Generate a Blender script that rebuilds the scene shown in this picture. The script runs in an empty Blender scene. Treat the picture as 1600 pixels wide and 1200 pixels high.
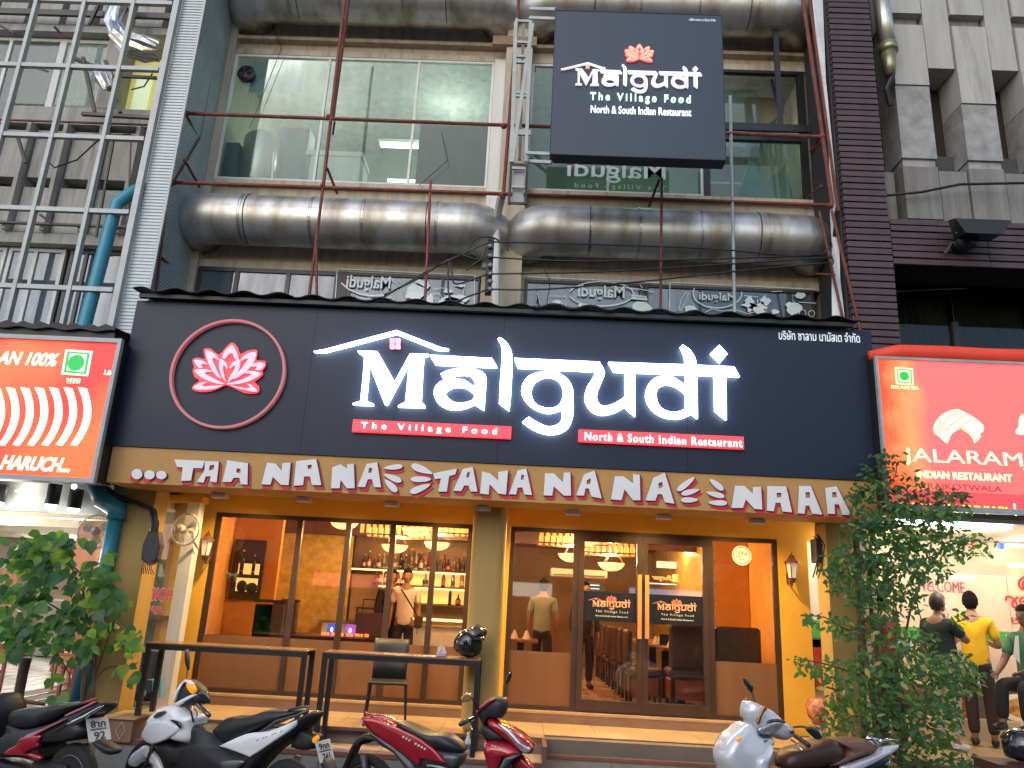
import bpy, bmesh, math, random
from math import sin, cos, pi, radians, sqrt, atan2, tan
from mathutils import Vector, Matrix, Euler
random.seed(7)
R = random.Random(11)
scene = bpy.context.scene
COL = scene.collection

# ---------------------------------------------------------------- camera
EYE = Vector((0, 0, 1.85))
_p, _y, _r = radians(15.96), radians(-1.5585), radians(2.938)
_f = Vector((sin(_y)*cos(_p), cos(_y)*cos(_p), sin(_p)))
_rt = Vector((cos(_y), -sin(_y), 0)); _up = _rt.cross(_f)
RT = _rt*cos(_r) + _up*sin(_r); UP = -_rt*sin(_r) + _up*cos(_r); FW = _f
cam_data = bpy.data.cameras.new('camera')
cam = bpy.data.objects.new('camera', cam_data); COL.objects.link(cam)
mw = Matrix((RT, UP, -FW)).transposed().to_4x4(); mw.translation = EYE
cam.matrix_world = mw
cam_data.sensor_width = 36; cam_data.lens = 1202/1600*36
cam_data.clip_end = 500; cam_data.clip_start = .05
scene.camera = cam

# ---------------------------------------------------------------- sky, sun, exposure
world = bpy.data.worlds.new('World'); scene.world = world; world.use_nodes = True
wn = world.node_tree; bg = wn.nodes['Background']
sky = wn.nodes.new('ShaderNodeTexSky'); sky.sky_type = 'NISHITA'; sky.sun_disc = False
SUN_EL, SUN_ROT = radians(34), radians(205)
sky.sun_elevation = SUN_EL; sky.sun_rotation = SUN_ROT
sky.air_density = 1.0; sky.dust_density = 1.2
wn.links.new(sky.outputs[0], bg.inputs[0]); bg.inputs[1].default_value = 0.15
sun_d = bpy.data.lights.new('sun', 'SUN'); sun_d.energy = .55; sun_d.angle = radians(70); sun_d.color = (1, .97, .93)
sun = bpy.data.objects.new('sun', sun_d); COL.objects.link(sun)
_sd = Vector((sin(SUN_ROT)*cos(SUN_EL), cos(SUN_ROT)*cos(SUN_EL), sin(SUN_EL)))
sun.rotation_euler = _sd.to_track_quat('Z', 'Y').to_euler()
scene.view_settings.view_transform = 'Standard'; scene.view_settings.look = 'None'
scene.view_settings.exposure = 0.54; scene.view_settings.gamma = 1
scene.render.engine = 'CYCLES'
scene.cycles.max_bounces = 8; scene.cycles.transparent_max_bounces = 16
scene.cycles.use_denoising = True
scene.cycles.sample_clamp_indirect = 6

def at(x, y, Y):
    """point of the place seen at photo pixel (x, y) on the vertical plane at distance Y"""
    d = RT*(x-800) - UP*(y-600) + FW*1202
    return EYE + d*(Y/d.y)

# ---------------------------------------------------------------- materials
def nod(nt, t, **kw):
    n = nt.nodes.new(t)
    for k, v in kw.items(): setattr(n, k, v)
    return n
MATS = {}
def M(name, col, rough=.6, metal=0., var=.18, scale=3., bump=0., bscale=40., streak=False, emit=None, es=0., spec=.5, coat=0., dirt=0., dirtcol=(.05,.045,.04), trans=0., sheen=0.):
    if name in MATS: return MATS[name]
    m = bpy.data.materials.new(name); m.use_nodes = True; nt = m.node_tree; L = nt.links.new
    b = nt.nodes['Principled BSDF']
    b.inputs['Roughness'].default_value = rough; b.inputs['Metallic'].default_value = metal
    b.inputs['Specular IOR Level'].default_value = spec
    b.inputs['Coat Weight'].default_value = coat; b.inputs['Coat Roughness'].default_value = .08
    b.inputs['Transmission Weight'].default_value = trans
    tc = nod(nt, 'ShaderNodeTexCoord'); mp = nod(nt, 'ShaderNodeMapping')
    L(tc.outputs['Object'], mp.inputs[0])
    if streak: mp.inputs['Scale'].default_value = (3.2, 3.2, .35)
    nz = nod(nt, 'ShaderNodeTexNoise'); nz.inputs['Scale'].default_value = scale; nz.inputs['Detail'].default_value = 6; nz.inputs['Roughness'].default_value = .62
    L(mp.outputs[0], nz.inputs['Vector'])
    mr = nod(nt, 'ShaderNodeMapRange'); mr.inputs[1].default_value = .3; mr.inputs[2].default_value = .7
    mr.inputs[3].default_value = 1-var; mr.inputs[4].default_value = 1+var*.6
    L(nz.outputs['Fac'], mr.inputs[0])
    mx = nod(nt, 'ShaderNodeMix', data_type='RGBA', blend_type='MULTIPLY'); mx.inputs['Factor'].default_value = 1
    mx.inputs['A'].default_value = (*col, 1); L(mr.outputs[0], mx.inputs['B'])
    out = mx.outputs['Result']
    if dirt:
        n2 = nod(nt, 'ShaderNodeTexNoise'); n2.inputs['Scale'].default_value = scale*.6+.7; n2.inputs['Detail'].default_value = 9; n2.inputs['Roughness'].default_value = .7
        L(mp.outputs[0], n2.inputs['Vector'])
        r2 = nod(nt, 'ShaderNodeMapRange'); r2.inputs[1].default_value = .5; r2.inputs[2].default_value = .72; r2.inputs[3].default_value = 0; r2.inputs[4].default_value = dirt
        L(n2.outputs['Fac'], r2.inputs[0])
        m2 = nod(nt, 'ShaderNodeMix', data_type='RGBA'); L(r2.outputs[0], m2.inputs['Factor']); L(out, m2.inputs['A']); m2.inputs['B'].default_value = (*dirtcol, 1)
        out = m2.outputs['Result']
    L(out, b.inputs['Base Color'])
    rr = nod(nt, 'ShaderNodeMapRange'); rr.inputs[3].default_value = max(0, rough-.08); rr.inputs[4].default_value = min(1, rough+.1)
    L(nz.outputs['Fac'], rr.inputs[0]); L(rr.outputs[0], b.inputs['Roughness'])
    if bump:
        n3 = nod(nt, 'ShaderNodeTexNoise'); n3.inputs['Scale'].default_value = bscale; n3.inputs['Detail'].default_value = 4
        L(tc.outputs['Object'], n3.inputs['Vector'])
        bp = nod(nt, 'ShaderNodeBump'); bp.inputs['Strength'].default_value = bump; bp.inputs['Distance'].default_value = .01
        L(n3.outputs['Fac'], bp.inputs['Height']); L(bp.outputs[0], b.inputs['Normal'])
    if emit:
        b.inputs['Emission Color'].default_value = (*emit, 1); b.inputs['Emission Strength'].default_value = es
    MATS[name] = m; return m
def E(name, col, s):
    return M(name, tuple(min(.8, c*.8) for c in col), .5, var=.02, emit=col, es=s)
def glass(name, tint=(1,1,1), refl=1.0, frost=0., base=None, alpha=0., rough=.02):
    """thin pane: see-through with mirror reflection; alpha = share of a film or dust layer on it"""
    m = bpy.data.materials.new(name); m.use_nodes = True; nt = m.node_tree; L = nt.links.new
    nt.nodes.remove(nt.nodes['Principled BSDF']); o = nt.nodes['Material Output']
    tr = nod(nt, 'ShaderNodeBsdfTransparent'); tr.inputs[0].default_value = (*tint, 1)
    gl = nod(nt, 'ShaderNodeBsdfGlossy'); gl.inputs['Roughness'].default_value = rough; gl.inputs[0].default_value = (.95, .97, 1, 1)
    fr = nod(nt, 'ShaderNodeFresnel'); fr.inputs[0].default_value = 1.52
    mu = nod(nt, 'ShaderNodeMath', operation='MULTIPLY'); mu.inputs[1].default_value = refl; mu.use_clamp = True; L(fr.outputs[0], mu.inputs[0])
    m1 = nod(nt, 'ShaderNodeMixShader'); L(mu.outputs[0], m1.inputs[0]); L(tr.outputs[0], m1.inputs[1]); L(gl.outputs[0], m1.inputs[2])
    last = m1
    if alpha:
        df = nod(nt, 'ShaderNodeBsdfDiffuse'); df.inputs[0].default_value = (*(base or (.5,.55,.52)), 1)
        tc = nod(nt, 'ShaderNodeTexCoord'); mp = nod(nt, 'ShaderNodeMapping'); mp.inputs['Scale'].default_value = (2.5, 2.5, .5)
        nz = nod(nt, 'ShaderNodeTexNoise'); nz.inputs['Scale'].default_value = 2.2; nz.inputs['Detail'].default_value = 7
        L(tc.outputs['Object'], mp.inputs[0]); L(mp.outputs[0], nz.inputs['Vector'])
        mr = nod(nt, 'ShaderNodeMapRange'); mr.inputs[1].default_value = .3; mr.inputs[2].default_value = .75
        mr.inputs[3].default_value = alpha*(.45 if alpha < .7 else .95); mr.inputs[4].default_value = min(1, alpha*1.5); L(nz.outputs['Fac'], mr.inputs[0])
        m2 = nod(nt, 'ShaderNodeMixShader'); L(mr.outputs[0], m2.inputs[0]); L(m1.outputs[0], m2.inputs[1]); L(df.outputs[0], m2.inputs[2]); last = m2
    L(last.outputs[0], o.inputs[0]); MATS[name] = m; return m

# ---------------------------------------------------------------- objects
ORD = 'first second third fourth fifth sixth seventh eighth ninth tenth eleventh twelfth thirteenth fourteenth fifteenth sixteenth seventeenth eighteenth nineteenth twentieth twenty-first twenty-second'.split()
def tag(o, label=None, cat=None, group=None, kind=None):
    if label: o['label'] = label
    if cat: o['category'] = cat
    if group: o['group'] = group
    if kind: o['kind'] = kind
    return o
def empty(name, loc=(0,0,0), label=None, cat=None, group=None, rz=0, kind=None):
    o = bpy.data.objects.new(name, None); COL.objects.link(o); o.location = loc; o.rotation_euler = (0, 0, rz)
    o.empty_display_size = .1
    return tag(o, label, cat, group, kind)
def wloc(o):
    v = Vector((0, 0, 0))
    while o: v = v + o.location; o = o.parent
    return v
def link_mesh(name, me, m, parent=None, smooth=False, world=True, loc=None):
    o = bpy.data.objects.new(name, me); COL.objects.link(o)
    me.materials.clear()
    for mm in (m if isinstance(m, (list, tuple)) else [m]): me.materials.append(mm)
    if smooth: me.shade_smooth()
    if parent:
        if world: me.transform(Matrix.Translation(-wloc(parent)))
        o.parent = parent
    if loc is not None: o.location = loc
    return o
def copy_tree(o, parent=None):
    c = o.copy(); COL.objects.link(c)
    if parent: c.parent = parent
    for ch in list(o.children): copy_tree(ch, c)
    return c
class MB:
    def __init__(s): s.v = []; s.f = []; s.mi = []; s.cur = 0
    def add(s, vs, fs):
        n = len(s.v); s.v += [tuple(v) for v in vs]; s.f += [tuple(i+n for i in f) for f in fs]; s.mi += [s.cur]*len(fs); return s
    def box(s, x0, x1, y0, y1, z0, z1):
        if x0 > x1: x0, x1 = x1, x0
        if y0 > y1: y0, y1 = y1, y0
        if z0 > z1: z0, z1 = z1, z0
        return s.add([(x0,y0,z0),(x1,y0,z0),(x1,y1,z0),(x0,y1,z0),(x0,y0,z1),(x1,y0,z1),(x1,y1,z1),(x0,y1,z1)],
                     [(0,3,2,1),(4,5,6,7),(0,1,5,4),(1,2,6,5),(2,3,7,6),(3,0,4,7)])
    def cbox(s, x0, x1, y0, y1, z0, z1, b=.004):
        """box with chamfered vertical+horizontal front edges"""
        n = len(s.v)
        bm = bmesh.new(); bmesh.ops.create_cube(bm, size=1)
        bmesh.ops.scale(bm, vec=(abs(x1-x0), abs(y1-y0), abs(z1-z0)), verts=bm.verts)
        bmesh.ops.translate(bm, vec=((x0+x1)/2, (y0+y1)/2, (z0+z1)/2), verts=bm.verts)
        bmesh.ops.bevel(bm, geom=bm.edges[:], offset=b, segments=1, affect='EDGES')
        bm.verts.index_update(); s.add([v.co[:] for v in bm.verts], [[v.index for v in f.verts] for f in bm.faces]); bm.free(); return s
    def tube(s, pts, r, n=8, cap=True, ell=None):
        pts = [Vector(p) for p in pts]; rs = r if isinstance(r, (list, tuple)) else [r]*len(pts)
        rings = []; prev = None
        for i, p in enumerate(pts):
            t = (pts[min(i+1, len(pts)-1)] - pts[max(i-1, 0)])
            if t.length < 1e-9: t = Vector((0,0,1))
            t.normalize()
            if prev is None:
                a = Vector((0,0,1)) if abs(t.z) < .9 else Vector((0,1,0)); u = t.cross(a).normalized()
            else:
                u = prev - t*prev.dot(t)
                u = u.normalized() if u.length > 1e-6 else t.orthogonal().normalized()
            prev = u; w = t.cross(u)
            rings.append([p + (u*cos(2*pi*k/n+pi/n) + w*sin(2*pi*k/n+pi/n))*rs[i] for k in range(n)])
        vs = [v for rg in rings for v in rg]; fs = []
        for i in range(len(pts)-1):
            for k in range(n): fs.append((i*n+k, i*n+(k+1) % n, (i+1)*n+(k+1) % n, (i+1)*n+k))
        if cap: fs += [tuple(range(n-1, -1, -1)), tuple((len(pts)-1)*n+k for k in range(n))]
        return s.add(vs, fs)
    def bar(s, a, b, w, d=None):
        """square bar from a to b"""
        return s.tube([a, b], (w/2)*1.4142, n=4)
    def lathe(s, prof, c=(0,0,0), n=16, axis='z'):
        vs = []; fs = []
        for r, z in prof:
            for k in range(n):
                a = 2*pi*k/n
                p = (r*cos(a), r*sin(a), z)
                if axis == 'y': p = (p[0], -p[2], p[1])
                if axis == 'x': p = (p[2], p[0], p[1])
                vs.append((c[0]+p[0], c[1]+p[1], c[2]+p[2]))
        for i in range(len(prof)-1):
            for k in range(n): fs.append((i*n+k, i*n+(k+1) % n, (i+1)*n+(k+1) % n, (i+1)*n+k))
        fs.append(tuple(range(n-1, -1, -1))); fs.append(tuple((len(prof)-1)*n+k for k in range(n)))
        return s.add(vs, fs)
    def ball(s, c, r, n=12, m=8):
        rx, ry, rz = r if isinstance(r, (list, tuple)) else (r, r, r)
        vs = [(c[0], c[1], c[2]-rz)]; fs = []
        for j in range(1, m):
            t = pi*j/m
            for k in range(n):
                a = 2*pi*k/n; vs.append((c[0]+rx*sin(t)*cos(a), c[1]+ry*sin(t)*sin(a), c[2]-rz*cos(t)))
        vs.append((c[0], c[1], c[2]+rz)); e = len(vs)-1
        for k in range(n):
            fs.append((0, 1+(k+1) % n, 1+k)); fs.append((e, 1+(m-2)*n+k, 1+(m-2)*n+(k+1) % n))
            for j in range(m-2): fs.append((1+j*n+k, 1+j*n+(k+1) % n, 1+(j+1)*n+(k+1) % n, 1+(j+1)*n+k))
        return s.add(vs, fs)
    def quad(s, a, b, c, d): return s.add([a, b, c, d], [(0, 1, 2, 3)])
    def prism(s, poly, y0, y1):
        """polygon in x,z swept from y0 to y1"""
        n = len(poly)
        vs = [(x, y0, z) for x, z in poly] + [(x, y1, z) for x, z in poly]
        fs = [tuple(range(n)), tuple(range(2*n-1, n-1, -1))] + [(i, (i+1) % n + 0, (i+1) % n + n, i+n)[::-1] for i in range(n)]
        return s.add(vs, fs)
    def mesh(s, name='m'):
        me = bpy.data.meshes.new(name); me.from_pydata(s.v, [], s.f)
        if any(s.mi): me.polygons.foreach_set('material_index', s.mi)
        me.update(); return me
    def build(s, name, m, parent=None, smooth=False, world=True, loc=None, fixn=True):
        me = s.mesh(name)
        if fixn:
            bm = bmesh.new(); bm.from_mesh(me); bmesh.ops.recalc_face_normals(bm, faces=bm.faces); bm.to_mesh(me); bm.free()
        o = link_mesh(name, me, m, parent, smooth, world, loc)
        return o
def B(name, box, m, parent=None, **kw): return MB().box(*box).build(name, m, parent, fixn=False, **kw)
def bevel(o, w=.01, seg=2):
    md = o.modifiers.new('bevel', 'BEVEL'); md.width = w; md.segments = seg; md.limit_method = 'ANGLE'; md.angle_limit = radians(35)
    return o
_dg = None
def to_mesh(ob):
    COL.objects.link(ob); dg = bpy.context.evaluated_depsgraph_get(); dg.update()
    me = bpy.data.meshes.new_from_object(ob.evaluated_get(dg)); bpy.data.objects.remove(ob); return me
TOFRONT = Matrix.Rotation(pi/2, 4, 'X')            # curve plane xy -> facade plane xz, facing the street
def smooth_pts(pts, n=4):
    """closed Catmull-Rom; a point given twice is a corner"""
    out = []; L = len(pts)
    for i in range(L):
        p0, p1, p2, p3 = pts[i-1], pts[i], pts[(i+1) % L], pts[(i+2) % L]
        if (p1[0]-p2[0])**2+(p1[1]-p2[1])**2 < 1e-12: continue
        for k in range(n):
            t = k/n
            out.append(tuple(.5*((2*p1[j]) + (-p0[j]+p2[j])*t + (2*p0[j]-5*p1[j]+4*p2[j]-p3[j])*t*t + (-p0[j]+3*p1[j]-3*p2[j]+p3[j])*t**3) for j in (0, 1)))
    return out
def shape(name, outlines, Y, depth, m, parent=None, world=True, kind=None, bev=0):
    """flat cut-out in the plane y=Y made of closed outlines (x,z); inner outlines are holes"""
    cu = bpy.data.curves.new(name, 'CURVE'); cu.dimensions = '2D'; cu.fill_mode = 'BOTH'; cu.extrude = depth/2
    for pts in outlines:
        sp = cu.splines.new('POLY'); sp.points.add(len(pts)-1)
        for q, (x, z) in zip(sp.points, pts): q.co = (x, z, 0, 1)
        sp.use_cyclic_u = True
    me = to_mesh(bpy.data.objects.new(name, cu)); me.transform(Matrix.Translation((0, Y, 0)) @ TOFRONT)
    o = link_mesh(name, me, m, parent, False, world)
    if kind: o['kind'] = kind
    return o
def text(name, body, x0, x1, z0, z1, Y, m, parent=None, ext=.004, bold=0., mirror=False, spacing=1., world=True, keep=False, shear=0., mat4=None):
    """lettering fitted to the rectangle x0..x1, z0..z1 in the plane y=Y"""
    cu = bpy.data.curves.new(name, 'FONT'); cu.body = body; cu.size = 1; cu.extrude = .001; cu.offset = bold; cu.space_character = spacing; cu.shear = shear
    cu.resolution_u = 4
    me = to_mesh(bpy.data.objects.new(name, cu))
    if not me.vertices: return None
    xs = [v.co.x for v in me.vertices]; ys = [v.co.y for v in me.vertices]
    a, b, c, d = min(xs), max(xs), min(ys), max(ys)
    sx = (x1-x0)/(b-a); sy = (z1-z0)/(d-c)
    if keep: sy = sx
    me.transform(Matrix.Translation((x0, z0, 0)) @ Matrix.Diagonal((sx, sy, ext/.002, 1)) @ Matrix.Translation((-a, -c, 0)))
    if mirror:
        me.transform(Matrix.Translation((x0+x1, 0, 0)) @ Matrix.Diagonal((-1, 1, 1, 1))); me.flip_normals()
    me.transform(mat4 if mat4 is not None else Matrix.Translation((0, Y, 0)) @ TOFRONT)
    return link_mesh(name, me, m, parent, False, world)
def ptext(name, body, px0, px1, pyt, pyb, Y, m, parent=None, **kw):
    """px0,px1 / pyt,pyb: the lettering's extent as measured on the photograph, taken to the wall plane Y"""
    ym, xm = (pyt+pyb)/2, (px0+px1)/2
    return text(name, body, at(px0, ym, Y).x, at(px1, ym, Y).x, at(xm, pyb, Y).z, at(xm, pyt, Y).z, Y, m, parent, **kw)
def XZ(pts, Y):
    return [(at(x, y, Y).x, at(x, y, Y).z) for x, y in pts]

# ---------------------------------------------------------------- shared materials
concrete = M('concrete', (.40,.39,.36), .85, var=.25, scale=2.2, bump=.35, bscale=45, streak=True, dirt=.55, dirtcol=(.07,.065,.055))
concrete_light = M('light_concrete', (.36,.35,.325), .85, var=.2, scale=2, bump=.3, bscale=50, streak=True, dirt=.4, dirtcol=(.12,.11,.1))
beige_wall = M('beige_render', (.50,.43,.33), .8, var=.2, scale=2.5, bump=.25, bscale=50, streak=True, dirt=.6, dirtcol=(.12,.1,.075))
white_paint = M('white_paint', (.66,.66,.64), .55, var=.1, dirt=.25, dirtcol=(.3,.28,.25), streak=True)
dark_metal = M('dark_metal', (.02,.021,.024), .4, .4, var=.2)
black_paint = M('black_paint', (.014,.014,.016), .35, var=.2)
rust = M('rusty_red_steel', (.17,.042,.028), .65, .2, var=.35, scale=9, bump=.3, bscale=60, dirt=.5, dirtcol=(.26,.15,.09))
alu = M('weathered_aluminium', (.36,.385,.385), .48, .2, var=.18, scale=5, dirt=.25, dirtcol=(.25,.24,.22))
steel = M('steel', (.45,.45,.45), .3, .9, var=.1)
yellow_wall = M('yellow_wall', (.68,.36,.03), .65, var=.1, scale=1.6, bump=.08, bscale=30, dirt=.12, dirtcol=(.3,.2,.06))
ochre_wall = M('ochre_column', (.42,.27,.075), .6, var=.14, scale=1.8, bump=.1, bscale=30, dirt=.25, dirtcol=(.2,.15,.07), streak=True)
brown_frame = M('brown_window_frame', (.055,.028,.018), .4, .2, var=.2)
# ================================================================ ground, road, steps, platforms
asphalt = M('asphalt', (.05,.05,.05), .85, var=.3, scale=6, bump=.6, bscale=120, dirt=.3, dirtcol=(.03,.03,.03))
o = B('road', (-60, 60, -50, 30, -.3, 0), asphalt); tag(o, 'grey asphalt road in front of the shops', kind='structure')
tile_floor = M('floor_tile', (.44,.30,.17), .32, var=.16, scale=2.2, dirt=.2, dirtcol=(.3,.2,.12))
tile_nose = M('step_nosing', (.17,.075,.055), .45, var=.15)
tile_grey = M('grey_riser_tile', (.21,.215,.2), .6, var=.2, scale=5, bump=.1, dirt=.25, dirtcol=(.12,.11,.1))
tile_pink = M('pinkish_tread', (.40,.28,.21), .5, var=.15, dirt=.2, dirtcol=(.25,.2,.16))
mortar = M('mortar', (.16,.13,.1), .9)
PZ = .48
def tiles(parent, x0, x1, y0, y1, z, m, sx=.6, sy=.6, t=.012, gap=.005, name='tile'):
    nx = max(1, round((x1-x0)/sx)); ny = max(1, round((y1-y0)/sy)); dx = (x1-x0)/nx; dy = (y1-y0)/ny
    for i in range(nx):
        for j in range(ny):
            B(name, (x0+i*dx+gap/2, x0+(i+1)*dx-gap/2, y0+j*dy+gap/2, y0+(j+1)*dy-gap/2, z, z+t+R.uniform(-.001, .001)), m, parent)
def vtiles(parent, x0, x1, y, z0, z1, m, sx=.6, t=.012, gap=.009, name='tile'):
    nx = max(1, round((x1-x0)/sx)); dx = (x1-x0)/nx
    for i in range(nx):
        B(name, (x0+i*dx+gap/2, x0+(i+1)*dx-gap/2, y-t+R.uniform(-.001, .001), y, z0+gap/2, z1-gap/2), m, parent)
plat = B('platform', (-4.3, 4.3, 9.08, 10.16, 0, PZ-.012), mortar); tag(plat, 'raised tiled platform along the yellow restaurant front', kind='structure')
tiles(plat, -4.3, .3, 9.06, 10.16, PZ-.012, tile_floor, .6, .55)
tiles(plat, .3, 3.85, 9.27, 10.16, PZ-.012, tile_floor, .6, .45)
tiles(plat, 3.85, 4.3, 9.06, 10.16, PZ-.012, tile_floor, .6, .55)
steps = empty('entrance_steps', (0, 9, 0), kind='structure'); steps['label'] = 'tiled steps up to the restaurant platform'
lower = B('step_base', (-4.3, .3, 8.56, 9.06, 0, .308), mortar, steps)
B('riser', (-4.3, .3, 9.045, 9.058, .32, PZ-.04), M('taupe_riser', (.2,.15,.12), .5, var=.2, dirt=.3), steps)
B('nosing', (-4.3, .3, 9.03, 9.058, PZ-.04, PZ), tile_nose, steps)
tiles(steps, -4.3, .3, 8.56, 9.04, .308, tile_pink, .6, .5)
B('nosing', (-4.3, .3, 8.53, 8.558, .28, .32), tile_nose, steps)
vtiles(steps, -4.3, .3, 8.556, .02, .279, tile_grey, .6)
B('step_base', (.3, 3.85, 9.05, 9.25, 0, .308), mortar, steps)
vtiles(steps, .32, 3.85, 9.264, .32, PZ-.03, tile_grey, .75)
B('nosing', (.3, 3.85, 9.235, 9.268, PZ-.03, PZ), tile_nose, steps)
tiles(steps, .3, 3.85, 9.05, 9.236, .308, tile_pink, .6, .2)
B('nosing', (.3, 3.85, 9.02, 9.048, .285, .32), tile_nose, steps)
vtiles(steps, .32, 3.85, 9.048, .16, .284, tile_grey, .75)
B('step_base', (.3, 3.85, 8.75, 9.03, 0, .148), mortar, steps)
tiles(steps, .3, 3.85, 8.75, 9.02, .148, tile_pink, .6, .3)
B('stringer', (.27, .31, 8.5, 9.27, 0, PZ), tile_nose, steps)
B('stringer', (3.84, 3.88, 8.5, 9.27, 0, PZ), tile_nose, steps)
# neighbour floors
lfloor = B('left_shop_floor', (-12.5, -4.32, 9.0, 18.9, 0, PZ-.012), mortar); tag(lfloor, 'white tiled floor of the shop on the left', kind='structure')
white_tile = M('white_floor_tile', (.55,.55,.52), .22, var=.1, scale=3); grey_tile = M('grey_floor_strip', (.2,.2,.19), .3)
n = 0
for i in range(24):
    for j in range(22):
        x = -11.2+i*.29; y = 9.02+j*.3
        if x < -9.3 and y < 12: continue
        if n < 300: B('tile', (x+.002, x+.25, y+.002, y+.297, PZ-.012, PZ), white_tile if (i+j) % 3 else grey_tile, lfloor); n += 1
mb = MB()
for i in range(24):
    mb.box(-11.2+i*.29+.252, -11.2+i*.29+.288, 9.02, 15.6, PZ-.012, PZ-.003)
mb.build('tile_strip', grey_tile, lfloor)
rfloor = B('right_shop_floor', (4.32, 12, 8.75, 10.9, 0, PZ-.012), mortar); tag(rfloor, 'brown tiled walkway in front of the shop on the right', kind='structure')
tiles(rfloor, 4.32, 8.2, 8.76, 10.9, PZ-.012, M('tan_floor_tile', (.36,.25,.14), .4, var=.15), .6, .54)
vtiles(rfloor, 4.32, 8.2, 8.746, .05, PZ-.01, M('brown_riser', (.2,.08,.05), .5, var=.25), .6)

# ================================================================ the restaurant building
bld = empty('shophouse', (-.4, 10.3, 0), 'beige concrete shophouse of the restaurant with ducts and green glass windows above the sign', 'building')
XL, XR = -5.05, 4.05            # party walls
YF = 10.3
zw3b, zw3t = 7.80, 10.03; zw2t = 6.36
# floors' solid masses
MB().box(XL-.02, XR+.4, YF+.02, YF+.25, 6.42, 7.78).box(XL-.02, XR+.4, YF+.02, YF+.25, 10.12, 13).build('spandrel_wall', beige_wall, bld)
MB().box(XL, XR+.3, YF-.06, YF+.018, 10.04, 10.14).box(XL, XR+.3, YF-.10, YF+.018, 10.30, 10.36).build('window_hood', beige_wall, bld)
MB().box(XL, XR+.3, YF-.05, YF+.018, 6.36, 6.48).build('lintel', beige_wall, bld)
MB().box(XL, XR+.3, YF-.08, YF+.018, 7.72, 7.80).build('window_sill', beige_wall, bld)
xa, xb = at(776,98,YF).x+.0, at(832,100,YF).x
B('column', (-.62, -.22, YF-.3, YF+.3, 3.2, 13), beige_wall, bld)
B('pilaster', (-.80, -.621, YF-.12, YF+.1, 6.5, 10.04), white_paint, bld)
MB().box(XL-.5, XL, YF-.95, YF+3.4, 3.1, 13).build('party_wall', beige_wall, bld)
MB().box(XR+.02, XR+.4, YF-.1, YF+3.4, 3.1, 13).build('party_wall', beige_wall, bld)
MB().box(XL+.0, XL+.12, YF-.12, YF+.02, 3.2, 13).build('corner_pier', beige_wall, bld)
B('column_cap', (-.84, -.16, YF-.34, YF-.301, 10.14, 10.3), M('stained_cap', (.28,.2,.13), .8, var=.3), bld)
# slabs and rear rooms
B('floor_slab', (XL, XR+.3, YF+.25, 14, 7.62, 7.76), concrete, bld)
B('floor_slab', (XL, XR+.3, YF+.25, 14, 10.2, 10.3), concrete, bld)
B('floor_slab', (XL, XR+.3, YF-1.2, 14, 3.62, 3.72), concrete, bld)
green_wall = M('green_room_wall', (.20,.27,.22), .8, var=.2, scale=1.2)
B('room_wall', (XL, XR+.3, 13.2, 13.3, 3.7, 10.3), green_wall, bld)
B('room_partition', (-.5, -.4, YF+.3, 13.2, 7.76, 10.2), green_wall, bld)
def pbox(mb, x0, x1, y0, y1, Y, d=.04):
    a = at(x0, (y0+y1)/2, Y); b = at(x1, (y0+y1)/2, Y); return mb.box(a.x, b.x, Y, Y+d, at((x0+x1)/2, y1, Y).z, at((x0+x1)/2, y0, Y).z)
pbox(MB(), 652, 768, 196, 300, 10.45).build('room_panel', M('brown_board', (.13,.085,.075), .7, var=.2), bld)
# third-floor glazing
dirty_green = glass('dirty_green_glass', (.80,.88,.85), .45, alpha=.1, base=(.27,.35,.32))
dirty_green2 = glass('clear_green_glass', (.70,.84,.78), .6, alpha=.1, base=(.30,.38,.35))
blue_glass = glass('blue_grey_glass', (.45,.52,.56), 3.0, alpha=.4, base=(.16,.20,.23))
def window(parent, x0, x1, z0, z1, Y, fm, gm, mull=(), fw=.05, fd=.06, rows=(), name='window'):
    f = MB()
    f.box(x0, x1, Y-fd, Y, z1-fw, z1).box(x0, x1, Y-fd, Y, z0, z0+fw)
    f.box(x0, x0+fw, Y-fd, Y, z0+fw, z1-fw).box(x1-fw, x1, Y-fd, Y, z0+fw, z1-fw)
    for m in mull: f.box(m-fw/2, m+fw/2, Y-fd+.003, Y-.003, z0+fw, z1-fw)
    for r in rows: f.box(x0+fw, x1-fw, Y-fd+.006, Y-.006, r-fw/2, r+fw/2)
    w = f.build(name, fm, parent)
    ed = [x0+fw] + [m for m in mull] + [x1-fw]
    for a, b in zip(ed[:-1], ed[1:]):
        zz = [z0+fw] + list(rows) + [z1-fw]
        for c, d in zip(zz[:-1], zz[1:]):
            B('pane', (a+fw/2*(a != ed[0]), b-fw/2*(b != ed[-1]), Y-fd/2-.004, Y-fd/2, c+fw/2*(c != zz[0]), d-fw/2*(d != zz[-1])), gm, w)
    return w
window(bld, XL+.12, -.81, zw3b, zw3t, YF, white_paint, dirty_green, mull=(-3.42, -2.0), fw=.035)
window(bld, -.215, 2.42, zw3b, zw3t, YF, white_paint, dirty_green2, mull=(1.0,), fw=.035)
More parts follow.
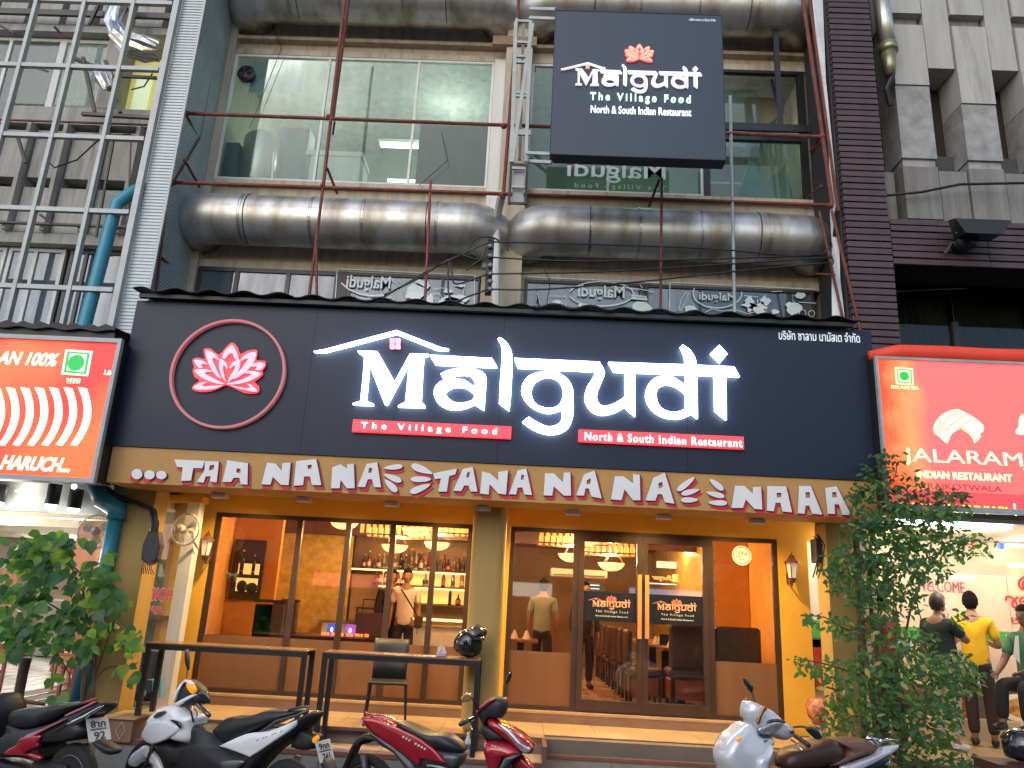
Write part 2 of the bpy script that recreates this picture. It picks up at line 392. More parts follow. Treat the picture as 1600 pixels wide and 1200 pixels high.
# right part: open casement and awning window
fr = MB().box(2.42, 2.52, YF-.08, YF, zw3b, zw3t).box(2.52, 4.0, YF-.08, YF, zw3t-.05, zw3t).box(3.9, 4.0, YF-.08, YF, zw3b, zw3t-.05).box(2.52, 3.9, YF-.08, YF, 8.78, 8.86).build('window', dark_metal, bld)
B('pane', (2.53, 3.88, YF-.04, YF-.036, zw3b+.02, 8.77), dirty_green2, fr)
MB().box(2.55, 3.9, YF-.5, YF-.46, 8.66, 8.78).bar((3.5, YF-.45, 8.7), (3.52, YF-.03, 9.9), .03).box(3.42, 3.5, YF-.5, YF-.46, 8.78, 10.6).build('open_sash', dark_metal, bld)
B('open_pane', (2.6, 3.4, YF+.3, YF+.304, 8.9, 9.95), dirty_green, bld)
MB().prism([(2.56,8.9),(3.3,9.97),(3.88,9.97),(3.88,9.7),(2.9,8.9)], YF+.5, YF+.52).build('curtain', M('brown_curtain', (.2,.17,.13), .9, bump=.3, bscale=8), bld)
# second-floor windows behind the canopy
w2b = 4.6
window(bld, XL+.12, -2.86, w2b, zw2t, YF, M('dark_sash', (.05,.045,.05), .4, .3), blue_glass, mull=(-4.35, -3.6), fw=.06)
B('sash_post', (-2.86, -2.72, YF-.07, YF, w2b, zw2t), M('maroon_post', (.07,.035,.04), .5), bld)
window(bld, -2.72, -.80, w2b, zw2t, YF, M('dark_sash'  , (.05,.045,.05)), blue_glass, mull=(-1.35,), fw=.045)
window(bld, -.17, 1.55, w2b, zw2t, YF, M('dark_sash', (0,0,0)), blue_glass, fw=.045)
window(bld, 1.56, 3.95, w2b, zw2t, YF, M('dark_sash', (0,0,0)), blue_glass, fw=.045)
MB().box(-.82, -.62, YF-.06, YF, w2b, 6.38).box(-.22, -.175, YF-.06, YF, w2b, 6.38).build('window_jamb', beige_wall, bld)
# wires and bits on the wall: cracks are thin cables clipped to it
cab = MB()
for (a, b, c) in [((425,40),(440,75),(390,200)),((690,205),(700,250),(655,290)),((850,420),(860,440),(855,470))]:
    cab.tube([at(*a, YF-.12), at(*b, YF-.12), at(*c, YF-.12)], .006, 5)
cab.build('thin_cable', black_paint, bld)

# ---- white film decals in the second-floor windows (flat prints on the inside of the panes)
decal = M('frosted_film', (.75,.85,.85), .7, var=.15, scale=10)
def line(pts, w):
    """polyline ribbon outline in xz"""
    L = []; Rr = []
    for i, p in enumerate(pts):
        a = pts[max(i-1, 0)]; b = pts[min(i+1, len(pts)-1)]
        dx, dz = b[0]-a[0], b[1]-a[1]; l = sqrt(dx*dx+dz*dz) or 1
        L.append((p[0]-dz/l*w/2, p[1]+dx/l*w/2)); Rr.append((p[0]+dz/l*w/2, p[1]-dx/l*w/2))
    return L + Rr[::-1]
DY = YF-.075
def dz(px): return XZ(px, DY)
def ribbon(px, w=.012): return line(dz(px), w)
def arc(cx, cy, rx, ry, a0, a1, n=20): return [(cx+rx*cos(radians(a0+(a1-a0)*i/n)), cy+ry*sin(radians(a0+(a1-a0)*i/n))) for i in range(n+1)]
deco = bpy.data.objects.new
def blob(cx, cy, rx, ry, n=14, j=.25):
    return [(cx+rx*(1+R.uniform(-j, j))*cos(2*pi*i/n), cy+ry*(1+R.uniform(-j, j))*sin(2*pi*i/n)) for i in range(n)]
sh = [ribbon(q) for q in [[(521,510),(527,421)],[(527,420),(742,430)],[(742,430),(740,512)],
      [(812,510),(815,433)],[(814,432),(1032,442)],[(1044,520),(1047,442)],[(1046,441),(1275,452)]]]
for i, s in enumerate(sh): shape('film_border', [s], DY, .001, decal, bld)
shape('film_swoosh', [line(dz([(533,442),(545,452),(562,459),(580,462),(600,461)]), .02)], DY, .001, decal, bld)
shape('film_oval', [line(dz(arc(940,459,50,19,-170,170,30)), .016)], DY, .001, decal, bld)
shape('film_oval', [line(dz(arc(1121,458,38,23,-5,200,24)), .016)], DY, .001, decal, bld)
for a, b, t, bo in [(541,610,431,456),(903,976,446,470),(1092,1150,457,473)]:
    ptext('film_lettering', 'Malgudi', a, b, t, bo, DY, decal, bld, ext=.001, bold=.015, mirror=True)
def film(polys): 
    for q in polys: shape('film_drawing', [dz(q)], DY-.002, .001, decal, bld)
def strokes(qs, w=.01):
    for q in qs: shape('film_drawing', [ribbon(q, w)], DY-.003, .001, decal, bld)
# horse cart, car, trees, bus, cyclist as line art
film([[(633,466),(637,450),(645,443),(655,447),(663,450),(662,462),(657,466),(656,480),(652,480),(650,466),(645,480),(640,480),(642,466)],
      [(648,440),(655,437),(668,440),(672,446),(668,452),(660,446)], blob(672,468,6,8), [(680,478),(690,466),(700,462),(720,468),(728,478),(722,484),(700,484)],
      [(708,445),(715,443),(728,446),(720,449)], blob(700,455,8,3), [(694,468),(705,462),(722,460),(734,466),(728,472),(700,474)]])
strokes([[(607,435),(618,441),(626,452)],[(626,452),(630,470),(638,480)],arc(681,468,10,10,0,350,16),[(676,452),(690,450),(700,452)],[(700,462),(702,450)],[(724,460),(726,446)],[(620,440),(624,436),(626,442)],
         [(545,468),(560,464),(580,468),(612,464)],[(540,475),(615,472)],[(612,478),(616,464)],[(555,472),(557,462)],[(575,474),(577,464)],[(595,474),(596,465)]], .008)
strokes([[(838,470),(840,458),(844,476)],[(857,485),(857,462),(884,463),(884,486)],arc(870,476,8,7,150,390,10),[(903,478),(912,474),(916,480)],[(955,448),(985,450),(1000,452),(1022,456)],
         [(986,460),(1010,462),(1012,470),(988,468),(986,460)],[(990,464),(1008,465)],[(1000,444),(1003,450)]], .01)
film([[(988,486),(988,476),(995,471),(1010,472),(1018,480),(1019,488)], blob(871,475,5,5), blob(908,477,5,3)])
film([blob(1240,481,12,10), blob(1172,476,11,10,16,.5), blob(1184,481,13,8,16,.6), blob(1195,470,7,7,12,.5), blob(1079,483,9,6), blob(1211,487,6,4), blob(1250,462,8,5)])
strokes([[(1060,484),(1064,468),(1072,457),(1076,458),(1070,474),(1062,486)],[(1195,470),(1197,492)],arc(1254,489,5,5,0,350,12),arc(1268,490,5,5,0,350,12),
         [(1098,490),(1112,483),(1130,486),(1150,484),(1168,490),(1185,486),(1205,492)],[(1162,462),(1185,464)],[(1205,456),(1222,455)],[(1248,472),(1275,474)],[(1172,486),(1172,492)],[(1184,468),(1184,492)]], .009)

# ---- reflection of the hanging sign, put in as pale reversed lettering on the window
faint = M('reflected_lettering', (.65,.72,.72), .6, var=.3)
refl = empty('sign_reflection', (1, YF-.05, 7.9), 'reflection of the hanging square sign, painted as faint reversed lettering low on the third-floor window', 'lettering')
ptext('word', 'Malgudi', 886, 1040, 252, 286, YF-.072, faint, refl, ext=.001, bold=.01, mirror=True)
ptext('word', 'The Village Food', 898, 1040, 288, 297, YF-.072, M('reflected_green', (.3,.45,.4), .6), refl, ext=.001, bold=.01, mirror=True, spacing=1.5)

# ---- things seen in the third-floor room
t = empty('storage_chest', (-2.9, 10.5, 7.76), 'white square-cornered chest behind the left third-floor window', 'chest')
pbox(MB(), 482, 562, 244, 300, 10.5, .5).build('body', white_paint, t); pbox(MB(), 478, 567, 236, 243, 10.48, .54).build('lid', white_paint, t)
t = empty('metal_drum', (-4.3, 10.8, 7.76), 'shiny round metal drum standing inside the left third-floor window', 'drum')
c = at(398, 300, 10.75); c2 = at(398, 212, 10.75); MB().lathe([(.28,0),(.3,.02),(.3,c2.z-c.z-.08),(.26,c2.z-c.z-.02),(.1,c2.z-c.z)], (c.x, 10.8, c.z), 24).build('shell', steel, t, smooth=True); MB().tube([at(424,300,10.5), at(428,240,10.5)], .02).build('rod', steel, t)
t = empty('blue_cabinet', (-4.9, 10.8, 7.76), 'dull blue cabinet low in the left corner of the third-floor window', 'cabinet')
pbox(MB(), 315, 368, 222, 300, 10.7, .3).build('body', M('dull_blue', (.06,.13,.17), .5), t); pbox(MB(), 433, 478, 200, 300, 10.9, .3).build('side_box', M('dull_blue', (0,0,0)), t)
t = empty('paper_sheets', (-3.9, 10.35, 9.2), 'pale sheets of paper taped high inside the left third-floor window', 'paper')
pbox(MB(), 392, 446, 97, 145, YF+.012, .003).build('sheet', M('pale_paper', (.42,.5,.52), .8), t); pbox(MB(), 449, 474, 97, 143, YF+.012, .003).build('sheet', M('pale_paper2', (.48,.54,.6), .8), t)
t = empty('exhaust_fan', (-4.65, 10.4, 9.7), 'small round dark exhaust fan in the top left corner of the third-floor window', 'fan')
MB().lathe([(.1,0),(.14,.02),(.14,.08),(.1,.1)], (-4.7, YF-.02, 9.65), 18, 'y').build('housing', black_paint, t)
for k in range(5):
    a = 2*pi*k/5; MB().add([(-4.7+.02*cos(a), YF-.14, 9.65+.02*sin(a)), (-4.7+.11*cos(a-.35), YF-.14, 9.65+.11*sin(a-.35)), (-4.7+.11*cos(a+.35), YF-.12, 9.65+.11*sin(a+.35))], [(0,1,2)]).build('blade', dark_metal, t)
t = empty('tube_lamp', (-2, 12, 9), 'lit fluorescent tube shining inside the third-floor room left of the column', 'lamp')
p0 = at(596,228,12.2); MB().box(p0.x, p0.x+.72, 12.15, 12.2, p0.z-.03, p0.z+.02).build('tube', E('tube_glow', (.9,1,.75), 9), t)
for (X_l, Z_l, e_l) in ((-1.6, 9.6, 45), (-3.8, 9.4, 22), (1.8, 9.5, 22)):  # point lights added to brighten both rooms, beyond the glowing tube
    ld = bpy.data.lights.new('light', 'POINT'); ld.energy = e_l; ld.color = (.88,1,.9); ld.shadow_soft_size = .3; l = bpy.data.objects.new('light', ld); COL.objects.link(l); l.parent = t; l.location = Vector((X_l, 11.6, Z_l))-wloc(t)
B('reflector', (p0.x-.04, p0.x+.76, 12.1, 12.25, p0.z+.03, p0.z+.09), white_paint, t)
t = empty('tube_lamp', (-2.5, 12, 8.3), 'second, fainter fluorescent tube low in the third-floor room beside the brown board', 'lamp')
p0 = at(606,283,12.2); MB().box(p0.x, p0.x+.5, 12.15, 12.2, p0.z-.02, p0.z+.02).build('tube', E('tube_glow_dim', (.8,1,.8), 3), t)
t = empty('cloth_bundle', (3.3, 10.6, 7.76), 'grey-green cloth hanging inside the lower right third-floor window', 'cloth')
MB().prism([(3.0,7.8),(3.1,8.3),(3.22,8.7),(3.4,8.2),(3.75,8.55),(3.86,7.8)], 10.5, 10.6).build('cloth', M('grey_cloth', (.25,.33,.32), .9, bump=.4, bscale=10), t)
B('shelf', (2.6, 3.8, 10.7, 10.9, 8.3, 8.34), steel, t)

# ---------------------------------------------------------------- big silver ducts
duct_m = bpy.data.materials.new('spiral_duct_metal'); duct_m.use_nodes = True
nt = duct_m.node_tree; b = nt.nodes['Principled BSDF']; b.inputs['Metallic'].default_value = .8; b.inputs['Roughness'].default_value = .3
tc = nod(nt, 'ShaderNodeTexCoord'); wv = nod(nt, 'ShaderNodeTexWave'); wv.bands_direction = 'X'; wv.inputs['Scale'].default_value = 11; wv.inputs['Distortion'].default_value = .4
nt.links.new(tc.outputs['Object'], wv.inputs[0]); bp = nod(nt, 'ShaderNodeBump'); bp.inputs['Strength'].default_value = .14; bp.inputs['Distance'].default_value = .01
nt.links.new(wv.outputs['Fac'], bp.inputs['Height']); nt.links.new(bp.outputs[0], b.inputs['Normal'])
nz = nod(nt, 'ShaderNodeTexNoise'); nz.inputs['Scale'].default_value = 2.2; nz.inputs['Detail'].default_value = 8
mp = nod(nt, 'ShaderNodeMapping'); mp.inputs['Scale'].default_value = (1.6,1,.5); nt.links.new(tc.outputs['Object'], mp.inputs[0]); nt.links.new(mp.outputs[0], nz.inputs['Vector'])
cr = nod(nt, 'ShaderNodeValToRGB'); cr.color_ramp.elements[0].position = .38; cr.color_ramp.elements[0].color = (.36,.32,.25,1); cr.color_ramp.elements[1].position = .58; cr.color_ramp.elements[1].color = (.60,.60,.58,1)
nt.links.new(nz.outputs['Fac'], cr.inputs[0]); nt.links.new(cr.outputs[0], b.inputs['Base Color'])
rr = nod(nt, 'ShaderNodeMapRange'); rr.inputs[3].default_value = .55; rr.inputs[4].default_value = .3; nt.links.new(nz.outputs['Fac'], rr.inputs[0]); nt.links.new(rr.outputs[0], b.inputs['Roughness'])
def duct(name, label, x0, x1, z, r, Y=9.86, left=True, right=True):
    t = empty(name, (x0, Y, z), label, 'duct', 'silver ducts across the facade')
    pts = []
    if left: pts += [(x0+r*(1-cos(a))*.8, Y+.5*(1-sin(a)), z) for a in [0, pi/10, pi/5, 3*pi/10, 2*pi/5]]
    pts += [(x0+.8*r+(x1-x0-1.6*r)*i/12, Y, z) for i in range(13)]
    if right: pts += [(x1-r*(1-cos(a))*.8, Y+.5*(1-sin(a)), z) for a in [2*pi/5, 3*pi/10, pi/5, pi/10, 0]]
    MB().tube(pts, r, 40).build('pipe', duct_m, t, smooth=True)
    for k in range(1, 5):
        x = x0+(x1-x0)*k/5 + R.uniform(-.1, .1)
        MB().tube([(x-.014, Y, z), (x-.012, Y, z)], r+.009, 40).tube([(x, Y, z), (x+.02, Y, z)], r+.009, 40).build('seam_band', steel, t, smooth=False)
    for x in (x0+.9, x1-.9):
        MB().tube([(x, Y-r*1.02*cos(a), z+r*1.02*sin(a)) for a in [pi*k/12 - pi/2 for k in range(13)]], .006, 5).build('hanger_wire', dark_metal, t)
    return t
duct('air_duct', 'long shiny round air duct across the left half of the facade below the third-floor windows', XL+.05, -.66, 6.93, .36)
duct('air_duct', 'long shiny round air duct across the right half of the facade below the third-floor windows', -.2, XR-.12, 6.95, .355)
duct('air_duct', 'stained round air duct at the top edge of the picture above the left third-floor window', XL+.3, -.66, 10.80, .38)
duct('air_duct', 'stained round air duct at the top edge of the picture behind the square hanging sign', -.2, XR-.12, 10.80, .38)
# ================================================================ rusty pipe cage in front of the windows
cage = empty('pipe_cage', (-.5, 9.25, 5), 'rusty red steel pipe frame standing in front of the upper windows above the sign', 'frame')
CY = 9.28
def pipe(a, b, Ya, Yb, r=.022, m=rust, parent=None, name='pipe'):
    return MB().tube([at(*a, Ya), at(*b, Yb)], r, 8).build(name, m, parent or cage)
pipe((290,177),(1287,214),CY,CY,.026); pipe((272,285),(1300,321),CY,CY,.026)
pipe((325,-20),(262,300),CY,CY,.03); pipe((262,300),(243,462),CY,CY,.018)
pipe((352,-20),(312,215),CY+.55,CY+.55,.025); pipe((312,215),(268,290),CY+.5,CY,.018)
pipe((541,-20),(505,290),CY,CY,.024); pipe((548,-20),(521,182),CY+.1,CY+.1,.02); pipe((505,290),(483,464),CY,CY,.02)
pipe((812,-20),(786,310),CY,CY,.026)
pipe((1252,-20),(1300,318),CY,CY,.028); pipe((1262,-20),(1310,330),CY+.02,CY+.02,.02)
pipe((1280,330),(1322,520),CY,CY,.018); pipe((1300,330),(1345,520),CY,CY,.02)
pipe((673,281),(664,470),CY,CY,.018, M('red_paint_pipe',(.26,.03,.03),.5,var=.3)); pipe((1034,278),(1032,492),CY,CY,.018); pipe((494,380),(495,466),CY-.02,CY-.02,.018)
pipe((1141,150),(1148,496),CY,CY,.022,alu,name='silver_pipe')
pipe((511,262),(527,303),CY,CY+.3,.018); pipe((1030,280),(1014,323),CY,CY+.3,.018); pipe((1280,212),(1268,240),CY,CY+.4,.018)
pipe((523,190),(520,210),CY,CY+.2,.016); pipe((290,178),(312,222),CY,CY+.6,.02); pipe((288,250),(312,292),CY,CY+.6,.02); pipe((250,400),(262,412),CY,CY+.3,.02)
pipe((1284,222),(1266,236),CY,CY+.4,.018); pipe((1283,290),(1262,308),CY,CY+.4,.018); pipe((1275,428),(1305,430),CY,CY,.016)
for (x, y) in [(292,177),(513,183),(787,197),(1285,213),(272,285),(504,291),(785,305),(1298,321)]:
    p = at(x, y, CY); MB().ball(p, .042, 8, 6).build('joint', rust, cage)
gal = MB().tube([at(1305,250,CY+.3), at(1338,520,CY+.3)], .05, 8).build('conduit', white_paint, cage)
MB().tube([at(785,300,CY+.1), at(775,345,CY+.45), at(775,500,CY+.45)], .06, 8).build('conduit', white_paint, cage)
# torn white sheet along the right edge
t = empty('torn_sheet', (4.0, 9.3, 6), 'torn white plastic sheet hanging down beside the dark tiled column', 'sheet')
mb = MB(); pts = [((1268,-10),(1285,-10)),((1281,120),(1290,120)),((1295,240),(1309,312)),((1297,330),(1304,330)),((1297,340),(1300,380)),((1301,370),(1311,372)),((1299,420),(1313,440)),((1300,500),(1322,515))]
rows = [(at(a[0],a[1],9.32+.03*(i%2)), at(b[0],b[1],9.36-.03*(i%2))) for i,(a,b) in enumerate(pts)]
for (a,b),(c,d) in zip(rows[:-1], rows[1:]): mb.quad(a,b,d,c)
o = mb.build('plastic', M('white_plastic', (.6,.62,.64), .5, var=.2, bump=.5, bscale=12), t); md = o.modifiers.new('s','SOLIDIFY'); md.thickness = .004
# ---------------------------------------------------------------- utility cables
t = empty('cable_bundle', (-.6, 9.3, 6), 'black utility cables gathered on a bracket at the middle column and running to the right', 'cable')
def cable(pts, r=.012, par=None, Y=9.1):
    P = [at(p[0], p[1], Y if len(p) < 3 else p[2]) for p in pts]
    out = []
    for i in range(len(P)-1):
        p0 = P[max(i-1,0)]; p1 = P[i]; p2 = P[i+1]; p3 = P[min(i+2,len(P)-1)]
        for k in range(5):
            u = k/5; out.append(.5*((2*p1)+(-p0+p2)*u+(2*p0-5*p1+4*p2-p3)*u*u+(-p0+3*p1-3*p2+p3)*u**3))
    out.append(P[-1]); MB().tube(out, r, 6).build('cable', black_paint, par or t, smooth=True)
for q in [[(770,378),(900,381),(1100,388),(1262,400),(1298,384)],[(768,402),(900,408),(1100,405),(1290,398)],[(768,428),(930,425),(1100,415),(1300,402)],[(768,452),(850,452),(1000,440),(1150,424),(1298,410)],[(600,464),(640,440),(665,425),(700,408),(722,398)],[(600,461),(650,437),(690,412),(725,396),(755,382),(768,378)],
          [(762,400),(745,410),(728,422)],[(762,428),(740,436),(710,443),(705,415),(698,405)],[(762,452),(735,462),(705,470),(700,430),(703,407)],[(730,395),(740,375),(765,370),(785,380),(795,392)],[(722,398),(750,405),(760,385)],[(1300,384),(1298,395),(1302,410),(1295,418)],
          [(168,518),(185,516),(205,513)],[(178,525),(205,527)]]: cable(q)
br = MB().box(at(766,380,9.2).x-.03, at(766,380,9.2).x+.05, 9.15, 9.25, at(766,460,9.2).z, at(766,374,9.2).z).build('bracket', dark_metal, t)
for y in (385, 400, 415, 428, 440, 452): p = at(766, y, 9.12); MB().lathe([(.02,-.025),(.035,-.01),(.035,.01),(.02,.025)], p, 10).build('insulator', M('insulator', (.25,.25,.25), .3), t)

# ================================================================ corrugated canopy roof above the sign
t = empty('canopy_roof', (-.4, 9, 5.1), 'dark corrugated sheet roof laid along the top of the long sign', 'roof')
roof_m = M('dark_corrugated_sheet', (.028,.027,.03), .6, .2, var=.4, scale=6, dirt=.35, dirtcol=(.12,.12,.12))
x0 = at(205,470,8.25).x; x1 = at(1345,520,8.25).x
def zr(x, y): return 5.16 + (y-8.2)*.10 + .022*math.copysign(abs(sin(pi*(x-x0)/.2))**.8, sin(pi*(x-x0)/.2))
for q in range(9):
    a = x0+(x1-x0)*q/9; b2 = x0+(x1-x0)*(q+1)/9; mb = MB(); NX = 40; yy = [8.24+R.uniform(-.03,.03), 10.24]
    vs = []; 
    for dzv in (0, -.006):
        for y in yy:
            vs += [(a+(b2-a+.02)*i/NX, y, zr(a+(b2-a)*i/NX, y)+dzv+(q%2)*.004) for i in range(NX+1)]
    n = NX+1; fs = []
    for i in range(NX):
        fs += [(i,i+1,n+i+1,n+i),(2*n+i,3*n+i,3*n+i+1,2*n+i+1),(i,2*n+i,2*n+i+1,i+1)]
    mb.add(vs, fs).build('sheet', roof_m, t)
B('roof_batten', (x0+.05, x1-.05, 8.30, 8.36, 5.085, 5.13), dark_metal, t)
B('roof_batten', (x0+.05, x1-.05, 9.2, 9.26, 5.17, 5.215), dark_metal, t)

# ================================================================ the main sign
BY = 8.4
sgn = empty('restaurant_sign', (-.4, BY, 3.34), 'long dark navy sign board with glowing white restaurant name and pink lotus ring', 'sign')
navy = M('navy_panel', (.007,.0135,.034), .42, spec=.35, var=.12, scale=1.2, dirt=.08, dirtcol=(.05,.055,.06))
bx0, bx1, bz0, bz1 = -4.70, 3.87, 3.335, 5.08
xs = [bx0, -2.55, -.35, 1.75, bx1]
for a, b2 in zip(xs[:-1], xs[1:]): B('panel', (a+.0015, b2-.0015, BY, BY+.03, bz0, bz1), navy, sgn)
MB().box(bx0, bx1, BY+.031, BY+.55, bz0+.01, bz0+.04).box(bx0, bx1, BY+.031, BY+.55, bz1-.05, bz1-.01).box(bx0, bx0+.03, BY+.031, BY+.6, bz0, bz1).box(bx1-.03, bx1, BY+.031, BY+.6, bz0, bz1).build('return_edge', navy, sgn)
glow_white = E('glow_white', (.74,.90,1.0), 8.0)
glow_pink = E('glow_pink', (1.0,.33,.40), 1.1)
glow_red = E('glow_red_edge', (1.0,.045,.06), .9)
strip_red = E('strip_red', (1.0,.055,.07), .95)
def A_(pts): return [(450+x/4, 480+y/4) for x, y in pts]
def B_(pts): return [(800+x/4, 480+y/4) for x, y in pts]
def dup(pts, idx=None): return pts
LOGO = {
 'roof_line': [A_([(165,278),(230,268),(680,148),(955,255),(1005,264),(1000,270),(930,268),(680,168),(240,282),(165,282)])],
 'M': [A_([(440,275),(560,280),(668,470),(765,293),(880,297),(878,305),(850,314),(843,400),(838,500),(833,590),(858,620),(856,628),(690,624),(692,617),(735,595),(745,500),(752,420),(760,352),(622,612),(608,612),(510,360),(503,450),(490,590),(535,606),(533,616),(408,610),(410,602),(455,590),(470,450),(480,310),(440,284)])],
 'a': [smooth_pts(A_([(888,302),(888,302),(1275,322),(1275,322),(1308,378),(1308,378),(1158,372),(1158,372),(1160,386),(1200,400),(1232,425),(1238,460),(1232,560),(1225,645),(1225,645),(1168,608),(1168,608),(1100,636),(1010,638),(945,605),(914,550),(925,495),(970,460),(1030,448),(1110,462),(1170,505),(1170,505),(1166,465),(1140,432),(1090,424),(1030,434),(975,452),(975,452),(955,418),(955,418),(1000,398),(1060,386),(1100,380),(1100,370),(1100,370),(922,360),(922,360)]), 3),
       smooth_pts(A_([(985,548),(1005,518),(1050,500),(1110,506),(1150,530),(1168,555),(1168,555),(1150,585),(1090,600),(1030,592)]), 3)],
 'l': [smooth_pts(A_([(1312,200),(1312,200),(1330,195),(1375,235),(1400,300),(1400,400),(1392,560),(1382,648),(1382,648),(1320,602),(1320,602),(1326,480),(1335,350),(1338,280),(1330,230)]), 3)],
 'gudi': [smooth_pts(B_([(15,322),(15,322),(545,345),(545,345),(578,408),(562,460),(534,530),(530,580),(560,618),(630,608),(705,562),(705,562),(705,408),(705,408),(635,405),(635,405),(602,347),(602,347),(1082,362),(1082,362),(1076,310),(1052,250),(1052,250),(1065,238),(1065,238),(1112,272),(1143,325),(1150,365),(1150,365),(1385,375),(1385,375),(1420,437),(1420,437),(1335,433),(1335,433),(1338,706),(1338,706),(1268,648),(1268,648),(1262,430),(1262,430),(1155,425),(1155,425),(1158,698),(1158,698),(1122,668),(1122,668),(1050,698),(960,692),(882,650),(838,580),(842,505),(885,450),(950,432),(1010,443),(1085,492),(1085,492),(1085,422),(1085,422),(768,410),(768,410),(768,685),(768,685),(703,625),(703,625),(640,660),(560,675),(495,650),(455,580),(468,505),(505,445),(520,404),(520,404),(300,393),(300,393),(298,418),(345,450),(378,510),(382,580),(380,680),(350,755),(290,790),(220,795),(140,770),(65,720),(65,720),(105,688),(105,688),(160,722),(225,748),(285,735),(312,700),(312,640),(312,640),(250,662),(180,655),(105,610),(62,545),(68,480),(110,430),(180,408),(238,402),(238,388),(238,388),(38,380),(38,380)]), 3),
   smooth_pts(B_([(120,535),(138,480),(190,444),(250,442),(300,472),(320,535),(300,605),(250,632),(180,624),(135,590)]), 3),
   smooth_pts(B_([(900,545),(918,502),(965,485),(1025,500),(1085,545),(1085,545),(1085,637),(1085,637),(1020,658),(950,645),(912,605)]), 3)],
 'dot': [B_([(1292,240),(1343,295),(1298,350),(1240,292)])]}
E_ = lambda pts: [(290+x/11.43, 525+y/11.43) for x, y in pts]
LOTUS = [[(830,165),(750,230),(690,305),(665,365),(672,398),(700,410),(750,340),(812,302),(855,330),(885,405),(930,420),(940,380),(905,270),(870,210)],
 [(370,260),(385,400),(450,570),(560,720),(632,755),(632,755),(575,650),(520,530),(475,430),(490,378),(590,430),(590,400),(530,330),(450,280)],
 [(620,415),(605,520),(620,620),(660,740),(715,820),(715,820),(690,720),(665,620),(665,540),(685,505),(730,580),(745,575),(740,520),(690,445)],
 [(160,430),(190,510),(240,565),(300,558),(270,520),(315,490),(400,512),(340,465),(260,435)],
 [(165,620),(240,710),(380,790),(550,845),(695,855),(695,855),(560,790),(450,730),(335,665),(390,635),(470,635),(400,605),(280,595)],
 [(145,930),(250,960),(420,955),(560,925),(655,875),(655,875),(520,895),(400,902),(285,895),(320,850),(375,820),(300,835),(200,880)],
 [(1250,290),(1240,400),(1180,520),(1060,640),(920,740),(850,760),(850,760),(950,650),(1050,530),(1125,408),(1070,400),(990,440),(1030,380),(1120,320)],
 [(965,425),(968,520),(930,630),(850,740),(755,822),(755,822),(800,730),(860,640),(892,550),(860,520),(795,580),(795,560),(825,500),(890,450)],
 [(1410,495),(1390,550),(1330,605),(1250,598),(1290,560),(1240,540),(1160,545),(1220,500),(1310,480)],
 [(755,862),(950,850),(1120,805),(1260,740),(1345,675),(1240,635),(1120,630),(1050,660),(1120,665),(1190,690),(1080,755),(950,805),(830,835),(755,850)],
 [(1280,985),(1180,990),(1000,950),(890,920),(800,880),(800,880),(920,905),(1050,935),(1155,935),(1130,880),(1090,848),(1160,870),(1230,920)]]
LOTUS = [smooth_pts(E_(q), 2) for q in LOTUS]
LOTUSBACK = smooth_pts(E_([(835,120),(930,200),(985,330),(1100,270),(1270,250),(1280,340),(1270,440),(1430,450),(1420,560),(1370,620),(1385,690),(1290,780),(1230,820),(1310,900),(1310,1000),(1220,1030),(1050,1020),(880,940),(730,880),(600,930),(450,990),(250,1000),(120,950),(160,870),(260,800),(170,740),(130,620),(160,560),(125,430),(230,390),(350,420),(330,300),(340,230),(460,235),(600,340),(720,210)]), 2)
PX0 = at(800, 600, BY)
def logo(Y, par, T=None, face=glow_white, depth=.05, backs=True, roof=True, win=True, lot=None, lotm=glow_pink):
    """T maps board-plane x,z to the target plane"""
    f = (lambda q: [T(*p) for p in XZ(q, BY)]) if T else (lambda q: XZ(q, Y))
    names = {'roof_line': 'roof_line', 'M': 'letter', 'a': 'letter', 'l': 'letter', 'gudi': 'letter', 'dot': 'letter'}
    for k, outs in LOGO.items():
        if k == 'roof_line' and not roof: continue
        shape(names[k], [f(q) for q in outs], Y, depth, face, par)
    if win:
        for dx0 in (638, 673):
            for dy0 in (198, 232):
                shape('window_mark', [f(A_([(dx0,dy0),(dx0+28,dy0+1),(dx0+28,dy0+27),(dx0,dy0+26)]))], Y, depth, lotm, par)
# main board letters stand 2.5 cm off the panel
logo(BY-.05, sgn)
for q in LOTUS: shape('petal', [XZ(q, BY-.05)], BY-.05, .03, glow_pink, sgn)
shape('lotus_back', [XZ(LOTUSBACK, BY-.02)], BY-.02, .02, M('lotus_red', (.55,.03,.04), .3, emit=(1,.04,.06), es=.55), sgn)
c = at(356, 583, BY-.04); rad = (at(446,583,BY-.04).x - at(266,583,BY-.04).x)/2
ringm = M('dull_pink_ring', (.45,.16,.17), .5, emit=(.8,.2,.22), es=.16)
shape('ring', [[(c.x+rad*cos(2*pi*i/96), c.z+rad*.985*sin(2*pi*i/96)) for i in range(96)], [(c.x+(rad-.029)*cos(2*pi*i/96), c.z+(rad-.029)*.985*sin(2*pi*i/96)) for i in range(96)]], BY-.03, .06, ringm, sgn)
def redstrip(px0, px1, yt, yb, s, tx0, tx1, tyt, tyb, sp):
    a = at(px0, yb, BY-.06); b2 = at(px1, yt, BY-.06); zc = at((px0+px1)/2, (yt+yb)/2, BY-.06).z; h = .135
    st = B('name_strip', (a.x, b2.x, BY-.06, BY-.002, zc-h/2, zc+h/2), strip_red, sgn)
    text('lettering', s, at(tx0,600,BY).x, at(tx1,600,BY).x, zc-.052, zc+.04, BY-.064, E('lettering_white', (1,.93,.93), 1.6), st, ext=.006, bold=.016, spacing=sp)
redstrip(550, 799, 668, 672, 'The Village Food', 573, 781, 0, 0, 1.75)
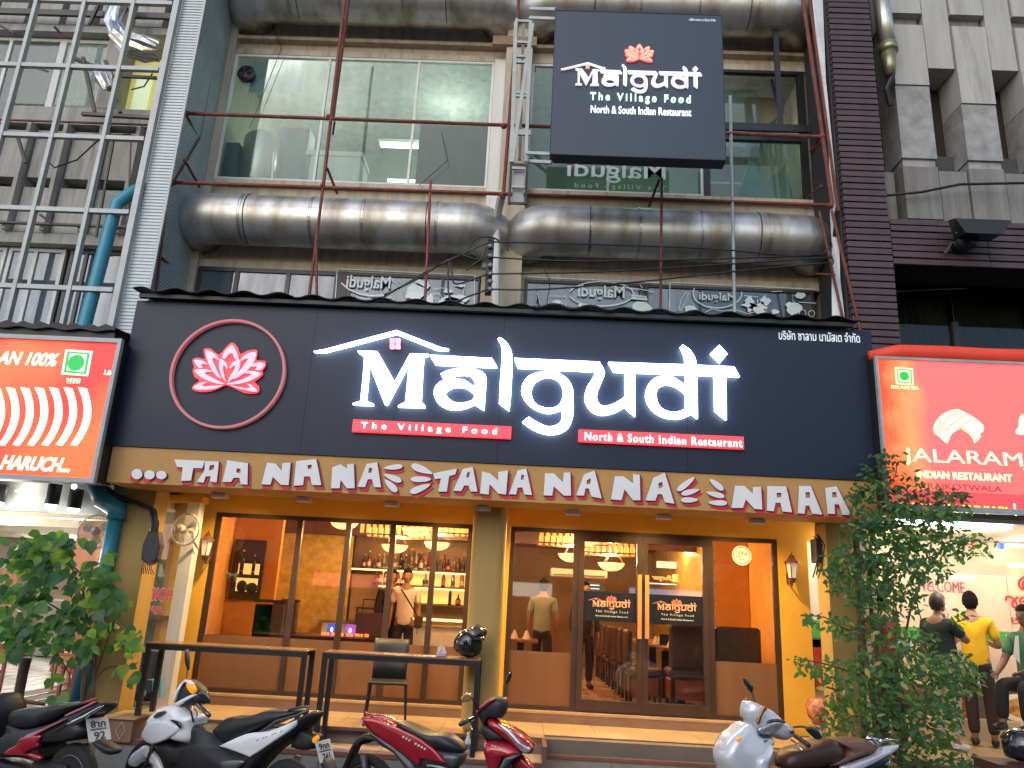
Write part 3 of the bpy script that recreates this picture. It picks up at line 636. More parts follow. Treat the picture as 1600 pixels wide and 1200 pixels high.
redstrip(904, 1162, 684, 688, 'North & South Indian Restaurant', 915, 1154, 0, 0, 1.2)
ptext('thai_lettering', 'บริษัท ซาลาม นามัสเต จำกัด', 1217, 1343, 518, 533, BY-.01, E('thai_white', (.7,.75,.8), .4), sgn, ext=.01, bold=.004)

# ================================================================ the hanging square sign and its truss
HY = 8.3
hs = empty('square_sign', (1.17, HY, 7.17), 'square dark blue double-sided sign with restaurant name, hung high in front of the windows', 'sign')
navy2 = M('blue_black_panel', (.026,.040,.070), .45, var=.1, scale=1.5)
body = MB().cbox(.09, 2.25, HY, HY+.2, 7.17, 9.33, .012).build('panel', navy2, hs)
MB().box(.095, 2.245, HY-.006, HY-.001, 9.31, 9.325).box(.095, 2.245, HY-.006, HY-.001, 7.175, 7.19).build('edge_trim', black_paint, hs)
def TH(x, z):
    # map from main board logo to the small logo
    A0, A1 = at(590,630,BY), at(1150,650,BY); B0, B1 = at(911,134,HY), at(1094,140,HY)
    s = (B1.x-B0.x)/(A1.x-A0.x); return (B0.x+(x-A0.x)*s*1.0, B0.z+(z-A0.z)*s*1.0)
logo(HY-.03, hs, TH, face=E('soft_white', (.75,.72,.8), .75), depth=.03, lotm=E('orange_pink', (1,.32,.24), .9))
redb = E('dim_red_back', (.75,.08,.12), .5)
A0, A1 = at(303,612,BY), at(413,612,BY); B0, B1 = at(979,98,HY), at(1023,99,HY); s_ = (B1.x-B0.x)/(A1.x-A0.x)
for q in LOTUS: shape('petal', [[(B0.x+(x-A0.x)*s_, B0.z+(z-A0.z)*s_) for x, z in XZ(q, BY)]], HY-.03, .03, E('orange_pink', (1,.3,.25), .9), hs)
shape('lotus_back', [[(B0.x+(x-A0.x)*s_, B0.z+(z-A0.z)*s_) for x, z in XZ(LOTUSBACK, BY)]], HY-.008, .01, E('dim_red_back', (0,0,0), 1), hs)
ptext('lettering', 'The Village Food', 922, 1079, 147, 162, HY-.02, E('green_white', (.55,.9,.72), 1.0), hs, ext=.02, bold=.02, spacing=1.5)
ptext('lettering', 'North & South Indian Restaurant', 923, 1080, 167, 179, HY-.02, E('pale_white', (.8,.88,1), .95), hs, ext=.01, bold=.012)
ptext('lettering', 'บริษัท ซาลาม นามัสเต จำกัด', 1077, 1118, 29, 33, HY-.006, E('thai_white', (0,0,0), 1), hs, ext=.004)
# truss
tr = empty('sign_truss', (-.35, 8.7, 7), 'weathered aluminium ladder truss holding the square sign at its left edge', 'bracket')
TY = 8.9
for a, b2, w in [((832,38),(800,254),.05),((808,30),(806,38),.04)]: MB().bar(at(*a,TY), at(*b2,TY), w).build('rail', alu, tr)
MB().bar(at(829,32,TY), at(822,246,TY), .045).build('rail', alu, tr); MB().bar(at(806,36,TY), at(799,254,TY), .05).build('rail', alu, tr)
MB().bar(at(818,34,TY+.3), at(812,250,TY+.3), .04).build('rail', M('grey_post', (.2,.2,.2), .6), tr)
for y in (33, 66, 88, 97, 145, 150, 205, 209): MB().bar(at(806,y,TY), at(829,y+1,TY), .035).build('rung', alu, tr)
for (a, b2) in [((828,14),(868,15)),((828,28),(868,30)),((822,239),(862,241)),((822,252),(862,254)),((822,246),(822,254))]: MB().bar(at(*a,TY-.3), at(*b2,8.4), .04).build('arm', alu, tr)
B('arm', (at(862,180,8.5).x-.005, at(862,180,8.5).x+.01, 8.5, 8.53, at(860,212,8.5).z, at(860,180,8.5).z), alu, tr)
a = at(797,255,TY); b2 = at(823,320,TY)
MB().box(a.x, a.x+.035, TY-.02, TY+.02, b2.z, a.z).box(b2.x-.035, b2.x, TY-.02, TY+.02, b2.z, a.z).box(a.x+.036, b2.x-.036, TY-.01, TY+.01, b2.z, b2.z+.03).box(a.x+.036, b2.x-.036, TY-.01, TY+.01, a.z-.03, a.z).build('lower_box', dark_metal, tr)
MB().box(a.x+.05, b2.x-.05, TY+.03, TY+.06, b2.z+.04, a.z-.03).build('plate', M('grey_plate', (.35,.36,.38), .5), tr)
for y in (263, 292): MB().bar(at(800,y,TY-.02), at(820,y+1,TY-.02), .03).build('rung', alu, tr)

# ================================================================ fascia with the painted-style letters
FY = 8.42
fas = empty('fascia_beam', (-.4, FY, 2.92), 'ochre fascia beam with the white and red cut-out singing letters under the long sign', 'fascia')
fmat = M('fascia_ochre', (.50,.27,.075), .6, var=.12, scale=1.5, dirt=.2, dirtcol=(.2,.13,.06))
B('beam', (-4.66, 3.84, FY, 9.06, 2.93, 3.33), fmat, fas)
LW = M('letter_white', (.78,.76,.74), .5, var=.06); LR = M('letter_red', (.62,.008,.02), .45, var=.1); LK = M('letter_black', (.012,.01,.012), .5)
S1 = lambda q: [(200+x/3.077, 700+y/3.077) for x, y in q]
S2 = lambda q: [(640+x/2.222, 720+y/2.222) for x, y in q]
def ell(cx, cy, rx, ry, ang=0, n=16, tear=0):
    out = []
    for i in range(n):
        a = 2*pi*i/n; x = rx*cos(a); y = ry*sin(a)*(1-tear*cos(a)); c_, s_ = cos(radians(ang)), sin(radians(ang))
        out.append((cx+x*c_-y*s_, cy+x*s_+y*c_))
    return out
LET = [('dot', S1, ell(48,127,26,25), None), ('dot', S1, ell(108,131,25,22), None), ('dot', S1, ell(165,132,25,20), None),
 ('T', S1, [(228,57),(375,63),(360,100),(318,98),(308,158),(260,160),(268,95),(240,93)], None),
 ('A', S1, [(375,65),(440,67),(438,100),(430,168),(398,162),(402,138),(378,138),(368,168),(335,165),(372,110)], [(398,85),(420,82),(416,105),(392,110)]),
 ('A', S1, [(482,60),(580,75),(578,178),(545,175),(540,145),(512,145),(500,165),(458,165)], [(527,100),(545,102),(545,122),(525,120)]),
 ('N', S1, [(672,72),(715,78),(742,110),(745,75),(785,72),(775,180),(738,178),(700,140),(688,178),(645,176)], None),
 ('A', S1, [(812,65),(908,55),(932,180),(888,180),(878,138),(850,138),(845,180),(800,183)], [(866,84),(886,82),(886,100),(868,104)]),
 ('N', S1, [(985,95),(1025,80),(1055,100),(1057,80),(1088,78),(1092,195),(1055,195),(1025,155),(1020,195),(978,195)], None),
 ('A', S1, [(1150,78),(1200,70),(1218,190),(1185,190),(1175,152),(1155,152),(1142,190),(1105,188)], [(1160,98),(1176,98),(1174,120),(1158,122)]),
 ('ray', S1, ell(1276,94,46,12,-6,16,-.4), None), ('ray', S1, ell(1274,145,46,14,22,16,-.4), None), ('ray', S1, ell(1265,182,42,15,45,16,-.4), None),
 ('ray', S2, ell(44,31,40,12,22,16,.4), None), ('ray', S2, ell(40,65,36,10,0,16,.2), None), ('ray', S2, ell(38,97,38,11,-22,16,.4), None),
 ('T', S2, [(82,45),(165,28),(160,48),(138,55),(130,108),(100,108),(110,62),(88,65)], None),
 ('A', S2, [(185,30),(220,22),(236,108),(212,108),(205,87),(190,87),(180,107),(152,105)], [(200,42),(210,40),(208,58),(197,60)]),
 ('N', S2, [(252,38),(280,45),(308,70),(308,40),(342,35),(335,118),(308,115),(278,82),(275,118),(245,115)], None),
 ('A', S2, [(375,35),(405,28),(425,120),(398,118),(392,94),(375,94),(370,118),(345,117)], [(388,50),(397,50),(396,66),(386,68)]),
 ('N', S2, [(470,45),(500,45),(532,75),(535,42),(558,42),(560,122),(535,122),(500,90),(495,122),(465,121)], None),
 ('A', S2, [(605,48),(642,35),(666,132),(630,125),(622,97),(610,97),(605,122),(578,121)], [(615,68),(628,62),(628,80),(615,84)]),
 ('N', S2, [(712,55),(742,55),(775,80),(775,48),(798,50),(800,138),(775,138),(745,100),(735,138),(698,135)], None),
 ('A', S2, [(845,60),(885,42),(918,150),(885,145),(875,117),(860,117),(852,140),(818,138)], [(862,80),(876,74),(878,92),(864,98)]),
 ('ray', S2, ell(958,82,38,10,-38,16,.3), None), ('ray', S2, ell(973,109,32,9,-14,16,.3), None), ('ray', S2, ell(970,137,30,9,0,16,.3), None),
 ('ray', S2, ell(1064,84,30,10,38,16,-.3), None), ('ray', S2, ell(1060,118,32,9,14,16,-.3), None), ('ray', S2, ell(1068,147,33,9,2,16,-.3), None),
 ('N', S2, [(1128,88),(1160,88),(1190,115),(1190,92),(1218,92),(1222,170),(1195,168),(1165,135),(1155,165),(1115,165)], None),
 ('A', S2, [(1240,88),(1305,90),(1325,180),(1292,177),(1285,147),(1268,147),(1262,176),(1238,174)], [(1272,112),(1288,112),(1288,128),(1272,128)]),
 ('A', S2, [(1350,88),(1390,88),(1430,188),(1395,185),(1385,157),(1372,157),(1368,185),(1345,183)], [(1372,110),(1386,110),(1388,130),(1372,130)]),
 ('A', S2, [(1440,95),(1480,90),(1530,190),(1498,188),(1488,152),(1472,152),(1474,186),(1448,185)], [(1464,110),(1478,110),(1480,128),(1464,128)])]
for k, S, out, hole in LET:
    q = S(out); h = [S(hole)] if hole else []
    P = [XZ(r, FY) for r in [q]+h]
    nm = {'dot': 'dot', 'ray': 'ray'}.get(k, 'letter')
    if nm != 'letter': P = [P[0]]
    cx = sum(p[0] for p in P[0])/len(P[0]); cz = sum(p[1] for p in P[0])/len(P[0])
    sc = lambda L, s, dx, dz_: [(cx+(x-cx)*s+dx, cz+(z-cz)*s+dz_) for x, z in L]
    w = shape(nm, P, FY-.022, .008, LW, fas)
    shape('outline', [sc(P[0], 1.05, .008, -.006)]+P[1:], FY-.014, .006, LK, w)
    shape('shadow', [sc(P[0], 1.05, .03*(1 if S is S2 or k=='A' else .6)*(-1 if k in('dot',) else 1), -.036)]+[[(x+.01,z-.01) for x,z in r] for r in P[1:]], FY-.006, .008, LR, w)
# ================================================================ ground floor: ceiling, columns, side walls
gf = bld
B('porch_ceiling', (-4.75, 4.0, 9.065, 10.42, 3.16, 3.3), yellow_wall, gf)
B('beam_back', (-4.66, 3.84, 8.99, 9.062, 3.335, 3.6), fmat, gf)
col = bevel(B('round_edged_column', (-.62, -.225, 9.05, 9.42, PZ, 3.16), ochre_wall, gf), .09, 4)
B('pillar', (-4.72, -4.39, 9.06, 9.4, .0, 3.0), ochre_wall, gf)
B('pillar', (3.46, 3.78, 9.06, 9.4, .0, 2.93), ochre_wall, gf)
B('front_wall', (-.69, -.2, 10.24, 10.42, PZ, 3.16), yellow_wall, gf)
B('header', (-4.6, 3.78, 10.25, 10.42, 2.835, 3.16), yellow_wall, gf)
B('front_wall', (-4.6, -4.115, 10.24, 10.42, PZ, 2.834), yellow_wall, gf)
B('front_wall', (3.275, 3.66, 10.24, 10.42, PZ, 2.834), yellow_wall, gf)
B('white_post', (-4.33, -4.17, 9.82, 9.98, PZ, 2.9), white_paint, gf)
B('post_header', (-4.75, -4.14, 9.8, 10.0, 2.9, 2.98), yellow_wall, gf)
B('sill', (-4.115, 3.28, 10.17, 10.42, PZ, .585), M('sill_stone', (.30,.17,.09), .45, var=.2), gf)
B('sill_cap', (-4.115, 3.28, 10.15, 10.42, .586, .612), M('sill_cap', (.42,.27,.14), .4), gf)
# floor, walls and ceiling of the dining room
wood_floor = M('wood_floor', (.48,.29,.12), .3, var=.2, scale=2, streak=False)
orange_wall = M('orange_plaster', (.62,.27,.045), .7, var=.15, scale=2)
gold_wall = M('gold_wallpaper', (.58,.38,.08), .5, var=.4, scale=7, bump=.3, bscale=12)
din = B('dining_floor', (-4.6, 3.6, 10.42, 18, .45, .60), wood_floor, gf)
for i in range(14):
    B('floor_board', (.2+i*.14, .334+i*.14, 10.45, 17.9, .601, .606), M('floor_board_%d' % (i % 3), [(.5,.31,.13),(.44,.26,.11),(.54,.34,.15)][i % 3], .28, var=.2, scale=3), gf)
B('dining_ceiling', (-4.6, 3.6, 10.42, 18, 3.12, 3.2), M('brown_ceiling', (.30,.13,.07), .5, var=.15), gf)
B('room_wall', (-4.75, -4.45, 10.42, 18, .45, 3.2), orange_wall, gf); B('room_wall', (3.45, 3.6, 10.42, 18, .45, 3.2), orange_wall, gf)
B('room_wall', (-4.6, 3.6, 18, 18.1, .45, 3.2), M('far_wall', (.30,.18,.09), .7), gf)
B('room_wall', (-4.44, -3.72, 11.9, 12.0, .6, 3.12), orange_wall, gf)
B('room_wall', (-4.44, -3.0, 13.6, 13.7, .6, 3.12), gold_wall, gf)
B('room_wall', (2.95, 3.44, 12.2, 12.3, .6, 3.12), orange_wall, gf); B('room_wall', (2.9, 2.948, 12.2, 18, .6, 3.12), gold_wall, gf)
B('ceiling_beam', (-4.4, 3.4, 13.3, 13.5, 2.85, 3.12), M('dark_beam', (.12,.05,.03), .5), gf)
B('ceiling_beam', (-.6, -.3, 10.5, 18, 2.9, 3.12), M('dark_beam', (.1,.05,.03), .5), gf)
B('room_wall', (-.75, -.5, 13.5, 16, .6, 3.12), M('bar_end_wall', (.4,.2,.07), .6), gf)
# ---------------------------------------------------------------- glazed front
shop_glass = glass('shop_window_glass', (.95,.93,.9), 1.25)
film = glass('frosted_lower_film', (.62,.40,.22), .8, alpha=.6, base=(.30,.155,.08), rough=.2)
for n_ in film.node_tree.nodes:
    if n_.type == 'MAP_RANGE': n_.inputs[3].default_value = .5; n_.inputs[4].default_value = .6
gz0, gz1 = .613, 2.834
def glazed(x0, x1, mull, name='shop_window', doors=()):
    fw = .055; Y0, Y1 = 10.25, 10.32
    f = MB().box(x0, x1, Y0, Y1, gz1-fw, gz1).box(x0, x1, Y0, Y1, gz0, gz0+.05).box(x0, x0+fw, Y0, Y1, gz0+.05, gz1-fw).box(x1-fw, x1, Y0, Y1, gz0+.05, gz1-fw)
    for m in mull: f.box(m-.035, m+.035, Y0+.003, Y1-.003, gz0+.05, gz1-fw)
    w = f.build(name, brown_frame, gf)
    ed = [x0+fw-.035] + list(mull) + [x1-fw+.035]
    for i, (a, b) in enumerate(zip(ed[:-1], ed[1:])):
        if i in doors: continue
        B('pane', (a+.035, b-.035, 10.283, 10.288, gz0+.05, gz1-fw), shop_glass, w)
        B('frosted_film', (a+.036, b-.036, 10.278, 10.281, gz0+.051, gz0+.68), film, w)
    return w, ed
xs = [at(v, 940, 10.28).x for v in (478-6, 550-6, 616-4, 678+1)]
mull = [at(455,940,10.28).x, at(533,940,10.28).x, at(605,940,10.28).x, at(672,940,10.28).x]
wl_, ed = glazed(-4.11, -.70, mull)
mr_ = [at(898,960,10.28).x, at(1003,960,10.28).x, at(1111,960,10.28).x]
wr_, ed2 = glazed(-.19, 3.27, [mr_[0], mr_[2]], doors=(1,))
logo_red = E('sticker_red', (1,.16,.08), .8); stick_black = M('sticker_black', (.012,.012,.014), .3)
orange_print = M('sticker_orange', (.7,.25,.12), .5, emit=(1,.35,.15), es=.45); pale_print = M('sticker_pale', (.6,.55,.45), .5, emit=(1,.9,.7), es=.25)
handle_m = M('door_handle_wood', (.55,.24,.09), .35, var=.2)
for k, (a, b) in enumerate([(mr_[0]+.036, mr_[1]-.002), (mr_[1]+.002, mr_[2]-.036)]):
    f = MB(); Y0, Y1 = 10.235, 10.30
    f.box(a, b, Y0, Y1, gz1-.145, gz1-.057).box(a, b, Y0, Y1, gz0+.02, gz0+.15).box(a, a+.07, Y0, Y1, gz0+.15, gz1-.145).box(b-.07, b, Y0, Y1, gz0+.15, gz1-.145)
    d = f.build('glass_door', brown_frame, gf)
    B('pane', (a+.07, b-.07, 10.268, 10.274, gz0+.15, gz1-.145), shop_glass, d)
    hx = b-.045 if k == 0 else a+.045
    hz0, hz1 = at(997 if k == 0 else 1014, 998, 10.2).z, at(997, 898, 10.2).z
    MB().box(hx-.025, hx+.025, 10.15, 10.175, hz0, hz1).box(hx-.01, hx+.01, 10.175, 10.235, hz0+.1, hz0+.13).box(hx-.01, hx+.01, 10.175, 10.235, hz1-.13, hz1-.1).build('handle', handle_m, d)
    zb, zt = at(950, 971, 10.26).z, at(950, 925, 10.26).z
    st = B('door_sign', (a+.075, b-.075, 10.262, 10.266, zb, zt), stick_black, d)
    cx = (a+b)/2+.02
    def TD(x, z, cx=cx):
        A0 = at(852, 640, BY); s = .72*(b-a)/ (at(1150,640,BY).x-at(556,640,BY).x) * .82
        return (cx+(x-A0.x)*s, (zb+zt)/2+.0+(z-A0.z)*s*1.05)
    logo(10.259, st, TD, face=orange_print, depth=.002, lotm=orange_print)
    s_ = .18/ (at(413,612,BY).x-at(303,612,BY).x)*.72; B0 = (cx-.06, zt-.135)
    for q in LOTUS: shape('petal', [[(B0[0]+(x-A0.x)*s_, B0[1]+(z-A0.z)*s_) for x, z in XZ(q, BY)]], 10.259, .002, logo_red, st)
    text('lettering', 'The Village Food', cx-.2, cx+.21, zb+.1, zb+.135, 10.26, pale_print, st, ext=.002, spacing=1.6)
    text('lettering', 'North & South Indian Restaurant', cx-.2, cx+.21, zb+.055, zb+.075, 10.26, pale_print, st, ext=.002)
# halal sticker: plain round badge with the word, as on the glass
t = empty('round_sticker', (3.0, 10.27, 2.55), 'round cream sticker with Arabic and Latin word at the top of the right-hand shop pane', 'sticker')
c = at(1159, 868, 10.27); r = .125
MB().lathe([(r,0),(r,.003)], (c.x, c.y, c.z), 40, 'y').build('disc', M('cream_sticker', (.7,.6,.42), .5, emit=(1,.85,.55), es=.25), t)
shape('ring', [[(c.x+r*.88*cos(2*pi*i/40), c.z+r*.88*sin(2*pi*i/40)) for i in range(40)], [(c.x+r*.82*cos(2*pi*i/40), c.z+r*.82*sin(2*pi*i/40)) for i in range(40)]], 10.265, .002, LK, t)
text('word', '\uFEDD\uFEFC\uFEA3', c.x-.07, c.x+.07, c.z-.02, c.z+.065, 10.265, LK, t, ext=.002, bold=.01)
text('word', 'HALAL', c.x-.05, c.x+.05, c.z-.06, c.z-.038, 10.265, LK, t, ext=.002, bold=.01)
# porch downlights and the small grey soffit lamps
for k, (x, y) in enumerate([(344,772),(475,780),(612,787),(755,791),(895,802),(1037,806),(1182,815)]):
    c = at(x, y, 8.98)
    lab = ['above the left pillar', 'second from the left', 'above the fourth pane of the left window', 'at the top of the middle column', 'above the left edge of the door', 'above the right door leaf', 'at the right end near the lantern'][k]
    t = empty('soffit_lamp', (c.x, 8.98, 2.9), 'small grey box lamp under the ochre fascia, ' + lab, 'lamp', 'grey box lamps under the fascia')
    MB().cbox(c.x-.085, c.x+.085, 8.9, 9.05, 2.875, 2.925, .006).build('body', M('grey_lamp_body', (.55,.55,.57), .5), t)
    B('plate', (c.x-.06, c.x+.06, 8.92, 9.03, 2.9251, 2.93), dark_metal, t)
for k, X in enumerate((-3.6, -2.3, -1.1, .45, 1.6, 2.7)):
    lab = ['left end', 'left window', 'left of the middle column', 'left of the door', 'above the door', 'right end'][k]
    t = empty('porch_downlight', (X, 9.6, 3.15), 'small warm lit downlight in the yellow porch ceiling, ' + lab, 'lamp', 'porch downlights')
    MB().lathe([(.055,0),(.055,.012)], (X, 9.62, 3.146), 16).build('glow', E('warm_downlight', (1,.72,.35), 6), t)
    ld = bpy.data.lights.new('downlight', 'SPOT'); ld.energy = 150; ld.color = (1,.68,.28); ld.spot_size = radians(140); ld.spot_blend = .8; ld.shadow_soft_size = .06
    l = bpy.data.objects.new('light', ld); COL.objects.link(l); l.parent = t; l.location = (0, .02, -.03)

# ================================================================ dining room fittings
warm = (1, .66, .30)
def point(parent, loc, e, c=warm, r=.12):
    ld = bpy.data.lights.new('light', 'POINT'); ld.energy = e; ld.color = c; ld.shadow_soft_size = r
    l = bpy.data.objects.new('light', ld); COL.objects.link(l)
    l.parent = parent; l.location = Vector(loc)-wloc(parent); return l
bowl_m = M('alabaster_bowl', (.7,.5,.25), .5, var=.5, scale=9, emit=(1,.58,.2), es=1.5)
nt = bowl_m.node_tree; bb = nt.nodes['Principled BSDF']
mxn = [n for n in nt.nodes if n.type == 'MIX'][0]; nt.links.new(mxn.outputs['Result'], bb.inputs['Emission Color']); mxn.inputs['A'].default_value = (1,.66,.26,1); bb.inputs['Emission Strength'].default_value = 1.7
slat_glow = E('slat_glow', (1,.26,.06), 1.0)
def chandelier(px, py, Y, label, drum=True, e=95):
    c = at(px, py, Y); X, Z = c.x, c.z
    t = empty('chandelier', (X, Y, Z), label, 'chandelier', 'pendant bowls with slatted shades')
    prof = [(.01,-.12),(.09,-.11),(.16,-.075),(.2,-.02),(.205,0),(.19,0),(.15,-.05),(.08,-.09),(.01,-.1)]
    MB().lathe(prof, (X, Y, Z), 20).build('bowl', bowl_m, t, smooth=True)
    for a in (0, 2.1, 4.2): MB().tube([(X+.2*cos(a), Y+.2*sin(a), Z), (X+.03*cos(a), Y+.03*sin(a), Z+.22)], .006, 5).build('chain', brown_frame, t)
    B('stem', (X-.01, X+.01, Y-.01, Y+.01, Z+.22, 3.1), brown_frame, t)
    if drum:
        W = .52
        for y in (Y-.3, Y+.3): MB().box(X-W, X+W, y-.015, y+.015, Z+.12, Z+.145).box(X-W, X+W, y-.015, y+.015, Z+.28, Z+.3).build('rail', brown_frame, t)
        for i in range(11):
            x = X-W+.05+i*(2*W-.1)/10
            for y in (Y-.3, Y+.3): B('slat', (x-.026, x+.026, y-.006, y+.006, Z+.146, Z+.279), slat_glow, t)
    point(t, (X, Y, Z+.12), e, r=.1)
chandelier(617, 852, 12.1, 'lit alabaster bowl under a slatted orange shade, left one of the pair before the bar')
chandelier(683, 848, 12.4, 'lit alabaster bowl under a slatted orange shade, right one of the pair before the bar')
chandelier(650, 826, 11.2, 'larger lit bowl close to the window, over the middle of the bar window', False)
chandelier(538, 814, 11.0, 'lit bowl half hidden at the top of the third pane of the left window', False, 18)
chandelier(893, 866, 12.0, 'lit alabaster bowl with slatted shade seen just left of the door frame')
chandelier(955, 880, 12.2, 'lit alabaster bowl with slatted shade seen through the left door leaf')
chandelier(915, 840, 11.0, 'lit bowl near the glass at the top of the left door leaf', False)
for k, (px, py) in enumerate([(845,884),(967,891),(1056,902)]):
    c = at(px, py, 15); t = empty('ceiling_spot', (c.x, 15, 3.1), 'small lit round spot in the dining room ceiling, %s' % ['left of the air conditioner','above the left door sign','above the right door sign'][k], 'lamp', 'dining room ceiling spots')
    MB().lathe([(.07,0),(.07,.02)], (c.x, 14.2, 3.095), 14).build('glow', E('warm_downlight', (1,.7,.35), 6), t); point(t, (c.x, 14.2, 2.95), 50, r=.08)
# bar with lit shelves and bottles
bar = empty('back_bar', (-2, 14, .6), 'lit bar shelves with a pale marble counter behind the left shop window', 'bar')
SX0, SX1 = at(548,900,14.2).x, at(742,900,14.2).x
shelf_z = [at(640,890,14.0).z, at(640,915,14.0).z]
glowy = M('backlit_panel', (.75,.52,.2), .6, var=.15, emit=(1,.58,.16), es=.85)
bbk = B('back_panel', (SX0, SX1, 14.35, 14.4, .6, 2.95), M('bar_back', (.35,.2,.08), .6, var=.3, scale=4), bar)
sz = shelf_z + [at(640,943,14.0).z]
B('lit_back', (SX0+.55, SX1, 14.33, 14.345, sz[1]+.02, sz[0]-.03), glowy, bar); B('lit_back', (SX0+.55, SX1, 14.33, 14.345, sz[2]+.02, sz[1]-.03), glowy, bar)
for z in sz: MB().box(SX0 if z is sz[0] else SX0+.55, SX1, 14.0, 14.33, z-.02, z).build('shelf', M('shelf_wood', (.14,.07,.03), .4), bar)
for z in sz[:2]: B('light_strip', (SX0 if z is sz[0] else SX0+.55, SX1, 14.02, 14.05, z-.045, z-.021), E('strip_glow', (1,.72,.3), 2.2), bar)
czt = at(700,978,13.6).z
B('counter', (-3.3, SX1, 13.3, 13.9, .6, czt-.04), M('marble_front', (.6,.5,.36), .3, var=.15, emit=(1,.75,.4), es=.12), bar)
B('counter_top', (-3.35, SX1+.03, 13.25, 13.95, czt-.038, czt), M('counter_top', (.3,.2,.12), .2), bar)
B('light_strip', (SX0+.8, SX1, 13.92, 13.945, czt+.06, czt+.10), E('strip_glow', (0,0,0), 1), bar)
bm_ = [M('bottle_%d' % i, c, .12, var=.1, spec=.7) for i, c in enumerate([(.05,.02,.01),(.14,.05,.01),(.03,.05,.02),(.22,.12,.03),(.3,.28,.2),(.02,.02,.03),(.2,.02,.01)])]
cap_m = M('bottle_cap', (.5,.3,.08), .4, .5); lab_m = [M('bottle_label_%d' % i, c, .6) for i, c in enumerate([(.6,.52,.35),(.05,.05,.05),(.5,.1,.05)])]
bprof = [[(.035,0),(.037,.01),(.037,.16),(.03,.19),(.013,.22),(.012,.28)],[(.042,0),(.044,.02),(.044,.12),(.03,.16),(.014,.18),(.014,.25)],[(.03,0),(.03,.2),(.025,.23),(.012,.25),(.012,.32)],[(.05,0),(.052,.01),(.052,.11),(.02,.15),(.014,.2)]]
bmesh_ = []
for p in bprof:
    bmesh_.append((MB().lathe(p, n=10).mesh('bottle'), MB().lathe([(.016,p[-1][1]-.002),(.016,p[-1][1]+.025)], n=8).mesh('cap'), MB().lathe([(p[1][0]+.001,.04),(p[2][0]+.001,.11 if len(p)>4 else .09)], n=10).mesh('label')))
def bottle(X, Y, Z, where, group):
    k = R.randrange(4); mi = R.randrange(7); s = R.uniform(.85, 1.12)
    tone = ['dark brown','amber','dark green','gold','clear','black','red'][mi]; form = ['tall','squat','slim','short round'][k]
    lb = ['cream','black','red'][mi % 3]
    root = bpy.data.objects.new('bottle', bmesh_[k][0].copy()); COL.objects.link(root); root.data.materials.append(bm_[mi]); root.data.shade_smooth()
    root.location = (X, Y, Z); root.scale = (s, s, s)
    tag(root, '%s %s bottle %s' % (form, tone, where), 'bottle', group)
    for nm, me, m in (('cap', bmesh_[k][1], cap_m), ('label', bmesh_[k][2], lab_m[mi % 3])):
        if not me.materials: pass
        o = bpy.data.objects.new(nm, me.copy()); o.data.materials.append(m); COL.objects.link(o); o.parent = root
pane = lambda px: 'behind the %s pane' % ('third' if px < 605 else 'fourth' if px < 672 else 'fifth')
for i, px in enumerate([569,577,585,592,600,609,617,626,634,643,650,658,664,670,679,688,694,701,710,716,724,732]):
    bottle(at(px, 880, 14.15).x, 14.15+R.uniform(-.04,.04), sz[0]+.001, 'on the top bar shelf, %s from its left' % ORD[i], 'bottles on the top bar shelf')
for i, px in enumerate([588,594,602,612,622,629,636,665,693,708,722,731]):
    bottle(at(px, 905, 14.15).x, 14.15, sz[1]+.001, 'on the lit middle bar shelf, %s from its left' % ORD[i], 'bottles on the middle bar shelf')
for i, px in enumerate([595,606,648,703,716]):
    bottle(at(px, 935, 14.15).x, 14.15, sz[2]+.001, 'on the lowest lit bar shelf, %s from the left' % ['first','second','third','fourth','fifth'][i], 'bottles on the lowest bar shelf')
t = empty('glass_rack', (-3.0, 13.7, czt), 'small wire rack of glasses on the bar beside the shelves', 'rack')
MB().box(-2.72,-2.7,13.6,13.62,czt,czt+.35).box(-2.5,-2.48,13.6,13.62,czt,czt+.35).box(-2.72,-2.48,13.6,13.62,czt+.35,czt+.37).build('frame', black_paint, t)
for i in range(4): MB().lathe([(.02,0),(.025,.12),(.022,.12)], (-2.68+i*.05, 13.66, czt+.002), 8).build('glass', M('drinking_glass', (.5,.5,.48), .1), t)
# picture niche on the orange wall, left
t = empty('wall_niche', (-4.0, 11.85, 1.7), 'dark wooden wall cabinet with two lit shelves of bottles at far left', 'cabinet')
a = at(348,842,11.85); b2 = at(392,937,11.85); nx0 = at(352,890,11.85).x; nx1 = at(386,890,11.85).x
a_ = at(337+8,885,11.85).x
nx0, nx1 = -4.40, -3.93; nz0, nz1 = at(370,937,11.8).z, at(370,842,11.8).z
MB().box(nx0, nx1, 11.86, 11.895, nz0, nz1).build('cabinet', brown_frame, t)
hz = (nz1-nz0)
B('lit_shelf', (nx0+.1, nx1-.05, 11.85, 11.859, nz0+hz*.42, nz0+hz*.60), glowy, t); B('lit_shelf', (nx0+.1, nx1-.05, 11.85, 11.859, nz0+hz*.14, nz0+hz*.36), glowy, t)
MB().box(nx0+.08, nx1-.03, 11.78, 11.86, nz0+hz*.39, nz0+hz*.42).build('shelf', brown_frame, t)
for i, x in enumerate((nx0+.16, nx0+.34)): bottle(x, 11.82, nz0+hz*.42, 'in the wall cabinet at far left, %s side' % ['left','right'][i], 'bottles in the wall cabinet')
MB().ball((nx0+.2, 11.83, nz0+hz*.22), (.08,.02,.09)).ball((nx0+.35, 11.83, nz0+hz*.2), (.09,.02,.08)).build('round_silhouette', black_paint, t)
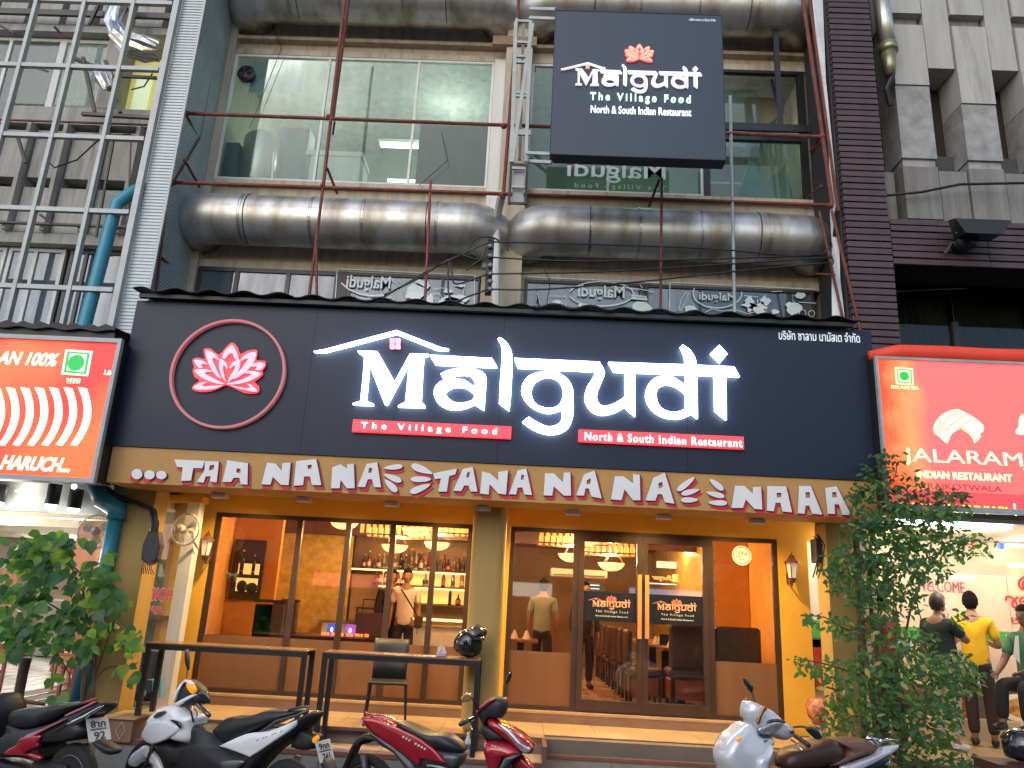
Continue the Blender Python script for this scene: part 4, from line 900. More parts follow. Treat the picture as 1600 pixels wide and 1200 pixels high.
# framed mirror on the right
t = empty('framed_mirror', (3.2, 12.15, 1.7), 'dark framed mirror on the orange wall behind the right-hand shop pane', 'mirror')
a = at(1174,885,12.15); b2 = at(1206,979,12.15)
MB().box(a.x, b2.x, 12.14, 12.19, b2.z, b2.z+.04).box(a.x, b2.x, 12.14, 12.19, a.z-.04, a.z).box(a.x, a.x+.04, 12.14, 12.19, b2.z+.04, a.z-.04).box(b2.x-.04, b2.x, 12.14, 12.19, b2.z+.04, a.z-.04).build('frame', brown_frame, t)
B('glass', (a.x+.04, b2.x-.04, 12.16, 12.17, b2.z+.04, a.z-.04), M('dark_mirror', (.25,.17,.12), .12, .8), t)
# air conditioner, neon reflection and screen further in
t = empty('air_conditioner', (1.0, 15, 2.4), 'long cream ceiling air conditioner deep inside above the left door sign', 'air conditioner')
a = at(860,892,15); b2 = at(948,905,15)
MB().cbox(a.x, b2.x, 14.9, 15.3, b2.z-.0, a.z+.05, .02).build('case', M('cream_case', (.55,.45,.34), .5), t); MB().box(a.x+.05, b2.x-.05, 14.89, 14.899, b2.z+.03, b2.z+.05).build('vent', dark_metal, t)
t = empty('neon_reflection', (2, 15.5, 2.2), 'reflection of a neon burger sign, modelled as small glowing letters behind the right door leaf', 'sign')  # glowing parts put in for the neon reflected from across the street
a = at(1020,905,15); ptext('lettering', 'Burger', 1019, 1049, 899, 908, 15, E('neon_orange', (1,.25,.08), 3.0), t, ext=.01, mirror=True, shear=.3)
c = at(1057, 904, 15); MB().ball((c.x, 15, c.z+.035), (.09,.02,.045)).ball((c.x, 15, c.z-.035), (.09,.02,.03)).build('burger_mark', E('neon_yellow', (1,.62,.08), 1.6), t)
B('light_line', (at(1015,911,15.1).x, at(1068,911,15.1).x, 15.1, 15.12, c.z-.115, c.z-.1), E('cool_line', (.6,.7,.9), 1.5), t)
B('light_line', (at(1026,882,15.1).x, at(1080,882,15.1).x, 15.1, 15.12, at(1050,888,15.1).z, at(1050,878,15.1).z), E('cool_panel', (.6,.65,.5), .5), t)
t = empty('menu_screen', (.7, 14.4, 2.0), 'dark screen with faint blue text lines above the left door sign', 'screen')
a = at(904,912,14.4); b2 = at(945,924,14.4)
B('case', (a.x, b2.x, 14.4, 14.45, b2.z-.12, a.z+.03), black_paint, t)
for i in range(2): B('text_line', (a.x+.03, b2.x-.1, 14.39, 14.399, a.z-.02-i*.06, a.z-.005-i*.06), E('screen_blue', (.35,.6,.9), 1.2), t)
t = empty('wall_picture', (2.3, 15, 1.6), 'small lit picture of a white dish seen below the right door sign', 'picture')
a = at(1069,981,14); b2 = at(1091,1000,14); B('frame', (a.x, b2.x, 14, 14.03, b2.z, a.z), M('picture_cream', (.7,.55,.3), .5, emit=(1,.8,.4), es=.5), t)
MB().ball((a.x+(b2.x-a.x)/2, 13.99, (a.z+b2.z)/2), (.09,.01,.05)).build('dish', white_paint, t)

# tables, chairs, booth seats
dark_lea = M('dark_leather', (.07,.035,.03), .4, var=.25, bump=.1); red_lea = M('red_brown_leather', (.2,.06,.035), .4, var=.25)
wood_t = M('table_wood', (.3,.15,.06), .3, var=.25, scale=6)
def dchair(X, Y, rz, label, group):
    t = empty('dining_chair', (X, Y, .606), label, 'chair', group, rz)
    kw = dict(parent=t, world=False)
    bevel(MB().cbox(-.24, .24, -.24, .24, .36, .47, .03).build('seat', dark_lea, **kw), .01)
    bevel(MB().cbox(-.24, .24, .18, .27, .47, .98, .03).build('backrest', dark_lea, **kw), .01)
    MB().cbox(-.23, .23, -.2, .2, .12, .355, .02).build('skirt', red_lea, **kw)
    for sx in (-1, 1):
        for sy in (-1, 1): MB().box(sx*.2-.02, sx*.2+.02, sy*.2-.02, sy*.2+.02, 0, .36).build('leg', black_paint, **kw)
    return t
c0 = dchair(1.74, 11.6, pi*.5, 'dark leather dining chair nearest the door, left side of the table row', 'dining chairs in the row behind the doors')
ords = ['second', 'third', 'fourth', 'fifth', 'sixth']
for i, (X, Y) in enumerate([(1.73,12.4),(1.72,13.2),(1.71,14.0),(1.70,14.8),(1.69,15.6)]):
    c = copy_tree(c0); c.location = (X, Y, .606); c['label'] = 'dark leather dining chair, %s back from the door in the row' % ords[i]
for i, (X, Y) in enumerate([(2.3,11.15),(2.92,11.2),(2.6,12.5)]):
    c = copy_tree(c0); c.location = (X, Y, .606); c.rotation_euler = (0,0,pi if i < 2 else 0)
    c['label'] = ['dark leather chair close behind the right door leaf, its back to the glass', 'dark leather chair behind the right-hand pane, its back to the glass', 'dark leather chair facing out across the first table'][i]
    if i < 2: c.scale = (1.3, 1, 1.12)
def table(X, Y, sx, sy, label, Z=.606, h=.76):
    t = empty('dining_table', (X, Y, Z), label, 'table', 'dining tables')
    MB().cbox(X-sx, X+sx, Y-sy, Y+sy, Z+h-.04, Z+h, .006).build('table_top', wood_t, t); MB().box(X-.05, X+.05, Y-.05, Y+.05, Z+.02, Z+h-.04).box(X-.2, X+.2, Y-.2, Y+.2, Z, Z+.02).build('pedestal', black_paint, t); return t
table(2.3, 11.75, .3, .32, 'square wooden table nearest the right door leaf'); table(2.25, 12.7, .28, .32, 'wooden table second behind the doors'); table(2.2, 13.6, .28, .32, 'wooden table third behind the doors'); table(2.2, 14.5, .28, .32, 'wooden table deepest behind the doors')
table(0.0, 12.0, .25, .3, 'wooden table behind the left pane beside the middle column'); table(2.9, 11.7, .3, .3, 'wooden table behind the halal sticker pane')
crock = M('white_crockery', (.7,.62,.5), .3); naps = M('napkin', (.75,.68,.55), .8)
for i, (X, Y) in enumerate([(2.15,11.7),(2.45,11.8),(2.1,12.65),(2.4,12.8),(2.05,13.55),(2.35,13.7),(2.1,14.4),(-.1,12.0),(.08,12.1),(2.85,11.65)]):
    o = MB().lathe([(.01,.12),(.03,.08),(.06,0),(.05,.0),(.01,.1)][::-1], n=8).build('napkin', naps); o.location = (X, Y, 1.367); tag(o, 'folded cream napkin standing on a dining table, %s' % ['front table left','front table right','second table left','second table right','third table left','third table right','rear table','left-hand table front','left-hand table back','right-hand table'][i], 'napkin', 'folded napkins on the tables')
for i, (X, Y) in enumerate([(2.3,11.9),(2.2,12.5),(2.4,12.6)]):
    t = empty('menu_holder', (X, Y, 1.367), 'small black menu holder on the %s dining table' % ['front','second, left side of the','second, right side of the'][i], 'menu holder', 'menu holders'); MB().box(X-.07, X+.07, Y-.02, Y+.02, 1.367, 1.52).build('board', black_paint, t); MB().box(X-.08, X+.08, Y-.04, Y+.04, 1.366, 1.375).build('foot', black_paint, t)
# booth backs on the left window
for i, (x0_, x1_, y) in enumerate([(397,438,11.9),(440,458,12.1)]):
    a = at(x0_, 940, y); b2 = at(x1_, 1006, y); t = empty('booth_seat', ((a.x+b2.x)/2, y, .6), 'high dark booth back behind the %s pane of the left window' % ['second', 'edge of the second'][i], 'seat', 'booth seats')
    bevel(MB().cbox(a.x, b2.x, y, y+.12, .61, a.z, .02).build('backrest', dark_lea, t), .01); MB().cbox(a.x-.01, b2.x+.01, y-.01, y+.13, a.z+.001, a.z+.04, .01).build('rail', brown_frame, t); MB().box(a.x, b2.x, y-.5, y-.01, .61, 1.05).build('seat', dark_lea, t)
a = at(556, 948, 12.6); b2 = at(604, 1000, 12.6)
t = empty('booth_seat', (a.x, 12.6, .6), 'dark padded seat back with a top rail behind the fourth pane', 'seat', 'booth seats')
bevel(MB().cbox(a.x, b2.x, 12.6, 12.7, .61, a.z-.08, .02).build('backrest', dark_lea, t), .01); MB().box(a.x, b2.x, 12.62, 12.67, a.z-.03, a.z).box(a.x, a.x+.04, 12.62, 12.67, a.z-.08, a.z-.03).box(b2.x-.04, b2.x, 12.62, 12.67, a.z-.08, a.z-.03).build('rail', brown_frame, t)
# oval table with small orange lights
t = empty('oval_table', (-2.8, 11.9, .6), 'dark oval table carrying rows of small orange lights behind the third and fourth panes', 'table')
a = at(455, 990, 11.9); b2 = at(598, 992, 11.9); tz = at(530, 992, 11.9).z; cx = (a.x+b2.x)/2; rx = (b2.x-a.x)/2
o = MB().lathe([(1,-.22),(1,-.04),(1.02,-.03),(1.02,0),(.02,0)], n=36).build('table_top', M('dark_lacquer', (.05,.025,.02), .2), t, world=False); o.location = (cx-t.location.x, 0, tz-.6); o.scale = (rx, .45, 1)
B('pedestal', (cx-.3, cx+.3, 11.7, 12.1, .6, tz-.2), dark_lea, t)
for i in range(16):
    x = cx-.15+rx*1.0*(i/16); y = 11.9-.35*sqrt(max(0, 1-((x-cx)/rx)**2))+R.uniform(.03,.2)
    o = MB().lathe([(.016,0),(.022,.02),(.018,.035)], n=8).build('candle', E('candle_orange', (1,.20,.03), 1.5)); o.location = (x, y, tz+.001); tag(o, 'small orange candle light on the dark oval table, %s from the left' % ORD[i], 'candle', 'orange candle lights on the oval table')
for i, (px, colr) in enumerate([(519,(.1,.15,1)),(548,(.7,.15,.9))]):
    c = at(px, 978, 11.9); t = empty('lit_digit_lamp', c, '%s glowing little digit sign on the oval table' % ['blue', 'purple'][i], 'lamp')
    B('case', (c.x-.07, c.x+.07, 11.9, 11.94, tz, tz+.15), M('case_blue%d' % i, tuple(v*.15 for v in colr), .3, emit=colr, es=.6), t)
    text('digit', '0', c.x-.018, c.x+.018, tz+.04, tz+.1, 11.895, E('digit_glow', (.9,.9,1), 3), t)

# ================================================================ lanterns, fans, things on the walls
def lantern(X, Y, Z, label):
    t = empty('wall_lantern', (X, Y, Z), label, 'lantern', 'wall lanterns'); cm = M('copper_brown', (.17,.07,.035), .45, .5)
    y = Y-.16
    MB().lathe([(.005,-.17),(.03,-.155),(.035,-.13),(.06,-.12),(.062,-.105)], (X,y,Z), 6).build('base', cm, t)
    MB().lathe([(.055,-.1),(.08,.08)], (X,y,Z), 6).build('glass_body', M('lantern_glass', (.55,.5,.42), .3, emit=(1,.8,.55), es=.15), t)
    for k in range(6):
        a = 2*pi*k/6; MB().tube([(X+.057*cos(a), y+.057*sin(a), Z-.1), (X+.083*cos(a), y+.083*sin(a), Z+.08)], .006, 4).build('rib', cm, t)
    MB().lathe([(.105,.08),(.1,.095),(.06,.13),(.04,.15),(.045,.16),(.012,.19),(.004,.22)], (X,y,Z), 6).build('cap', cm, t)
    MB().tube([(X,y,Z-.12),(X,y+.05,Z-.2),(X,y+.13,Z-.18),(X,Y-.01,Z-.1)], .01, 6).build('arm', cm, t); B('wall_plate', (X-.03, X+.03, Y-.02, Y-.001, Z-.17, Z-.04), cm, t)
c = at(322, 855, 10.08); lantern(c.x, 10.24, c.z, 'copper wall lantern on the yellow wall left of the shop window')
c = at(1238, 890, 10.08); lantern(c.x, 10.24, c.z, 'copper wall lantern on the yellow wall right of the shop window')
def fan(X, Y, Z, ang, r, label):
    t = empty('wall_fan', (X, Y, Z), label, 'fan', 'wall fans', ang); kw = dict(parent=t, world=False); wm = M('fan_white', (.6,.58,.55), .4)
    MB().tube([(r*cos(2*pi*k/28), 0, r*sin(2*pi*k/28)) for k in range(29)], .011, 6, cap=False).build('guard_ring', wm, **kw)
    mb = MB()
    for k in range(40):
        a = 2*pi*k/40; mb.tube([(.05*cos(a), -.07, .05*sin(a)), (r*.7*cos(a), -.06, r*.7*sin(a)), (r*cos(a), 0, r*sin(a)), (r*.6*cos(a), .08, r*.6*sin(a)), (.05*cos(a), .09, .05*sin(a))], .0018, 3, cap=False)
    o = mb.build('guard_wires', wm, **kw)
    for k in range(3):
        a = 2*pi*k/3+.5; MB().add([(.04*cos(a+.9), .02, .04*sin(a+.9)), (.04*cos(a-.4), -.02, .04*sin(a-.4)), (r*.82*cos(a-.3), -.03, r*.82*sin(a-.3)), (r*.86*cos(a+.15), -.01, r*.86*sin(a+.15)), (r*.7*cos(a+.6), .03, r*.7*sin(a+.6))], [(0,1,2,3,4)]).build('blade', M('fan_blade', (.5,.5,.48), .3), **kw)
    MB().lathe([(.02,-.08),(.05,-.06),(.03,-.03),(.045,.05),(.05,.15),(.02,.18)], n=14, axis='y').build('motor', M('fan_motor', (.45,.35,.3), .5), **kw)
    MB().tube([(0,.15,0),(0,.2,-.12),(0,.3,-.2)], .018, 8).build('arm', wm, **kw)
c = at(298, 829, 9.7); fan(c.x, 9.55, c.z, radians(-12), .19, 'white round wall fan high on the post left of the shop window')
c = at(157, 832, 9.6); fan(c.x, 9.5, c.z, radians(25), .2, 'white round wall fan behind the blue drainpipe in the left shop')

# glass partition with reversed red lettering in the gap beside the left pillar
t = empty('glass_partition', (-4.5, 9.95, 1.5), 'glass partition with reversed red letters in the gap beside the left ochre pillar', 'partition')
B('pane', (-4.86, -4.335, 9.94, 9.948, .6, 2.9), glass('partition_glass', (.9,.93,.93), .8, alpha=.05, base=(.5,.5,.5)), t)
redl = M('red_letter_film', (.6,.03,.05), .5, emit=(1,.05,.08), es=.25); whl = M('white_letter_film', (.8,.8,.8), .5)
ptext('lettering', 'HOISI', 232, 272, 918, 940, 9.935, whl, t, ext=.002, mirror=True, bold=.05)
ptext('lettering', 'HOISI', 233, 271, 920, 938, 9.930, redl, t, ext=.002, mirror=True, bold=.01)
ptext('lettering', 'ભરૂચ...', 229, 263, 947, 960, 9.935, whl, t, ext=.002, bold=.04); ptext('lettering', 'ભરૂચ...', 230, 262, 948, 959, 9.930, redl, t, ext=.002, bold=.0)
c = at(267, 847, 9.935); MB().tube([(c.x+.045*cos(2*pi*k/20), 9.93, c.z+.045*sin(2*pi*k/20)) for k in range(21)], .004, 4, cap=False).build('no_smoking_ring', M('ring_grey', (.3,.2,.2), .5), t); MB().box(c.x-.03, c.x+.03, 9.928, 9.932, c.z-.004, c.z+.004).bar((c.x-.03, 9.93, c.z+.03), (c.x+.03, 9.93, c.z-.03), .006).build('no_smoking_mark', LK, t)
# conduit bundle on the left pillar and at the right pillar
for nm, lab, pts, w in [('conduit_bundle', 'black cables running down into a dark box at the top of the left pillar', [(166,762),(185,776),(215,785),(238,795),(243,815),(240,840),(240,868)], .035), ('conduit_bundle', 'black cables looped beside the top of the right pillar', [(1275,835),(1286,850),(1280,880),(1275,900)], .015)]:
    t = empty(nm, at(pts[0][0], pts[0][1], 9.0), lab, 'cables')
    for dx in (-4, 0, 4):
        P = [at(x+dx+R.uniform(-1.5,1.5), y+abs(dx)*.5+R.uniform(-2,2), 9.0+R.uniform(-.02,.02)) for x, y in pts]; MB().tube(P, w*.5, 7).build('cable', black_paint, t, smooth=True)
t = empty('meter_box', at(240,855,9.0), 'dark oval cable box with loose brown wires on the left pillar', 'box')
c = at(240, 858, 9.0); bevel(MB().prism([(c.x-.07,c.z+.2),(c.x+.05,c.z+.2),(c.x+.1,c.z+.05),(c.x+.09,c.z-.12),(c.x+.0,c.z-.19),(c.x-.1,c.z-.12),(c.x-.11,c.z+.04)], 8.93, 9.05).build('case', M('dark_case', (.03,.025,.025), .45, bump=.4), t), .02)
for i in range(6): MB().tube([(c.x-.06+i*.02, 8.93, c.z-.15),(c.x-.05+i*.022, 8.9, c.z-.22),(c.x-.07+i*.03, 8.95, c.z-.28)], .006, 5).build('wire', M('brown_wire', (.2,.06,.03), .5), t)
t = empty('speaker_box', at(1283,850,9.2), 'dark box mounted at the top of the right pillar', 'box'); a = at(1270,842,9.3); b2 = at(1290,880,9.3); MB().cbox(a.x, b2.x, 9.2, 9.4, b2.z, a.z, .01).build('case', dark_metal, t); B('bracket', (b2.x, b2.x+.04, 9.25, 9.35, b2.z+.05, a.z-.05), dark_metal, t)

# ================================================================ street bar tables, chair, helmet, napkin box
def street_table(x0_, x1_, y0_, y1_, label, zf=.32, zt=1.27):
    t = empty('bar_table', ((x0_+x1_)/2, y0_, zf), label, 'table', 'tall black bar tables'); tt = .05
    MB().cbox(x0_, x1_, y0_, y1_, zt-.018, zt, .003).build('table_top', M('table_laminate', (.22,.12,.06), .25, var=.2), t)
    MB().box(x0_, x1_, y0_+.001, y0_+tt, zt-.07, zt-.019).box(x0_, x1_, y1_-tt, y1_-.001, zt-.07, zt-.019).build('apron', black_paint, t)
    for x in (x0_+.0, x1_-tt):
        for y in (y0_, y1_-tt): MB().box(x, x+tt, y+.002, y+tt-.002, zf, zt-.071).build('leg', black_paint, t)
        MB().box(x+.005, x+tt-.005, y0_+tt, y1_-tt, zf+.02, zf+.06).build('stretcher', black_paint, t)
    B('footrail', (x0_+tt, x1_-tt, y1_-tt+.01, y1_-.012, zf+.1, zf+.14), black_paint, t)
street_table(-4.0, -2.27, 8.62, 9.0, 'tall narrow black bar table on the left, behind the white scooter')
street_table(-2.10, -.42, 8.62, 9.0, 'tall narrow black bar table with a helmet on it, left of the middle column')
t = empty('plastic_chair', (-1.5, 9.42, PZ), 'black plastic chair standing behind the helmet table', 'chair', rz=radians(8)); kw = dict(parent=t, world=False); pm = M('black_plastic', (.015,.016,.018), .45, bump=.05)
bevel(MB().cbox(-.23, .23, -.22, .22, .43, .46, .01).build('seat', pm, **kw), .008)
for sx in (-1, 1):
    MB().tube([(sx*.2, -.19, .43), (sx*.23, -.22, 0)], [.02, .014], 6).build('leg', pm, **kw); MB().tube([(sx*.2, .19, .43), (sx*.23, .25, 0)], [.02, .014], 6).build('leg', pm, **kw)
mb = MB(); vs = []; fs = []
for i in range(9):
    u = -1+i/4
    for z, yy, w in ((.44,.2,.2),(.6,.225,.2),(.8,.26,.21),(.9,.28,.205)): vs.append((u*w, yy-.035*(1-u*u)*-1, z))
for i in range(8):
    for j in range(3): fs.append((i*4+j, i*4+j+1, i*4+j+5, i*4+j+4))
o = mb.add(vs, fs).build('backrest', pm, **kw, smooth=True); md = o.modifiers.new('s', 'SOLIDIFY'); md.thickness = .02
def helmet(X, Y, Z, rz, label, s=1., visor=True):
    t = empty('helmet', (X, Y, Z), label, 'helmet', rz=rz); kw = dict(parent=t, world=False, smooth=True); hm = M('gloss_black', (.012,.014,.02), .12, coat=1.)
    bm = bmesh.new(); bmesh.ops.create_uvsphere(bm, u_segments=28, v_segments=18, radius=.14*s)
    for v in bm.verts:
        v.co.x *= 1.0; v.co.y *= 1.15; v.co.z = v.co.z*1.05+.12*s
    kill = [f for f in bm.faces if (f.calc_center_median().z < .035*s) or (f.calc_center_median().y < -.07*s and f.calc_center_median().z < .16*s)]
    bmesh.ops.delete(bm, geom=kill, context='FACES'); me = bpy.data.meshes.new('shell'); bm.to_mesh(me); bm.free()
    o = link_mesh('shell', me, hm, t, True, False); md = o.modifiers.new('s', 'SOLIDIFY'); md.thickness = .02*s
    if visor:
        bm = bmesh.new(); bmesh.ops.create_uvsphere(bm, u_segments=28, v_segments=18, radius=.155*s)
        for v in bm.verts: v.co.y *= 1.15; v.co.z = v.co.z*1.05+.12*s
        kill = [f for f in bm.faces if not (f.calc_center_median().y < -.06*s and -.02*s < f.calc_center_median().z-.12*s < .09*s)]
        bmesh.ops.delete(bm, geom=kill, context='FACES'); bmesh.ops.rotate(bm, cent=(0,.02*s,.16*s), matrix=Matrix.Rotation(radians(-48), 3, 'X'), verts=bm.verts)
        me = bpy.data.meshes.new('visor'); bm.to_mesh(me); bm.free(); o = link_mesh('visor', me, M('smoked_visor', (.06,.05,.05), .08, coat=1.), t, True, False); md = o.modifiers.new('s','SOLIDIFY'); md.thickness = .006
    for sx in (-1, 1): MB().lathe([(.025*s,-.008),(.02*s,.008)], (sx*.145*s, -.02*s, .15*s), 12, 'x').build('pivot', dark_metal, **kw)
    bm = bmesh.new(); bmesh.ops.create_uvsphere(bm, u_segments=16, v_segments=10, radius=.115*s)
    for v in bm.verts: v.co.y *= 1.1; v.co.z = v.co.z*1.0+.115*s
    me = bpy.data.meshes.new('lining'); bm.to_mesh(me); bm.free(); link_mesh('lining', me, M('lining', (.01,.01,.01), .95), t, True, False)
c = at(734, 1003, 8.78); helmet(c.x, 8.8, 1.272, radians(70), 'black open-face motorcycle helmet with raised visor lying on the street table', 1.12)
c = at(690, 1016, 8.75); t = empty('tissue_box', (c.x, 8.75, 1.271), 'crumpled white tissue in a small holder on the street table beside the helmet', 'tissue')
MB().cbox(c.x-.05, c.x+.06, 8.7, 8.8, 1.271, 1.32, .01).build('holder', M('lilac_plastic', (.4,.33,.38), .6), t)
mb = MB(); 
for k in range(7):
    a = k*.9; mb.add([(c.x, 8.75, 1.31), (c.x+.055*cos(a), 8.75+.05*sin(a), 1.33+.03*sin(k*2.)), (c.x+.02*cos(a+1), 8.75+.02*sin(a+1), 1.385+.01*(k%3))], [(0,1,2)])
mb.build('tissue', M('tissue_white', (.7,.66,.68), .9), t)
B('card', (c.x-.19, c.x-.05, 8.68, 8.74, 1.271, 1.276), M('white_card', (.65,.6,.6), .7), t)
t = empty('water_bottle', (at(731,1160,8.75).x, 8.75, .32), 'small clear water bottle with blue label standing on the step by the table leg', 'bottle'); c = t.location
MB().lathe([(.03,0),(.034,.01),(.034,.14),(.014,.18),(.014,.2)], c, 14).build('body', M('clear_plastic', (.45,.5,.52), .1, spec=.8), t, smooth=True); MB().lathe([(.0345,.06),(.0345,.11)], c, 14).build('label', M('blue_label', (.05,.15,.4), .5), t); MB().lathe([(.017,.2),(.017,.22)], c, 12).build('cap', white_paint, t)
# tiled block by the left pillar
t = empty('tiled_block', (-4.2, 8.75, 0), 'brown tiled corner block with a carved diamond beside the left pillar', 'block')
a = at(163,1122,8.5); b2 = at(203,1160,8.5)
MB().cbox(a.x, b2.x, 8.5, 8.95, .3, a.z, .004).build('body', M('brown_block_tile', (.27,.15,.09), .5, var=.3), t); MB().box(a.x-.02, b2.x+.03, 8.47, 8.97, a.z+.001, a.z+.02).build('slab', M('tan_slab', (.5,.33,.17), .45), t)
cx = (a.x+b2.x)/2+.04; cz = (.3+a.z)/2
shape('diamond', [[(cx,cz+.09),(cx+.055,cz),(cx,cz-.09),(cx-.055,cz)],[(cx,cz+.075),(cx+.045,cz),(cx,cz-.075),(cx-.045,cz)]], 8.496, .008, M('pale_diamond', (.5,.35,.25), .5), t)
# potted plant pot by the right gap
t = empty('flower_pot', (3.55, 9.75, PZ), 'white and red patterned flower pot in the gap right of the lantern', 'pot'); c = at(1282, 1118, 9.6)
MB().lathe([(.1,0),(.12,.02),(.12,.2),(.14,.22)], (c.x, 9.6, PZ), 16).build('stand', M('pot_cream', (.5,.38,.25), .5), t); MB().lathe([(.08,.22),(.14,.3),(.16,.42),(.12,.5)], (c.x, 9.6, PZ), 16).build('pot', M('pot_red_pattern', (.45,.12,.05), .4, var=.9, scale=14, dirt=.7, dirtcol=(.7,.5,.3)), t, smooth=True)
# ================================================================ left neighbour
lb = empty('office_building', (-7.5, 10.3, 0), 'grey concrete building on the left behind a white aluminium grid', 'building')
dark_gap = M('dark_recess', (.035,.035,.035), .9)
B('rear_wall', (-14, -5.56, 10.42, 10.6, 3.0, 13), M('dark_grey_concrete', (.12,.12,.11), .9, var=.3, bump=.2), lb)  # dark grey concrete behind the gaps between the panels
Z_ = lambda y, x=120, Y=10.3: at(x, y, Y).z
X_ = lambda x, y=300, Y=10.3: at(x, y, Y).x
# spandrel slabs
MB().box(-14, -5.56, 10.1, 10.41, Z_(206), Z_(180)).build('spandrel', concrete, lb); MB().box(-14, -5.56, 10.12, 10.41, Z_(390), Z_(374)).build('spandrel', concrete, lb)
MB().box(-14, -5.56, 10.12, 10.41, Z_(62), Z_(52)).build('spandrel', concrete, lb)
xx = -12.2
while xx < -5.7:
    for zt_, zb_ in ((Z_(214), Z_(287)), (Z_(303), Z_(372)), (Z_(-60), Z_(48))):
        B('concrete_panel', (xx, xx+.44, 10.14+R.uniform(0,.03), 10.4, zb_, zt_), concrete, lb)
    B('fin', (xx+.47, xx+.53, 10.02, 10.4, Z_(374), Z_(208)), concrete, lb)
    xx += .56
yg = M('lit_yellow_room', (.45,.42,.16), .8, emit=(.8,.75,.25), es=.3)
lw_glass = glass('office_glass', (.75,.85,.85), 1.3, alpha=.18, base=(.3,.36,.36))
z0, z1 = Z_(176), Z_(64)
B('lit_room_wall', (-14, -5.56, 10.405, 10.418, z0, z1), yg, lb)
window(lb, -9.2, X_(88,120), z0, z1, 10.33, white_paint, lw_glass, mull=(X_(5,120),), fw=.05)
window(lb, X_(88,120)+.0, X_(165,120), z0, z1, 10.33, white_paint, glass('pale_office_glass', (.8,.9,.88), 1.2, alpha=.4, base=(.42,.5,.48)), fw=.06)
B('concrete_panel', (X_(168,120), X_(200,120), 10.15, 10.4, z0, z1), concrete, lb)
B('lit_strip', (X_(203,150), X_(228,150), 10.38, 10.395, Z_(206), Z_(112)), M('lit_strip_green', (.5,.6,.4), .7, emit=(.8,1,.65), es=.35), lb)
z0, z1 = 4.3, Z_(392)
window(lb, -9.5, X_(-2,450), z0, z1, 10.33, white_paint, blue_glass, fw=.05)
window(lb, X_(2,450), X_(92,450), z0, z1, 10.33, white_paint, blue_glass, mull=(X_(45,450),), fw=.05)
window(lb, X_(100,450), X_(185,450), z0, z1, 10.33, M('dark_sash', (0,0,0)), blue_glass, mull=(X_(125,450),), fw=.05)
chk = M('pale_check', (.16,.18,.18), .8)
for i in range(26):
    for j in range(5):
        if (i+j+(i*j) % 3) % 2: B('check', (-8.6+i*.12, -8.6+i*.12+.11, 10.36, 10.364, 4.62+j*.12, 4.62+j*.12+.11), chk, lb)
MB().box(-14, -5.6, 9.95, 10.0, Z_(48), Z_(40)).build('iron_bar', black_paint, lb); MB().box(-14, -5.6, 9.95, 10.0, Z_(366)-.03, Z_(366)).build('iron_bar', black_paint, lb); B('iron_bar', (-14, -5.6, 9.9, 9.93, Z_(213)-.02, Z_(213)), rust, lb)
for (a, b2, c2) in [((130,90),(148,176),.05),((118,92),(150,105),.05),((165,95),(188,176),.05),((128,178),(238,184),.05),((170,118),(245,122),.04),((0,40),(22,52),.03),((85,42),(95,52),.03),((140,38),(155,5),.04),((28,215),(40,255),.04),((62,335),(80,348),.03),((178,215),(150,370),.03),((205,210),(198,370),.02)]:
    MB().bar(at(*a, 9.8), at(*b2, 9.85), c2).build('iron_bracket', black_paint, lb)
for (p, m_) in [([(205,210),(170,212),(150,222),(120,250),(85,262),(78,255)], black_paint), ([(238,115),(225,135),(205,140)], black_paint)]:
    MB().tube([at(x, y, 9.85) for x, y in p], .012, 5).build('cable', m_, lb)
for i in range(24): 
    p = at(163-i*1.4, 215+i*6.4, 9.9); MB().box(p.x-.02, p.x+.02, 9.9, 9.93, p.z-.012, p.z+.03).build('chain_link', dark_metal, lb) if i < 24 else None
# white aluminium grid
gr = empty('aluminium_grid', (-7, 9, 6), 'white aluminium tube grid standing in front of the left building', 'grid')
for k, X in enumerate((-8.75, -8.04, -7.34, -6.64, -5.93)): B('upright', (X-.025, X+.025, 8.98, 9.06, 4.86, 12.5), alu, gr)
B('upright', (-5.35, -5.27, 8.98, 9.06, 4.6, 12.5), alu, gr)
for z in (9.86, 8.75, 7.64, 6.54, 5.44):
    xs_ = [-9.5, -8.75, -8.04, -7.34, -6.64, -5.93, -5.35]
    for a, b2 in zip(xs_[:-1], xs_[1:]): B('rail', (a+.026, b2-.026, 8.99, 9.05, z-.03, z+.03), alu, gr)
# corrugated cladding strip
clad_m = M('corrugated_cladding', (.50,.55,.57), .5, .15, var=.12, dirt=.15, dirtcol=(.2,.2,.2), streak=True)
cl = empty('cladding_strip', (-5.1, 9.1, 0), 'tall strip of pale grey ribbed metal cladding between the two buildings', 'cladding')
mb = MB(); z = 3.0; vs = []; fs = []; prof = []
while z < 12.5:
    prof += [(9.085, z), (9.085, z+.012), (9.073, z+.018), (9.073, z+.045)]; z += .047
n = len(prof)
for X in (-5.268, -4.95):
    vs += [(X, y, z) for y, z in prof]
fs = [(i, i+1, n+i+1, n+i) for i in range(n-1)]
o = mb.add(vs, fs).build('ribbed_sheet', clad_m, cl); o['kind'] = 'stuff'
mb = MB(); vs = [(-5.045+(y-9.07)*1.2, Y, z) for Y in (9.09, 10.2) for y, z in prof]; o = mb.add(vs, fs).build('ribbed_return', clad_m, cl); o['kind'] = 'stuff'
vs = [(X, y+.02, z-2.5) for X in (-4.93, -4.73) for y, z in prof[:220]]; o = MB().add(vs, [(i, i+1, 221-1+i+1, 220+i) for i in range(219)]).build('ribbed_sheet', clad_m, cl); o['kind'] = 'stuff'
B('corner_trim', (-4.955, -4.925, 9.05, 9.09, 3.0, 12.5), alu, cl)
